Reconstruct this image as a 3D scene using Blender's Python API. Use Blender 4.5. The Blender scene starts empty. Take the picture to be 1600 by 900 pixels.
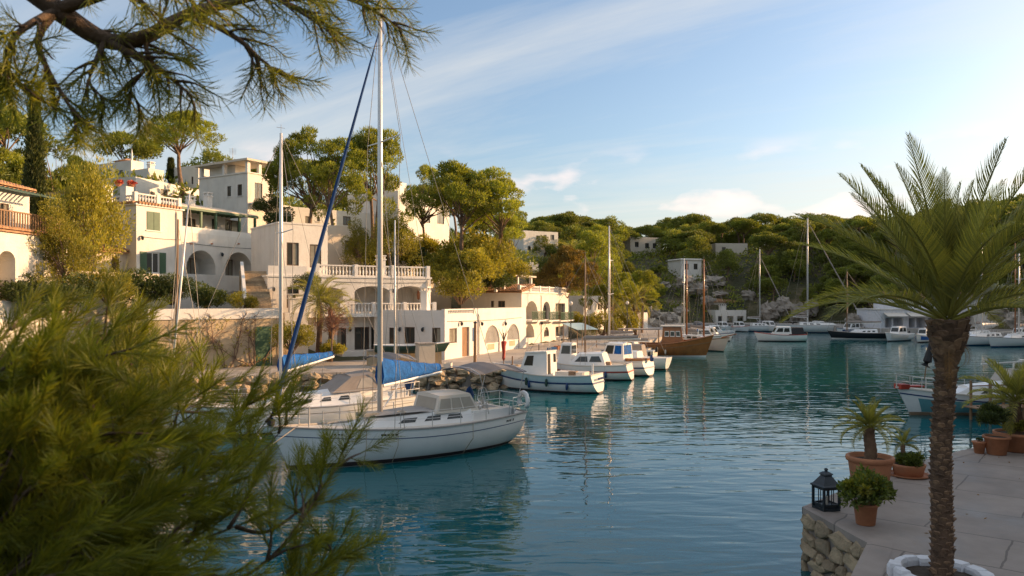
import bpy, math, random
import numpy as np
from mathutils import Vector, Matrix

SC = bpy.context.scene
COL = SC.collection
R = math.radians

# ------------------------------------------------------------------ camera, sky, sun, exposure
CAMZ, FPX, HZ = 5.2, 1200.0, 470.0          # camera height (m), focal length and horizon row of a 1600 px wide frame
cam_d = bpy.data.cameras.new('camera'); cam = bpy.data.objects.new('camera', cam_d); COL.objects.link(cam)
SC.camera = cam
cam.location = (0, 0, CAMZ); cam.rotation_euler = (R(90), 0, 0)
cam_d.sensor_width = 36.0; cam_d.lens = 36.0*FPX/1600.0
cam_d.shift_y = (HZ-450.0)/1600.0
cam_d.clip_start = 0.05; cam_d.clip_end = 5000
cam_d.dof.use_dof = True; cam_d.dof.focus_distance = 22.0; cam_d.dof.aperture_fstop = 3.8

SUN_AZ, SUN_EL = 75.0, 15.0                  # degrees clockwise from the view direction, above the horizon
sdir = Vector((math.sin(R(SUN_AZ))*math.cos(R(SUN_EL)), math.cos(R(SUN_AZ))*math.cos(R(SUN_EL)), math.sin(R(SUN_EL))))
sun_d = bpy.data.lights.new('sun', 'SUN'); sun = bpy.data.objects.new('sun', sun_d); COL.objects.link(sun)
sun_d.energy = 2.7; sun_d.angle = R(0.6); sun_d.color = (1.0, 0.61, 0.31)
sun.rotation_euler = (-sdir).to_track_quat('-Z', 'Y').to_euler(); sun.location = sdir*200

W = bpy.data.worlds.new('World'); SC.world = W; W.use_nodes = True
SC.view_settings.view_transform = 'Standard'; SC.view_settings.look = 'None'
SC.view_settings.gamma = 1.0; SC.view_settings.exposure = 1.52
SC.cycles.use_denoising = True
SC.cycles.max_bounces = 6; SC.cycles.diffuse_bounces = 3; SC.cycles.glossy_bounces = 4
SC.cycles.transmission_bounces = 4; SC.cycles.transparent_max_bounces = 8
SC.cycles.caustics_reflective = False; SC.cycles.caustics_refractive = False
SC.cycles.sample_clamp_indirect = 6.0

def build_world():
    nt = W.node_tree; N, L = nt.nodes, nt.links
    bg = N['Background']
    sky = N.new('ShaderNodeTexSky'); sky.sky_type = 'NISHITA'; sky.sun_disc = False
    sky.sun_elevation = R(SUN_EL); sky.sun_rotation = R(SUN_AZ)
    sky.air_density = 1.0; sky.dust_density = 2.3; sky.ozone_density = 2.1; sky.altitude = 10
    tc = N.new('ShaderNodeTexCoord')
    sep = N.new('ShaderNodeSeparateXYZ'); L.new(tc.outputs['Generated'], sep.inputs[0])
    # directions laid onto a flat cloud deck
    mz = N.new('ShaderNodeMath'); mz.operation = 'MAXIMUM'; L.new(sep.outputs[2], mz.inputs[0]); mz.inputs[1].default_value = 0.0
    az = N.new('ShaderNodeMath'); az.operation = 'ADD'; L.new(mz.outputs[0], az.inputs[0]); az.inputs[1].default_value = 0.09
    dv = N.new('ShaderNodeVectorMath'); dv.operation = 'DIVIDE'; L.new(tc.outputs['Generated'], dv.inputs[0])
    cb = N.new('ShaderNodeCombineXYZ')
    for i in range(3): L.new(az.outputs[0], cb.inputs[i])
    L.new(cb.outputs[0], dv.inputs[1])
    mp = N.new('ShaderNodeMapping'); mp.inputs['Scale'].default_value = (0.15, 0.60, 0.0)
    mp.inputs['Location'].default_value = (1.3, 3.7, 0)
    m0 = N.new('ShaderNodeMapping'); m0.inputs['Rotation'].default_value = (0, 0, R(34)); L.new(dv.outputs[0], m0.inputs[0])
    L.new(m0.outputs[0], mp.inputs[0])
    n1 = N.new('ShaderNodeTexNoise'); n1.inputs['Scale'].default_value = 1.4; n1.inputs['Detail'].default_value = 9; n1.inputs['Roughness'].default_value = 0.62
    n1.inputs['Distortion'].default_value = 0.5
    L.new(mp.outputs[0], n1.inputs['Vector'])
    r1 = N.new('ShaderNodeValToRGB'); r1.color_ramp.elements[0].position = 0.35; r1.color_ramp.elements[1].position = 0.74
    r1.color_ramp.elements[0].color = (0.0,)*3+(1,); r1.color_ramp.elements[1].color = (0.9,)*3+(1,)
    L.new(n1.outputs[0], r1.inputs[0])
    hz = N.new('ShaderNodeMixRGB'); hz.blend_type = 'MIX'; hz.inputs[2].default_value = (4.1, 3.95, 3.65, 1)
    L.new(r1.outputs[0], hz.inputs[0]); L.new(sky.outputs[0], hz.inputs[1])
    # small low cumulus near the horizon
    m2 = N.new('ShaderNodeMapping'); m2.inputs['Scale'].default_value = (6.0, 6.0, 15.0); m2.inputs['Location'].default_value = (0.9, 3.1, 0.2); L.new(tc.outputs['Generated'], m2.inputs[0])
    n2 = N.new('ShaderNodeTexNoise'); n2.inputs['Scale'].default_value = 1.25; n2.inputs['Detail'].default_value = 6; n2.inputs['Roughness'].default_value = 0.5
    L.new(m2.outputs[0], n2.inputs['Vector'])
    r2 = N.new('ShaderNodeValToRGB'); r2.color_ramp.elements[0].position = 0.54; r2.color_ramp.elements[1].position = 0.68
    r2.color_ramp.elements[1].color = (0.75,)*3+(1,)
    L.new(n2.outputs[0], r2.inputs[0])
    band = N.new('ShaderNodeValToRGB'); cr = band.color_ramp
    cr.elements[0].position = 0.085; cr.elements[0].color = (0, 0, 0, 1); cr.elements[1].position = 0.20; cr.elements[1].color = (0, 0, 0, 1)
    e = cr.elements.new(0.115); e.color = (1, 1, 1, 1); e = cr.elements.new(0.15); e.color = (1, 1, 1, 1)
    L.new(sep.outputs[2], band.inputs[0])
    mm = N.new('ShaderNodeMath'); mm.operation = 'MULTIPLY'; L.new(r2.outputs[0], mm.inputs[0]); L.new(band.outputs[0], mm.inputs[1])
    cu = N.new('ShaderNodeMixRGB'); cu.inputs[2].default_value = (6.4, 5.0, 4.5, 1)
    L.new(mm.outputs[0], cu.inputs[0]); L.new(hz.outputs[0], cu.inputs[1])
    L.new(cu.outputs[0], bg.inputs[0]); bg.inputs[1].default_value = 0.080
build_world()

# ------------------------------------------------------------------ helpers
rnd = random.Random(7)
def P(px, py, Y):                       # picture position at depth Y -> place in the world
    return Vector(((px-800.0)/FPX*Y, Y, CAMZ-(py-HZ)/FPX*Y))

def wm(o):
    m = o.matrix_basis.copy()
    while o.parent is not None:
        o = o.parent; m = o.matrix_basis @ m
    return m

class MB:
    def __init__(s): s.v = []; s.f = []
    def add(s, vs, fs):
        o = len(s.v); s.v.extend([tuple(p) for p in vs]); s.f.extend([tuple(i+o for i in f) for f in fs]); return s
    def box(s, x0, x1, y0, y1, z0, z1, fr=None):
        c = [(x0,y0,z0),(x1,y0,z0),(x1,y1,z0),(x0,y1,z0),(x0,y0,z1),(x1,y0,z1),(x1,y1,z1),(x0,y1,z1)]
        if fr: c = [fr(*p) for p in c]
        return s.add(c, [(3,2,1,0),(4,5,6,7),(0,1,5,4),(1,2,6,5),(2,3,7,6),(3,0,4,7)])
    def tube(s, pts, rad, n=6, cap=True):
        pts = [Vector(p) for p in pts]
        if not isinstance(rad, (list, tuple)): rad = [rad]*len(pts)
        vs = []; fs = []; up = Vector((0,0,1))
        for i, p in enumerate(pts):
            d = (pts[min(i+1, len(pts)-1)]-pts[max(i-1, 0)])
            if d.length < 1e-9: d = Vector((0,0,1))
            d.normalize()
            a = d.cross(Vector((0,0,1)) if abs(d.z) < 0.95 else Vector((1,0,0))).normalized(); b = d.cross(a)
            for k in range(n):
                t = 2*math.pi*k/n; vs.append(p+(a*math.cos(t)+b*math.sin(t))*rad[i])
        for i in range(len(pts)-1):
            for k in range(n):
                fs.append((i*n+k, i*n+(k+1) % n, (i+1)*n+(k+1) % n, (i+1)*n+k))
        if cap: fs.append(tuple(range(n-1, -1, -1))); fs.append(tuple(range((len(pts)-1)*n, len(pts)*n)))
        return s.add(vs, fs)
    def bar(s, a, b, r, n=6, r2=None): return s.tube([a, b], [r, r if r2 is None else r2], n)
    def lathe(s, prof, n=20, c=(0,0,0), wob=0):
        vs = []; fs = []
        for r, z in prof:
            for k in range(n):
                t = 2*math.pi*k/n; rr = r*(1+wob*math.sin(3*t+z*9))
                vs.append((c[0]+rr*math.cos(t), c[1]+rr*math.sin(t), c[2]+z))
        m = len(prof)
        for i in range(m-1):
            for k in range(n): fs.append((i*n+k, i*n+(k+1) % n, (i+1)*n+(k+1) % n, (i+1)*n+k))
        if prof[0][0] > 1e-6: fs.append(tuple(range(n-1, -1, -1)))
        if prof[-1][0] > 1e-6: fs.append(tuple(range((m-1)*n, m*n)))
        return s.add(vs, fs)
    def prism(s, poly, z0, z1, fr=None):
        n = len(poly); vs = [(x, y, z0) for x, y in poly]+[(x, y, z1) for x, y in poly]
        if fr: vs = [fr(*p) for p in vs]
        return s.add(vs, [tuple(range(n-1, -1, -1)), tuple(range(n, 2*n))]+[(i, (i+1) % n, n+(i+1) % n, n+i) for i in range(n)])
    def mesh(s, name, mat, smooth=False, M=None):
        me = bpy.data.meshes.new(name)
        vs = s.v
        if M is not None: vs = [tuple(M @ Vector(p)) for p in vs]
        me.from_pydata(vs, [], s.f)
        if mat is not None: me.materials.append(mat)
        if smooth: me.polygons.foreach_set('use_smooth', [True]*len(me.polygons))
        me.update(); return me
    def build(s, name, mat, parent=None, smooth=False, kind=None):
        M = wm(parent).inverted() if parent is not None else None
        o = bpy.data.objects.new(name, s.mesh(name, mat, smooth, M)); COL.objects.link(o)
        if parent is not None: o.parent = parent
        if kind: o['kind'] = kind
        return o

def npmesh(name, verts, faces, mat, smooth=False):       # verts (n,3), faces (m,k) arrays
    me = bpy.data.meshes.new(name); verts = np.asarray(verts, np.float32); faces = np.asarray(faces, np.int32)
    k = faces.shape[1]; m = len(faces)
    me.vertices.add(len(verts)); me.vertices.foreach_set('co', verts.ravel())
    me.loops.add(m*k); me.loops.foreach_set('vertex_index', faces.ravel())
    me.polygons.add(m); me.polygons.foreach_set('loop_start', np.arange(0, m*k, k, dtype=np.int32))
    me.update(calc_edges=True)
    if smooth: me.polygons.foreach_set('use_smooth', [True]*m)
    if mat is not None: me.materials.append(mat)
    return me

def link(name, me, parent=None, M=None, kind=None):
    o = bpy.data.objects.new(name, me); COL.objects.link(o)
    if parent is not None: o.parent = parent
    if M is not None: o.matrix_basis = M
    if kind: o['kind'] = kind
    return o
def tag(o, label, cat, group=None):
    o['label'] = label; o['category'] = cat
    if group: o['group'] = group
    return o
def thing(name, label, cat, loc=(0,0,0), rotz=0.0, group=None):
    o = bpy.data.objects.new(name, None); COL.objects.link(o); o.empty_display_size = 0.3
    o.matrix_basis = Matrix.Translation(Vector(loc)) @ Matrix.Rotation(rotz, 4, 'Z')
    return tag(o, label, cat, group)
def struct(o): o['kind'] = 'structure'; return o
def copy_tree(o, loc=None, rotz=None, scale=None, label=None, group=None, parent=None):
    c = o.copy(); COL.objects.link(c)
    if parent is not None: c.parent = parent
    if loc is not None:
        s = scale if scale is not None else 1.0
        if not isinstance(s, (tuple, list)): s = (s, s, s)
        c.matrix_basis = Matrix.Translation(Vector(loc)) @ Matrix.Rotation(rotz or 0.0, 4, 'Z') @ Matrix.Diagonal((s[0], s[1], s[2], 1))
    if label: c['label'] = label
    if group: c['group'] = group
    for ch in list(o.children): copy_tree(ch, parent=c)
    return c

# ------------------------------------------------------------------ materials
def mat(name, col, rough=0.8, var=0.14, scale=1.2, bump=0.0, bscale=25.0, metal=0.0, stain=0.0, stcol=(0.2,0.15,0.1), coat=0.0, ior=None, obvar=0.0, stretch=None):
    m = bpy.data.materials.new(name); m.use_nodes = True; nt = m.node_tree; N, L = nt.nodes, nt.links
    b = N['Principled BSDF']; b.inputs['Roughness'].default_value = rough; b.inputs['Metallic'].default_value = metal
    if coat: b.inputs['Coat Weight'].default_value = coat; b.inputs['Coat Roughness'].default_value = 0.12
    if ior: b.inputs['IOR'].default_value = ior
    g = N.new('ShaderNodeNewGeometry'); pos = g.outputs['Position']
    if stretch:
        mp = N.new('ShaderNodeMapping'); mp.inputs['Scale'].default_value = stretch; L.new(pos, mp.inputs[0]); pos = mp.outputs[0]
    n = N.new('ShaderNodeTexNoise'); n.inputs['Scale'].default_value = scale; n.inputs['Detail'].default_value = 6; n.inputs['Roughness'].default_value = 0.62
    L.new(pos, n.inputs['Vector'])
    mr = N.new('ShaderNodeMapRange'); mr.inputs[1].default_value = 0.28; mr.inputs[2].default_value = 0.72
    mr.inputs[3].default_value = 1-var; mr.inputs[4].default_value = 1+var
    L.new(n.outputs[0], mr.inputs[0]); val = mr.outputs[0]
    if obvar:
        oi = N.new('ShaderNodeObjectInfo'); m2 = N.new('ShaderNodeMapRange'); m2.inputs[3].default_value = 1-obvar; m2.inputs[4].default_value = 1+obvar
        L.new(oi.outputs['Random'], m2.inputs[0]); mu = N.new('ShaderNodeMath'); mu.operation = 'MULTIPLY'
        L.new(val, mu.inputs[0]); L.new(m2.outputs[0], mu.inputs[1]); val = mu.outputs[0]
    vm = N.new('ShaderNodeVectorMath'); vm.operation = 'SCALE'; vm.inputs[0].default_value = col
    L.new(val, vm.inputs['Scale']); out = vm.outputs[0]
    if stain:
        n3 = N.new('ShaderNodeTexNoise'); n3.inputs['Scale'].default_value = 0.9; n3.inputs['Detail'].default_value = 8; n3.inputs['Roughness'].default_value = 0.7
        sm = N.new('ShaderNodeMapping'); sm.inputs['Scale'].default_value = (1.6, 1.6, 0.35); L.new(g.outputs['Position'], sm.inputs[0]); L.new(sm.outputs[0], n3.inputs['Vector'])
        rp = N.new('ShaderNodeMapRange'); rp.inputs[1].default_value = 0.52; rp.inputs[2].default_value = 0.78; rp.inputs[4].default_value = stain
        L.new(n3.outputs[0], rp.inputs[0])
        mx = N.new('ShaderNodeMixRGB'); mx.inputs[2].default_value = tuple(stcol)+(1,)
        L.new(rp.outputs[0], mx.inputs[0]); L.new(out, mx.inputs[1]); out = mx.outputs[0]
    L.new(out, b.inputs['Base Color'])
    if bump:
        n2 = N.new('ShaderNodeTexNoise'); n2.inputs['Scale'].default_value = bscale; n2.inputs['Detail'].default_value = 5; n2.inputs['Roughness'].default_value = 0.65
        L.new(pos, n2.inputs['Vector'])
        bp = N.new('ShaderNodeBump'); bp.inputs['Strength'].default_value = 1.0; bp.inputs['Distance'].default_value = bump
        L.new(n2.outputs[0], bp.inputs['Height']); L.new(bp.outputs[0], b.inputs['Normal'])
    return m

def leafmat(name, col, trans=0.35, var=0.35, obvar=0.2, scale=0.6, rough=0.6, tcol=None, hue=None):
    m = bpy.data.materials.new(name); m.use_nodes = True; nt = m.node_tree; N, L = nt.nodes, nt.links
    b = N['Principled BSDF']; b.inputs['Roughness'].default_value = rough; out = N['Material Output']
    g = N.new('ShaderNodeNewGeometry'); n = N.new('ShaderNodeTexNoise'); n.inputs['Scale'].default_value = scale; n.inputs['Detail'].default_value = 5
    L.new(g.outputs['Position'], n.inputs['Vector'])
    mr = N.new('ShaderNodeMapRange'); mr.inputs[1].default_value = 0.3; mr.inputs[2].default_value = 0.7; mr.inputs[3].default_value = 1-var; mr.inputs[4].default_value = 1+var
    L.new(n.outputs[0], mr.inputs[0])
    rp = N.new('ShaderNodeMapRange'); rp.inputs[3].default_value = 0.75; rp.inputs[4].default_value = 1.25; L.new(g.outputs['Random Per Island'], rp.inputs[0])
    oi = N.new('ShaderNodeObjectInfo'); m2 = N.new('ShaderNodeMapRange'); m2.inputs[3].default_value = 1-obvar; m2.inputs[4].default_value = 1+obvar; L.new(oi.outputs['Random'], m2.inputs[0])
    a1 = N.new('ShaderNodeMath'); a1.operation = 'MULTIPLY'; L.new(mr.outputs[0], a1.inputs[0]); L.new(rp.outputs[0], a1.inputs[1])
    a2 = N.new('ShaderNodeMath'); a2.operation = 'MULTIPLY'; L.new(a1.outputs[0], a2.inputs[0]); L.new(m2.outputs[0], a2.inputs[1])
    c2 = hue or (col[0]*1.35, col[1]*1.1, col[2]*0.8)
    mx = N.new('ShaderNodeMixRGB'); mx.inputs[1].default_value = tuple(col)+(1,); mx.inputs[2].default_value = tuple(c2)+(1,)
    L.new(g.outputs['Random Per Island'], mx.inputs[0])
    vm = N.new('ShaderNodeVectorMath'); vm.operation = 'SCALE'; L.new(mx.outputs[0], vm.inputs[0]); L.new(a2.outputs[0], vm.inputs['Scale'])
    L.new(vm.outputs[0], b.inputs['Base Color'])
    t = N.new('ShaderNodeBsdfTranslucent')
    tv = N.new('ShaderNodeVectorMath'); tv.operation = 'MULTIPLY'; tv.inputs[1].default_value = tcol or (1.5, 1.4, 0.6); L.new(vm.outputs[0], tv.inputs[0]); L.new(tv.outputs[0], t.inputs['Color'])
    ms = N.new('ShaderNodeMixShader'); ms.inputs[0].default_value = trans; L.new(b.outputs[0], ms.inputs[1]); L.new(t.outputs[0], ms.inputs[2])
    L.new(ms.outputs[0], out.inputs['Surface'])
    return m

def watermat():
    m = bpy.data.materials.new('sea_water'); m.use_nodes = True; nt = m.node_tree; N, L = nt.nodes, nt.links
    b = N['Principled BSDF']; b.inputs['Roughness'].default_value = 0.012; b.inputs['IOR'].default_value = 1.33
    b.inputs['Base Color'].default_value = (0.004, 0.090, 0.105, 1)
    g = N.new('ShaderNodeNewGeometry')
    def wave(sc, rot, dist, det=3, rough=0.5, prev=None, distort=0.6):
        mp = N.new('ShaderNodeMapping'); mp.inputs['Scale'].default_value = sc; mp.inputs['Rotation'].default_value = (0, 0, R(rot)); L.new(g.outputs['Position'], mp.inputs[0])
        n = N.new('ShaderNodeTexNoise'); n.inputs['Scale'].default_value = 1.0; n.inputs['Detail'].default_value = det; n.inputs['Roughness'].default_value = rough; n.inputs['Distortion'].default_value = distort
        L.new(mp.outputs[0], n.inputs['Vector'])
        bp = N.new('ShaderNodeBump'); bp.inputs['Distance'].default_value = dist; bp.inputs['Strength'].default_value = 1.0
        L.new(n.outputs[0], bp.inputs['Height'])
        if prev is not None: L.new(prev, bp.inputs['Normal'])
        return bp.outputs[0]
    w = wave((0.18, 0.45, 1), 10, 0.032, 2)
    w = wave((0.75, 1.9, 1), -8, 0.019, 1, 0.4, w)
    w = wave((2.2, 4.6, 1), 14, 0.0035, 1, 0.4, w)
    L.new(w, b.inputs['Normal'])
    return m

M_WHITE = mat('whitewashed_plaster', (0.72, 0.675, 0.60), 0.85, 0.10, 0.7, 0.02, 7, stain=0.5, stcol=(0.50, 0.42, 0.32))
M_WHITE2 = mat('clean_whitewash', (0.76, 0.72, 0.655), 0.85, 0.08, 0.8, 0.015, 8, stain=0.38, stcol=(0.55, 0.5, 0.42))
M_CREAM = mat('cream_plaster', (0.62, 0.54, 0.43), 0.85, 0.08, 0.8, 0.012, 9, stain=0.3, stcol=(0.45, 0.38, 0.28))
M_TAN = mat('tan_render', (0.50, 0.39, 0.25), 0.9, 0.2, 0.9, 0.03, 6, stain=0.45, stcol=(0.28, 0.2, 0.12))
M_STONE = mat('warm_limestone', (0.36, 0.27, 0.17), 0.9, 0.32, 2.0, 0.05, 7, obvar=0.25, stain=0.4, stcol=(0.12, 0.10, 0.08))
M_ROCK = mat('pale_rock', (0.33, 0.285, 0.235), 0.95, 0.3, 0.8, 0.12, 2.2, obvar=0.15, stain=0.5, stcol=(0.2, 0.17, 0.13))
M_PAVE = mat('quay_concrete', (0.42, 0.37, 0.32), 0.85, 0.16, 0.7, 0.006, 14, stain=0.4, stcol=(0.27, 0.23, 0.19))
M_PAVE2 = mat('promenade_concrete', (0.33, 0.275, 0.235), 0.7, 0.2, 0.8, 0.005, 14, stain=0.5, stcol=(0.27, 0.22, 0.17))
def joints(m, sx, sy, rot, dark=0.5):     # worn joints between poured slabs, and damp patches
    N, L = m.node_tree.nodes, m.node_tree.links; b = N['Principled BSDF']; src = b.inputs['Base Color'].links[0].from_socket
    g = N.new('ShaderNodeNewGeometry'); nz_ = N.new('ShaderNodeTexNoise'); nz_.inputs['Scale'].default_value = 1.6; nz_.inputs['Detail'].default_value = 4; L.new(g.outputs['Position'], nz_.inputs['Vector'])
    ad = N.new('ShaderNodeVectorMath'); ad.operation = 'MULTIPLY_ADD'; ad.inputs[1].default_value = (.10,.10,0); L.new(nz_.outputs['Color'], ad.inputs[0]); L.new(g.outputs['Position'], ad.inputs[2])
    mp = N.new('ShaderNodeMapping'); mp.inputs['Rotation'].default_value = (0,0,R(rot)); L.new(ad.outputs[0], mp.inputs[0])
    br = N.new('ShaderNodeTexBrick'); br.inputs['Color1'].default_value = (1,1,1,1); br.inputs['Color2'].default_value = (.86,.86,.86,1); br.inputs['Mortar'].default_value = (dark,)*3+(1,); br.inputs['Scale'].default_value = 1.0; br.inputs['Mortar Size'].default_value = .02; br.inputs['Brick Width'].default_value = sx; br.inputs['Row Height'].default_value = sy; br.inputs['Mortar Smooth'].default_value = .3
    L.new(mp.outputs[0], br.inputs['Vector'])
    mu = N.new('ShaderNodeMixRGB'); mu.blend_type = 'MULTIPLY'; mu.inputs[0].default_value = 1.0; L.new(src, mu.inputs[1]); L.new(br.outputs['Color'], mu.inputs[2])
    n2 = N.new('ShaderNodeTexNoise'); n2.inputs['Scale'].default_value = .55; n2.inputs['Detail'].default_value = 7; n2.inputs['Roughness'].default_value = .7; L.new(g.outputs['Position'], n2.inputs['Vector'])
    rp = N.new('ShaderNodeMapRange'); rp.inputs[1].default_value = .5; rp.inputs[2].default_value = .68; rp.inputs[3].default_value = 1.0; rp.inputs[4].default_value = .66; L.new(n2.outputs[0], rp.inputs[0])
    sc = N.new('ShaderNodeVectorMath'); sc.operation = 'SCALE'; L.new(mu.outputs[0], sc.inputs[0]); L.new(rp.outputs[0], sc.inputs['Scale']); L.new(sc.outputs[0], b.inputs['Base Color'])
    r2 = N.new('ShaderNodeMapRange'); r2.inputs[1].default_value = .5; r2.inputs[2].default_value = .68; r2.inputs[3].default_value = .85; r2.inputs[4].default_value = .42; L.new(n2.outputs[0], r2.inputs[0]); L.new(r2.outputs[0], b.inputs['Roughness'])
joints(M_PAVE2, 2.6, 1.7, 38); joints(M_PAVE, 3.0, 2.0, 25)
M_TILE = mat('terracotta_tile', (0.42, 0.23, 0.12), 0.85, 0.35, 3.0, 0.02, 12)
M_TERRA = mat('terracotta_pot', (0.42, 0.17, 0.08), 0.8, 0.2, 5.0, 0.004, 40, obvar=0.12, stain=0.3, stcol=(0.45, 0.33, 0.25))
M_GREENP = mat('green_paint', (0.055, 0.12, 0.065), 0.55, 0.15, 4)
M_DKGREEN = mat('dark_green_paint', (0.02, 0.06, 0.045), 0.5, 0.15, 4)
M_BLUEP = mat('blue_paint', (0.03, 0.12, 0.28), 0.5, 0.12, 4)
M_GLASS = mat('window_glass', (0.045, 0.048, 0.045), 0.06, 0.2, 1)
M_CURT = mat('curtained_glass', (0.26, 0.24, 0.19), 0.12, 0.25, 2)
M_DARK = mat('doorway_shade', (0.03, 0.026, 0.022), 0.9, 0.2, 1)  # flat dark sheet paints the shade inside the wheelhouse doorway
M_FRAMEW = mat('white_frame', (0.74, 0.72, 0.68), 0.6, 0.05, 4)
M_FRAMEB = mat('brown_frame', (0.10, 0.06, 0.035), 0.6, 0.2, 6)
M_WOOD = mat('weathered_wood', (0.26, 0.15, 0.075), 0.7, 0.25, 3, 0.004, 30, stretch=(1, 1, 0.2))
M_VARN = mat('varnished_wood', (0.33, 0.12, 0.03), 0.3, 0.25, 2.5, coat=0.4)
M_DOOR = mat('door_wood', (0.24, 0.12, 0.05), 0.6, 0.2, 4)
M_GEL = mat('white_gelcoat', (0.84, 0.83, 0.80), 0.28, 0.05, 1.0, coat=0.3, stain=0.14, stcol=(0.5, 0.46, 0.38))
M_GEL2 = mat('cream_gelcoat', (0.70, 0.64, 0.55), 0.4, 0.06, 1.0, stain=0.15, stcol=(0.45, 0.4, 0.32))
M_DECK = mat('grey_deck', (0.36, 0.33, 0.30), 0.8, 0.15, 3)
M_TEAK = mat('teak_deck', (0.28, 0.18, 0.11), 0.8, 0.2, 3)
M_AQUA = mat('pale_aqua_paint', (0.42, 0.56, 0.58), 0.4, 0.06, 2, stain=0.15, stcol=(0.4, 0.38, 0.3))
M_NAVY = mat('navy_stripe', (0.015, 0.05, 0.16), 0.4, 0.1, 2)
M_BOOT = mat('dark_antifoul', (0.05, 0.03, 0.03), 0.7, 0.2, 3)
M_BLACKH = mat('black_hull', (0.012, 0.013, 0.016), 0.3, 0.1, 2, coat=0.3)
M_REDP = mat('red_paint', (0.42, 0.05, 0.03), 0.5, 0.15, 3)
M_CANVAS = mat('blue_canvas', (0.003, 0.10, 0.36), 0.9, 0.38, 3.2, 0.06, 6)
M_CANVASD = mat('navy_canvas', (0.006, 0.045, 0.15), 0.85, 0.2, 2.2, 0.01, 6)
M_GREYCAN = mat('grey_canvas', (0.16, 0.155, 0.16), 0.9, 0.15, 2)
M_TANCAN = mat('taupe_canvas', (0.30, 0.26, 0.23), 0.9, 0.12, 2)
M_VINYL = mat('clear_vinyl', (0.42, 0.38, 0.32), 0.2, 0.1, 2)
M_ALU = mat('aluminium_mast', (0.72, 0.70, 0.67), 0.38, 0.06, 2, metal=0.25)
M_STEEL = mat('stainless_rail', (0.62, 0.60, 0.57), 0.3, 0.05, 3, metal=0.6)
M_WIRE = mat('rigging_wire', (0.30, 0.27, 0.23), 0.5, 0.1, 3)
M_ROPE = mat('rope', (0.48, 0.40, 0.29), 0.9, 0.2, 9)
M_RUB = mat('black_rubber', (0.02, 0.02, 0.022), 0.7, 0.1, 3)
M_IRON = mat('dark_iron', (0.012, 0.022, 0.03), 0.45, 0.25, 8, 0.002, 60)
M_BARK = mat('pine_bark', (0.20, 0.13, 0.085), 0.95, 0.4, 3, 0.05, 9, obvar=0.15)
M_PALMC = mat('palm_cut_stub', (0.23, 0.14, 0.08), 0.9, 0.35, 14, 0.006, 50, obvar=0.3)
M_BARKN = mat('near_pine_bark', (0.11, 0.075, 0.05), 0.95, 0.45, 14, 0.015, 40)
M_PALMB = mat('palm_bark', (0.15, 0.09, 0.055), 0.95, 0.45, 10, 0.012, 45, obvar=0.35)
M_SOIL = mat('soil', (0.06, 0.042, 0.028), 1.0, 0.3, 8, 0.02, 20)
M_SNOW = mat('whitewashed_stone', (0.72, 0.72, 0.74), 0.85, 0.12, 4, 0.012, 14, obvar=0.06, stain=0.3, stcol=(0.4, 0.3, 0.22))
M_FLOWER = mat('red_flowers', (0.48, 0.07, 0.03), 0.7, 0.35, 6)
L_PINE = leafmat('pine_needles', (0.20, 0.25, 0.036), 0.42, 0.4, 0.22, 0.45)
L_PINEF = leafmat('far_pine_needles', (0.14, 0.18, 0.034), 0.34, 0.4, 0.3, 0.2)
L_BUSH = leafmat('olive_shrub_leaves', (0.22, 0.23, 0.034), 0.40, 0.35, 0.22, 0.7)
L_DARKB = leafmat('dark_shrub_leaves', (0.065, 0.10, 0.028), 0.3, 0.35, 0.2, 0.7)
L_CYP = leafmat('cypress_leaves', (0.055, 0.075, 0.022), 0.2, 0.3, 0.1, 1.0)
L_PALM = leafmat('palm_leaves', (0.24, 0.26, 0.075), 0.44, 0.25, 0.2, 1.2, 0.45)
L_PALMD = leafmat('dry_palm_leaves', (0.24, 0.15, 0.07), 0.3, 0.3, 0.2, 1.2, 0.7)
L_NEED = leafmat('near_needles', (0.15, 0.185, 0.022), 0.44, 0.35, 0.0, 1.6, 0.5)
L_POT = leafmat('potted_leaves', (0.09, 0.13, 0.03), 0.35, 0.3, 0.25, 3.0, 0.5)
L_YEL = leafmat('yellow_green_leaves', (0.17, 0.18, 0.03), 0.4, 0.3, 0.2, 3.0, 0.5)
M_SEA = watermat()
# ------------------------------------------------------------------ land and water
# plan of the inlet (metres; x right, y away from the camera)
LEFT = [(-40,14), (-32,27), (-24,35), (-18,38.6), (-12,42), (-6,44.6), (-1,46), (2,50), (5,57), (9,66), (14,78), (20,95), (26,115), (30,132)]
FAR = [(30,132), (40,136), (52,133), (51.5,115), (60,109), (68,101)]
RIGHT = [(68,101), (67,90), (60,75), (46,52), (38,42), (30,33), (22,26.5), (16,23), (12.2,20.6), (9.6,18.7), (5.7,14.9), (5.95,12.7), (4.9,11.0), (4.6,8.0)]
NEAR = [(4.6,8.0), (0,8.6), (-8,8.6), (-20,9.5), (-40,14)]
POLY = LEFT[:-1]+FAR[:-1]+RIGHT[:-1]+NEAR[:-1]

def dist_poly(x, y):                     # signed distance to the shore, positive on land
    x = np.asarray(x, float); y = np.asarray(y, float)
    d = np.full(x.shape, 1e9); ins = np.zeros(x.shape, bool); n = len(POLY)
    for i in range(n):
        ax, ay = POLY[i]; bx, by = POLY[(i+1) % n]
        ex, ey = bx-ax, by-ay
        t = np.clip(((x-ax)*ex+(y-ay)*ey)/(ex*ex+ey*ey), 0, 1)
        d = np.minimum(d, np.hypot(x-ax-t*ex, y-ay-t*ey))
        c = (ay > y) != (by > y)
        with np.errstate(divide='ignore', invalid='ignore'):
            ins ^= c & (x < ax+(y-ay)*ex/(by-ay if by != ay else 1e-9))
    return np.where(ins, -d, d)

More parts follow.
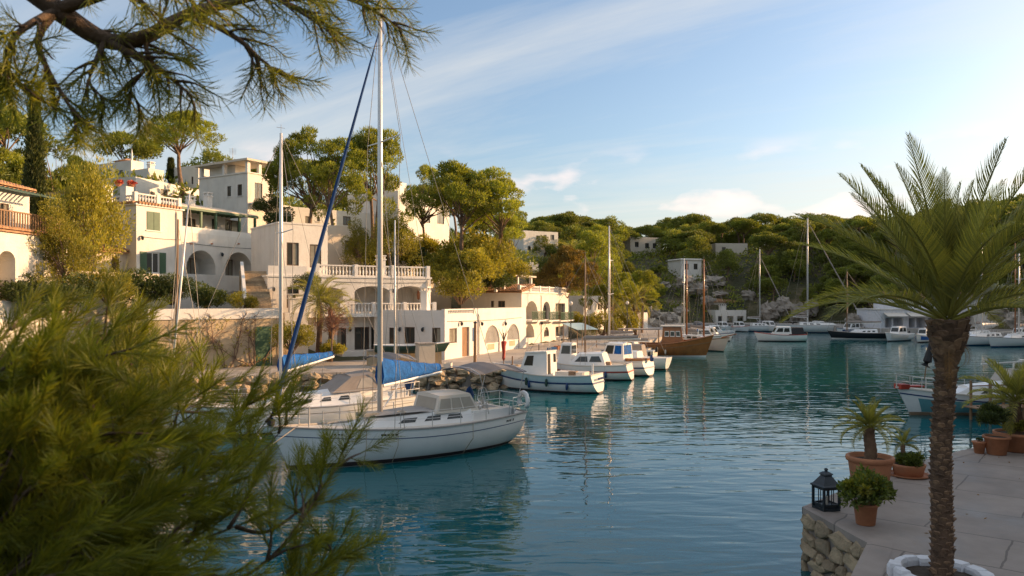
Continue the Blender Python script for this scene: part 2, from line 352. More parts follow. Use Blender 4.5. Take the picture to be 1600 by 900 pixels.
def nz(x, y, s, seed=0):                 # cheap smooth noise
    return (np.sin(x*s*1.3+seed)*np.cos(y*s*1.1-seed*1.7)+0.5*np.sin(x*s*2.7+y*s*2.1+seed*2.3)+0.3*np.cos(x*s*4.9-y*s*5.3+seed))/1.8

def smooth(a, b, x): t = np.clip((x-a)/(b-a), 0, 1); return t*t*(3-2*t)

PADS = [(-20,54,6,4.2), (-18.5,58,4,4.6), (-22,50,6,4.0), (-14,52,5,1.9), (-8,54,5,1.4), (-25,47,6,3.8), (-29,44,6,3.2), (-16,47,4,3.4), (0,62,6,1.0), (-3,56,6,1.0)]
def height(x, y):
    x = np.asarray(x, float); y = np.asarray(y, float); d = dist_poly(x, y)
    rise = 0.42*np.maximum(d-8, 0)
    cap = np.where(x < 25, 19.0, 17.5)+2.0*nz(x, y, 0.02, 1)
    hill = cap*(1-np.exp(-rise/np.maximum(cap*0.62, 1)))*1.12
    h = 1.05+hill+0.35*nz(x, y, 0.21, 3)*smooth(10, 22, d)
    h = np.where(d < 4, -2.5+3.55*smooth(1.6, 4, d), h)
    # the near bank the photographer stands on, and an unseen steep right bank shaped to cast shade on the promenade
    near = smooth(9.5, 3.5, y)*smooth(6.5, 2.0, x)
    h = np.maximum(h*(1-near), 0)+near*3.35 + np.minimum(h, 0)*(1-near)
    prom = smooth(4.0, 6.0, x)*smooth(30, 24, y)*smooth(21, 16, x)
    h = np.where(prom > 0, np.minimum(h, 1.0), h)
    for px_, py_, r_, zm in PADS:
        h = np.where(d > 4, np.minimum(h, zm+0.6*np.maximum(np.hypot(x-px_, y-py_)-r_, 0)), h)
    rb = smooth(16.5, 25, x)*smooth(38, 31, y-np.maximum(x-30, 0)*0.55)*smooth(9.5, 14.5, y-(x-25)*.27)*smooth(3, 9, d)
    h = h+rb*np.maximum(15.5+2.9*smooth(45, 58, x)-h, 0)  # crest raised so its shade covers the near boat hulls
    return h

def hgt(x, y): return float(height(np.array([x]), np.array([y]))[0])

def build_land():
    def axis(lo, hi, step, far, fstep):
        a = list(np.arange(lo, hi+0.01, step)); s = step
        b = hi
        while b < far: s *= 1.25; b += s; a.append(b)
        s = step; b = lo
        while b > -far: s *= 1.25; b -= s; a.insert(0, b)
        return np.array(a)
    xs = axis(-70, 110, 1.1, 1500, 0); ys = axis(-20, 190, 1.1, 1500, 0)
    X, Y = np.meshgrid(xs, ys, indexing='ij')
    Z = height(X, Y)+0.12*nz(X, Y, 1.7, 5)*smooth(9, 14, dist_poly(X, Y))
    nx, ny = len(xs), len(ys)
    v = np.stack([X, Y, Z], -1).reshape(-1, 3)
    i, j = np.meshgrid(np.arange(nx-1), np.arange(ny-1), indexing='ij'); a = (i*ny+j).ravel()
    f = np.stack([a, a+ny, a+ny+1, a+1], -1)
    m = bpy.data.materials.new('dry_hillside'); m.use_nodes = True; N, L = m.node_tree.nodes, m.node_tree.links; b = N['Principled BSDF']; b.inputs['Roughness'].default_value = 0.95
    g = N.new('ShaderNodeNewGeometry'); n = N.new('ShaderNodeTexNoise'); n.inputs['Scale'].default_value = 0.16; n.inputs['Detail'].default_value = 10; n.inputs['Roughness'].default_value = 0.68; L.new(g.outputs['Position'], n.inputs['Vector'])
    r = N.new('ShaderNodeValToRGB'); e = r.color_ramp.elements
    e[0].position = 0.36; e[0].color = (0.035, 0.042, 0.014, 1); e[1].position = 0.80; e[1].color = (0.34, 0.28, 0.21, 1)
    k = e.new(0.52); k.color = (0.075, 0.068, 0.028, 1); k = e.new(0.62); k.color = (0.16, 0.125, 0.07, 1)
    L.new(n.outputs[0], r.inputs[0]); L.new(r.outputs[0], b.inputs['Base Color'])
    n2 = N.new('ShaderNodeTexNoise'); n2.inputs['Scale'].default_value = 1.3; n2.inputs['Detail'].default_value = 8; L.new(g.outputs['Position'], n2.inputs['Vector'])
    bp = N.new('ShaderNodeBump'); bp.inputs['Distance'].default_value = 0.5; L.new(n2.outputs[0], bp.inputs['Height']); L.new(bp.outputs[0], b.inputs['Normal'])
    struct(link('hillside_terrain', npmesh('hillside_terrain', v, f, m, True)))
    s = MB(); s.add([(-1500,-1500,0), (1500,-1500,0), (1500,1500,0), (-1500,1500,0)], [(0,1,2,3)])
    struct(s.build('water', M_SEA))
build_land()

def offset(pts, w):                      # polyline moved w to its left
    out = []
    for i, p in enumerate(pts):
        a = Vector(pts[max(i-1, 0)]); b = Vector(pts[min(i+1, len(pts)-1)]); d = (b-a).normalized()
        out.append((p[0]-d.y*w, p[1]+d.x*w))
    return out
def quay(name, pts, w, ztop, m, fine=0.0):
    inn = offset(pts, w); mb = MB(); n = len(pts); vs = []
    for a, b in zip(pts, inn): vs += [(a[0], a[1], -2.2), (a[0], a[1], ztop), (b[0], b[1], ztop), (b[0], b[1], -2.2)]
    fs = []
    for i in range(n-1):
        o = i*4; q = o+4
        fs += [(o, q, q+1, o+1), (o+1, q+1, q+2, o+2), (o+2, q+2, q+3, o+3)]
    fs += [(0, 1, 2, 3), ((n-1)*4+3, (n-1)*4+2, (n-1)*4+1, (n-1)*4)]
    mb.add(vs, fs); return struct(mb.build(name, m))
quay('village_quay', LEFT[3:], 9.0, 1.2, M_PAVE)
quay('far_quay', FAR, 7.0, 1.15, M_PAVE)
quay('right_quay', RIGHT[:8], 5.0, 1.17, M_PAVE)

# promenade at the right: one slab, its seaward wall faced with rough stones
def promenade():
    poly = [(4.6,7.6), (4.9,11.0), (5.95,12.7), (5.7,14.9), (9.6,18.7), (12.2,20.6), (16,23), (22,26.5), (22,7.6)]
    n = len(poly); mb = MB()
    mb.prism(poly, -2.2, 1.2); root = mb.build('promenade_pavement', M_PAVE2); struct(root)
    # coping along the edge, with a soft bevel
    r2 = random.Random(3)
    base = []
    for k in range(9):                   # rough stone variants
        vs = []; fs = []                 # an irregular flat-faced block: angular outline, pitched face
        nn = r2.choice((5, 6, 7)); ang = sorted((i+r2.uniform(-.3,.3))/nn*2*math.pi for i in range(nn)); tilt = (r2.uniform(-.25,.25), r2.uniform(-.25,.25))
        for rr, dep in ((1.0, 0.0), (0.97, -.30), (0.80, -.48), (0.35, -.55)):
            for an in ang:
                c_, s_ = math.cos(an), math.sin(an); q = 0.5*rr/max(abs(c_), abs(s_))**.9
                vs.append((q*c_+r2.uniform(-.02,.02), dep*(1+tilt[0]*c_+tilt[1]*s_)+r2.uniform(-.04,.04)*(dep < 0), q*s_+r2.uniform(-.02,.02)))
        for l in range(3):
            for i in range(nn): fs.append((l*nn+i, l*nn+(i+1) % nn, (l+1)*nn+(i+1) % nn, (l+1)*nn+i))
        fs.append(tuple(3*nn+i for i in range(nn)))
        m = MB(); m.add(vs, fs); base.append(m.mesh('stone', M_STONE, False))
    edge = [(4.6,8.2), (4.9,11.0), (5.95,12.7), (5.7,14.9), (7.6,16.75)]
    for (ax, ay), (bx, by) in zip(edge[:-1], edge[1:]):
        d = Vector((bx-ax, by-ay, 0)); Ln = d.length; d.normalize(); nrm = Vector((-d.y, d.x, 0))   # outward, towards the water
        z = 1.10
        while z > -0.35:
            h = r2.choice((.2,.3,.42))*r2.uniform(.85,1.1); x = -0.05
            while x < Ln-0.05:
                w = r2.choice((.22,.3,.42,.58,.78))*r2.uniform(.85,1.15); w = min(w, Ln-x+0.04)
                if w < 0.14: break
                c = Vector((ax, ay, 0))+d*(x+w/2)+nrm*0.01
                zz = z-h/2+r2.uniform(-.03,.03)
                Mx = Matrix(((d.x, -nrm.x, 0, c.x), (d.y, -nrm.y, 0, c.y), (0, 0, 1, zz), (0,0,0,1)))
                Mx = Mx @ Matrix.Rotation(r2.uniform(-.25,.25), 4, 'Y') @ Matrix.Diagonal((w*1.0, r2.uniform(.12,.24), h*1.04, 1))
                link('stone', base[r2.randrange(9)], root, Mx)
                x += w
            z -= h*0.97
    # coping strip
    cp = MB(); pts = edge+[(9.6,18.7), (12.2,20.6), (16,23), (22,26.5)]; inn = offset(pts, -0.34); out = offset(pts, 0.07)
    vs = []
    for a, b in zip(out, inn): vs += [(a[0], a[1], 1.07), (a[0], a[1], 1.195), (a[0]*.8+b[0]*.2, a[1]*.8+b[1]*.2, 1.215), (b[0], b[1], 1.206)]
    fs = []
    for i in range(len(pts)-1):
        for k in range(3): fs.append((i*4+k, i*4+4+k, i*4+5+k, i*4+1+k))
    cp.add(vs, fs); cp.build('coping', M_PAVE2, root)
promenade()

# rough rock facing of the village quay next to the sailing boats
def rock_facing():
    r2 = random.Random(11); meshes = []
    for k in range(6):
        m = MB(); vs = []; fs = []; nu, nv = 8, 6
        for j in range(nv+1):
            for i in range(nu):
                a = 2*math.pi*i/nu; b = math.pi*j/nv; q = 0.5*(0.75+0.5*r2.random())
                vs.append((q*math.sin(b)*math.cos(a), q*math.sin(b)*math.sin(a), q*math.cos(b)*0.8))
        for j in range(nv):
            for i in range(nu): fs.append((j*nu+i, (j+1)*nu+i, (j+1)*nu+(i+1) % nu, j*nu+(i+1) % nu))
        m.add(vs, fs); meshes.append(m.mesh('stone', M_STONE, False))
    root = thing('rock_wall', 'rough honey coloured rock wall along the quay edge behind the sailing boats', 'rock wall', (-6, 44.6, 0))
    pts = LEFT[2:8]
    for (ax, ay), (bx, by) in zip(pts[:-1], pts[1:]):
        d = Vector((bx-ax, by-ay, 0)); Ln = d.length; d.normalize(); nrm = Vector((d.y, -d.x, 0))
        x = 0
        while x < Ln:
            w = r2.uniform(.45, 1.0)
            for z in (0.05, 0.55, 1.0):
                c = Vector((ax, ay, z+r2.uniform(-.12,.12)))+d*(x+r2.uniform(-.2,.2))+nrm*(r2.uniform(0.0,.25)+(1-z)*0.35)
                s = w*r2.uniform(.75,1.2)
                Mx = Matrix.Translation(c) @ Matrix.Rotation(r2.uniform(0,6.3), 4, 'Z') @ Matrix.Rotation(r2.uniform(-.5,.5), 4, 'X') @ Matrix.Diagonal((s, s*.8, s*.72, 1))
                link('stone', meshes[r2.randrange(6)], root, wm(root).inverted() @ Mx)
            x += w*0.8
    # pale boulders and outcrops on the far shore
    spots = [(1028,508,118,3.2,1.9), (1046,500,124,4.2,2.8), (1020,488,122,3.4,2.2), (1062,486,132,3.6,2.0), (1090,452,150,6,3), (1118,440,156,7,3), (1150,452,158,6,3.4), (1072,440,150,5,3),
             (1200,488,141,5.5,4.6), (1222,478,143,5,4.2), (1248,490,140,5,4.4), (1268,482,142,4,4.0), (1335,500,119,3.2,2.2), (1352,492,120,3.4,2.4), (1560,488,106,4,3), (1585,500,103,3.4,2.6), (1105,470,147,4,2.4), (1170,462,150,4.5,2.6)]
    spots = [(a, b, c, d*.62, e*.7) for a, b, c, d, e in spots]+[(1040+i*17, 446+(i*37) % 34, 150+(i*13) % 9, 2.0+(i % 3)*.5, 1.3) for i in range(9)]
    for k, (px, py, Y, w, h) in enumerate(spots):
        p = P(px, py, Y); m = MB(); vs = []; fs = []; nu, nv = 16, 10
        for j in range(nv+1):
            for i in range(nu):
                a = 2*math.pi*i/nu; b = math.pi*j/nv; q = 0.5*(1+0.22*math.sin(3*a+k)+0.16*math.cos(5*b+2*a+k*2))*(0.82+0.36*r2.random())
                vs.append((q*math.sin(b)*math.cos(a)*w, q*math.sin(b)*math.sin(a)*w, q*math.cos(b)*h))
        for j in range(nv):
            for i in range(nu): fs.append((j*nu+i, (j+1)*nu+i, (j+1)*nu+(i+1) % nu, j*nu+(i+1) % nu))
        m.add(vs, fs); o = link('rock_outcrop', m.mesh('rock_outcrop', M_ROCK, False), None, Matrix.Translation(p))
        zn = 'at the waterline behind the ketch' if px < 1068 and py > 480 else 'on the scrub slope below the small white terrace house' if px < 1180 else 'in the low cliff behind the far yachts' if px < 1300 else 'left of the waterside restaurant' if px < 1500 else 'beside the right picture edge shore'; tag(o, 'pale weathered limestone outcrop '+zn, 'rock', 'limestone outcrops '+zn)
rock_facing()
# ------------------------------------------------------------------ buildings
class Fac:                               # a vertical facade plane: u along it (to the right), w into the house, z up
    def __init__(s, px0, Y0, deg):
        s.X0 = (px0-800)/FPX*Y0; s.Y0 = Y0; s.c = math.cos(R(deg)); s.s = math.sin(R(deg)); s.deg = deg
    def at(s, X, Y): s.X0, s.Y0 = X, Y; return s
    def __call__(s, u, w, z): return (s.X0+u*s.c-w*s.s, s.Y0+u*s.s+w*s.c, z)
    def u(s, px): k = (px-800)/FPX; return (k*s.Y0-s.X0)/(s.c-k*s.s)
    def z(s, px, py): return CAMZ-(py-HZ)/FPX*(s.Y0+s.u(px)*s.s)
    def shifted(s, dw, du=0.0):
        f = Fac(0, 1, s.deg); p = s(du, dw, 0); return f.at(p[0], p[1])
    def side(s, u=0.0, left=True, depth=0.0):       # the wall that returns from the corner at u; its own u runs left to right as seen from outside
        f = Fac(0, 1, s.deg-90 if left else s.deg+90)
        p = s(u, depth if left else 0.0, 0); return f.at(p[0], p[1])

def arc_pts(u0, u1, z1, rise, n=10):
    c = (u0+u1)/2; a = (u1-u0)/2
    return [(c-a*math.cos(math.pi*i/n), z1-rise+rise*math.sin(math.pi*i/n)) for i in range(n+1)]

def wall_face(mb, F, u0, u1, z0, z1, ops):          # a wall face with recessed openings (u0,u1,z0,z1,depth,rise)
    us = sorted({u0, u1} | {v for o in ops for v in o[:2] if u0 < v < u1}); zs = sorted({z0, z1} | {v for o in ops for v in o[2:4] if z0 < v < z1})
    for i in range(len(us)-1):
        for j in range(len(zs)-1):
            cu, cz = (us[i]+us[i+1])/2, (zs[j]+zs[j+1])/2
            if any(o[0] < cu < o[1] and o[2] < cz < o[3] for o in ops): continue
            mb.add([F(us[i],0,zs[j]), F(us[i+1],0,zs[j]), F(us[i+1],0,zs[j+1]), F(us[i],0,zs[j+1])], [(0,1,2,3)])
    for a, b, c, d, dep, rise in ops:
        if rise > 0:
            ap = arc_pts(a, b, d, rise)
            for k in range(len(ap)-1):
                (p, q), (r, s) = ap[k], ap[k+1]
                mb.add([F(p,0,q), F(r,0,s), F(r,0,d), F(p,0,d)], [(0,1,2,3)])
            out = [(a, c)]+ap+[(b, c)]
        else: out = [(a, c), (a, d), (b, d), (b, c)]
        n = len(out)
        for k in range(n):
            p, q = out[k], out[(k+1) % n]
            mb.add([F(p[0],0,p[1]), F(q[0],0,q[1]), F(q[0],dep,q[1]), F(p[0],dep,p[1])], [(0,1,2,3)])
        mb.add([F(p[0], dep, p[1]) for p in out], [tuple(range(n))])

def fill(kind, F, o, root):                         # what stands in an opening
    a, b, c, d, dep, rise = o; w, h = b-a, d-c; t = 0.055
    f = MB(); y = dep-0.07
    def rect(m, a, b, c, d, y0, y1): m.box(a, b, y0, y1, c, d, F)
    if kind in ('win', 'winsh', 'glass', 'deep'):
        a, b, c = a+0.003, b-0.003, c+0.003; dd = d-rise*0.35-0.003
        t = min(0.07, w*0.09)
        rect(f, a, a+t, c, dd, y-.03, y+.03); rect(f, b-t, b, c, dd, y-.03, y+.03); rect(f, a+t, b-t, dd-t, dd, y-.03, y+.03); rect(f, a+t, b-t, c, c+t, y-.03, y+.03)
        m = (a+b)/2; rect(f, m-t*.4, m+t*.4, c+t, dd-t, y-.025, y+.025)
        o1 = f.build('window', M_FRAMEW if kind == 'winsh' else M_FRAMEB, root)
        for x0, x1 in ((a+t, m-t*.4), (m+t*.4, b-t)):
            g = MB(); rect(g, x0, x1, c+t, dd-t, y-.006, y+.006); g.build('pane', M_CURT if rnd.random() < .3 else M_GLASS, o1)
        if kind in ('win', 'winsh') and dep < 0.5 and c > 0:
            sl = MB(); rect(sl, a-.08, b+.08, c-.07, c-.006, -.07, .02); sl.build('sill', M_FRAMEW, o1)
        if kind == 'winsh':
            for x0, x1 in ((a-w*.5, a-.02), (b+.02, b+w*.5)):
                s = MB(); rect(s, x0, x1, c, d, -.055, -.012)
                k = c+.06
                while k < d-.05: rect(s, x0+.05, x1-.05, k, k+.03, -.072, -.055); k += .075
                s.build('shutter', M_GREENP, o1)
    elif kind == 'shut':
        m = (a+b)/2; o1 = None
        for x0, x1 in ((a+.004, m-.012), (m+.012, b-.004)):
            s = MB(); rect(s, x0, x1, c+.004, d-.004, -.02, .03); k = c+.06
            while k < d-.05: rect(s, x0+.05, x1-.05, k, k+.03, -.04, -.02); k += .075
            s.build('shutter', M_GREENP, root)
        sl = MB(); rect(sl, a-.08, b+.08, c-.07, c-.004, -.08, .02); sl.build('sill', M_FRAMEW, root)
    elif kind == 'blue':
        s = MB(); rect(s, a+.004, b-.004, c+.004, d-.004, -.02, .03); s.build('shutter', M_BLUEP, root)
    elif kind == 'door':
        rect(f, a+.004, b-.004, c+.004, d-.004, y-.03, y+.03)
        for k in (0.12, 0.45, 0.75): rect(f, a+w*.18, b-w*.18, c+h*k, c+h*(k+.2), y-.045, y-.03)
        o1 = f.build('door', M_DOOR, root); k = MB(); k.lathe([(0,0),(.03,.02),(.03,.05),(0,.07)], 8, F(b-w*.14, y-.09, c+h*.46)); k.build('handle', M_STEEL, o1)
    elif kind == 'grille':                          # arched opening with white bars above a panelled shutter
        zs = d-rise*0.95
        n = max(4, int(w/0.22))
        for i in range(1, n):
            x = a+w*i/n; top = d-rise+rise*math.sqrt(max(0, 1-((x-(a+b)/2)/(w/2))**2))
            rect(f, x-.025, x+.025, zs, top, .10, .14)
        rect(f, a, b, zs-.06, zs, .08, .16)
        o1 = f.build('grille', M_FRAMEW, root)
        g = MB(); rect(g, a+w*.06, b-w*.06, zs+.02, d-rise*.3, dep-.03, dep-.012); g.build('pane', M_CURT, o1)  # darker sheet added behind the bars to set them off
        s = MB(); rect(s, a+.004, b-.004, c+.004, zs-.064, .12, .17); s.build('door_panel', M_WHITE2, o1)
        g = MB(); rect(g, a+w*.28, b-w*.28, c+h*.2, c+h*.42, .105, .12); g.build('vent', M_TAN, o1)

def balustrade(F, u0, u1, z0, h, root, w=0.08, gap=0.24, m=None, posts=True):
    mb = MB(); m = m or M_WHITE2
    mb.box(u0, u1, w-.08, w+.08, z0+h-.09, z0+h, F); mb.box(u0, u1, w-.07, w+.07, z0, z0+.07, F)
    n = max(2, int((u1-u0)/gap))
    for i in range(n):
        u = u0+(i+.5)*(u1-u0)/n; p = F(u, w, z0+.07); hh = h-.16
        mb.lathe([(.035,0), (.06,hh*.22), (.075,hh*.38), (.03,hh*.66), (.045,hh*.9), (.05,hh)], 6, p)
    o = mb.build('balustrade', m, root, kind='stuff')
    if posts:
        k = max(2, int(round((u1-u0)/2.4))+1)
        for i in range(k):
            u = u0+(u1-u0)*i/(k-1); q = MB(); q.box(u-.13, u+.13, w-.13, w+.13, z0-.005, z0+h+.06, F); q.build('pier', m, root)
    return o

def tiled_roof(F, u0, u1, w0, w1, z0, z1, root, name='roof', eave=0.25):       # lean-to of barrel tiles, low edge at w0
    mb = MB(); n = max(3, int((u1-u0)/0.23)); du = (u1-u0)/n; rows = max(2, int(math.hypot(w1-w0, z1-z0)/0.36))
    for i in range(n):
        u = u0+i*du
        for j in range(rows):
            a, b = j/rows, (j+1.12)/rows; wa, wb = w0-eave+(w1-w0+eave)*a, w0-eave+(w1-w0+eave)*b; za, zb = z0+(z1-z0)*a+.05, z0+(z1-z0)*b
            vs = []
            for (ww, zz, rr) in ((wa, za, .6), (wb, zb, .5)):
                for k in range(5):
                    t = math.pi*k/4; vs.append(F(u+du*.5-du*rr*math.cos(t), ww, zz+du*.55*math.sin(t)))
            mb.add(vs, [(k, k+1, k+6, k+5) for k in range(4)]+[(4, 3, 2, 1, 0)])
    o = MB(); o.add([F(u0, w0-eave, z0-.02), F(u1, w0-eave, z0-.02), F(u1, w1, z1-.02), F(u0, w1, z1-.02), F(u0, w0-eave, z0-.1), F(u1, w0-eave, z0-.1), F(u1, w1, z1-.1), F(u0, w1, z1-.1)], [(0,1,2,3),(7,6,5,4),(0,4,5,1),(1,5,6,2),(2,6,7,3),(3,7,4,0)])
    r = o.build(name, M_TILE, root); mb.build('roof_tiles', M_TILE, r, kind='stuff'); return r

def block(root, F, W, D, z0, z1, m, front=(), left=(), right=(), cornice=0.0, parapet=0.0, cm=None):
    """walls of one box-like storey block; openings: (kind, px0, px1, py0, py1[, depth[, rise]]) read off on the facade"""
    side = F.side(0, True, D); rs = F.side(W, False)
    def conv(G, lst):
        out = []
        for e in lst:
            kind, a, b, c, d = e[:5]; dep = e[5] if len(e) > 5 else 0.16; rise = e[6] if len(e) > 6 else 0.0
            u0, u1 = sorted((G.u(a), G.u(b))); pm = (a+b)/2; z_1, z_0 = G.z(pm, c), G.z(pm, d)
            if rise < 0: rise = (u1-u0)/2
            rise *= 1.0
            out.append((kind, (u0, u1, z_0, z_1, dep, min(rise, (z_1-z_0)*.9))))
        return out
    mb = MB(); fo, lo, ro = conv(F, front), conv(side, left), conv(rs, right)
    wall_face(mb, F, 0, W, z0, z1, [o for k, o in fo]); wall_face(mb, side, 0, D, z0, z1, [o for k, o in lo]); wall_face(mb, rs, 0, D, z0, z1, [o for k, o in ro])
    p = [F(0,0,z0), F(W,0,z0), F(W,D,z0), F(0,D,z0), F(0,0,z1), F(W,0,z1), F(W,D,z1), F(0,D,z1)]
    mb.add(p, [(2,3,7,6), (4,5,6,7)])
    wo = mb.build('wall', m, root)
    for G, lst in ((F, fo), (side, lo), (rs, ro)):
        for k, o in lst:
            if k == 'loggia':                       # a door or window in the back wall of the recess
                a, b, c, d, dep, rise = o; G2 = G.shifted(dep-.16); w = b-a
                fill('glass', G2, (a+w*.12, a+w*.42, c+.02, c+(d-c)*.72, .16, 0), root)
                fill('glass', G2, (a+w*.55, a+w*.86, c+.02, c+(d-c)*.72, .16, 0), root)
            elif k != 'hole': fill(k, G, o, root)
    if cornice:
        c = MB(); c.box(-cornice, W+cornice, -cornice, D+cornice, z1+.003, z1+.12, F); c.build('cornice', cm or m, root)
    if parapet:
        t = .18
        c = MB(); c.box(0, W, 0.003, t, z1+.003, z1+parapet, F); c.box(0, t, t, D, z1+.003, z1+parapet, F); c.box(W-t, W, t, D, z1+.003, z1+parapet, F); c.box(t, W-t, D-t, D, z1+.003, z1+parapet, F)
        c.build('parapet', m, root)
    return wo

def chimney(F, u, w, z0, h, root, s=0.34):
    c = MB(); c.box(u-s/2, u+s/2, w-s/2, w+s/2, z0, z0+h, F)
    o = c.build('chimney', M_WHITE2, root); t = MB()
    t.box(u-s*.62, u+s*.62, w-s*.62, w+s*.62, z0+h, z0+h+.07, F)
    for a in (-1, 1):
        for b in (-1, 1): t.box(u+a*s*.4-.05, u+a*s*.4+.05, w+b*s*.4-.05, w+b*s*.4+.05, z0+h+.07, z0+h+.28, F)
    t.box(u-s*.6, u+s*.6, w-s*.6, w+s*.6, z0+h+.28, z0+h+.36, F); t.build('chimney_cap', M_WHITE2, o)

def house(name, label, F, u=0, z=1.2): return thing(name, label, 'house', F(u, 0, z))

# --- left house with tiled roof and green awning
F = Fac(-75, 38.5, 86); Wd = F.u(46); r = house('tiled_house', 'white house with orange barrel tile roof and railed balcony at the left edge', F, 0, 3)
ze = F.z(46, 300); zb = F.z(46, 368)
block(r, F, Wd, 6, zb, ze, M_WHITE, [('win', 0, 14, 318, 352), ('win', -45, -20, 312, 348)], )
tiled_roof(F, -.3, Wd+.25, 0, 6, ze+.02, ze+1.7, r)
G = F.shifted(-1.6); block(r, G, Wd+1.0, 7.6, 2.5, zb-.02, M_WHITE, [('hole', -2, 24, 392, 470, 1.5, .5), ('hole', -52, -20, 398, 475, 1.5, .5)], cornice=.06)
aw = MB(); z1 = F.z(45, 306)
for k in range(int(Wd/.32)): aw.box(k*.32, k*.32+.07, -1.5, 0, z1-.10, z1-.03, F)
aw.box(0, Wd, -1.55, -1.47, z1-.2, z1-.1, F); aw.build('pergola', M_DKGREEN, r)
rail = MB(); k = 0.0
while k < Wd+.9: rail.box(k, k+.07, -1.5, -1.45, zb+.1, zb+.95, F); k += .2
rail.box(0, Wd+.9, -1.52, -1.43, zb+.95, zb+1.02, F); rail.box(0, Wd+.9, -1.52, -1.43, zb+.1, zb+.16, F); rail.build('balcony_railing', M_WOOD, r, kind='stuff')
tiled_roof(F, -.2, Wd+1.0, -1.6, -1.3, zb-.05, zb+.06, r, 'tile_edging', .15)
for a, b, c, d in ((58, 68, 395, 470),):
    q = MB(); q.box(F.u(52)+.3, F.u(52)+.75, -1.5, -1.05, 2.4, zb-.03, F); q.build('pillar', M_WHITE, r)

# --- two storey house with green shutters (A)
F = Fac(213, 52, 65); W1 = F.u(285); r = house('shuttered_house', 'white two storey house with green shutters, balustraded roof and arched loggias', F, 3, 5)
zt = F.z(213, 320)
block(r, F, W1, 6, 4.2, zt, M_CREAM if False else M_WHITE, [('shut', 229, 250, 331, 360, .1), ('winsh', 229, 249, 394, 427)], [('win', 179, 187, 334, 364)], cornice=.12, cm=M_WHITE2)
tl = MB(); n = int(W1/.26)
for i in range(n): tl.tube([F(.15+i*.26, -.22, zt+.17), F(.15+i*.26, .3, zt+.24)], [.10, .09], 6)
for i in range(int(6/.26)): tl.tube([F(-.22, .15+i*.26, zt+.17), F(.3, .15+i*.26, zt+.24)], [.10, .09], 6)
tl.build('eave_tiles', M_TILE, r, kind='stuff')
balustrade(F, .1, W1-.1, zt+.24, .62, r, .25)
SIDE = F.side(0, True, 6); balustrade(SIDE, .2, 5.6, zt+.24, .5, r, .25, posts=False)
for k, (w, hh) in enumerate(((1.2, 1.25), (3.3, 1.5))):
    q = MB(); q.box(.15, .75, w, w+.6, zt+.12, zt+.12+hh, F); q.build('roof_pier', M_WHITE2, r)
W2 = F.u(411); zp = F.z(350, 366); G = F.shifted(.35, W1)
block(r, G, W2-W1, 7, 4.2, G.z(350, 369), M_WHITE, [('loggia', 291, 337, 391, 430, 1.8, -1), ('loggia', 352, 394, 394, 431, 1.8, -1)])
zp = G.z(350, 369); q = MB(); q.box(.003, W2-W1, .003, .2, zp+.003, zp+.45, G); q.build('parapet', M_WHITE2, r)
U = G.shifted(2.6); zr = U.z(350, 333)
block(r, U, W2-W1-.6, 4.4, zp, zr, M_WHITE, [('glass', 288, 306, 341, 361), ('win', 331, 340, 342, 360), ('glass', 352, 373, 344, 364)])
q = MB(); La = W2-W1
q.add([U(-.2,-2.2,zr-.25), U(La+.2,-2.2,zr-.25), U(La+.2,2.5,zr+.65), U(-.2,2.5,zr+.65), U(-.2,-2.2,zr-.17), U(La+.2,-2.2,zr-.17), U(La+.2,2.5,zr+.73), U(-.2,2.5,zr+.73)], [(3,2,1,0),(4,5,6,7),(0,1,5,4),(1,2,6,5),(2,3,7,6),(3,0,4,7)]); q.build('veranda_roof', M_CREAM, r)
q = MB(); q.box(-.2, La+.2, -2.28, -2.1, zr-.42, zr-.25, U)
for i in range(int(La/.5)): q.box(i*.5, i*.5+.08, -2.1, 0, zr-.36, zr-.27, U)
q.build('pergola_beam', M_GREENP, r)
for px in (322, 345, 382, 406):
    u = G.u(px); q = MB(); q.box(u-.08, u+.08, .45, .61, zp, zr-.42, G); q.build('post', M_GREENP, r)
for px, w, h in ((315, 1.2, .5), (350, 1.8, 1.15), (345, 3.4, .4)): chimney(U, U.u(px), w, zr+.3, h, r, .5)
T = F.shifted(-2.4, 1.5); Lt = T.u(399)
block(r, T, Lt, 2.35, 1.5, T.z(350, 437), M_WHITE, [('hole', 349, 388, 455, 480, .12, .4)], parapet=.32)
Q = F.shifted(-2.2, -6.5); block(r, Q, 8.0, 3, 1.5, Q.z(190, 432), M_CREAM, parapet=.25)
# small tiled porch left of it
Q = Fac(150, 50.5, 60); rp = house('tiled_porch', 'small cream porch with a terracotta tiled roof beside the shuttered house', Q, 1, 4)
zq = Q.z(170, 392); block(rp, Q, Q.u(200), 3, 4.5, zq, M_CREAM, [('hole', 174, 186, 399, 428, .8, .45)]); tiled_roof(Q, -.2, Q.u(200)+.2, 0, 3, zq, zq+.7, rp)

# --- garden wall with white coping, and stairs
F = Fac(232, 43.0, 40); Lw = F.u(433); g = thing('garden_wall', 'tan rendered garden wall with a thick white coping above the moorings', 'wall', F(4, 0, 0))
zc = F.z(380, 498); q = MB(); q.box(0, Lw, 0, .5, -.5, zc, F); q.build('wall', M_TAN, g)
q = MB(); q.box(-.06, Lw+.06, -.08, .62, zc+.003, zc+.62, F); q.build('coping', M_WHITE2, g)
q = MB(); q.box(Lw-1.4, Lw-.35, -.05, .02, .9, zc-.5, F); q.build('door', M_GREENP, g)
st = MB(); F2 = Fac(415, 46.8, 22); s = thing('staircase', 'dark stone steps climbing between the arcaded house and the tall white block', 'stairs', F2(0, 0, 2)); za, zb2 = 4.2, 7.2
for i in range(17): q = MB(); q.box(-.9-i*.02, .55, 1.2+i*.34, 1.2+i*.34+.345, za-1.0+i*.17, za+.17+i*.18, F2); q.build('step', M_STONE, s)
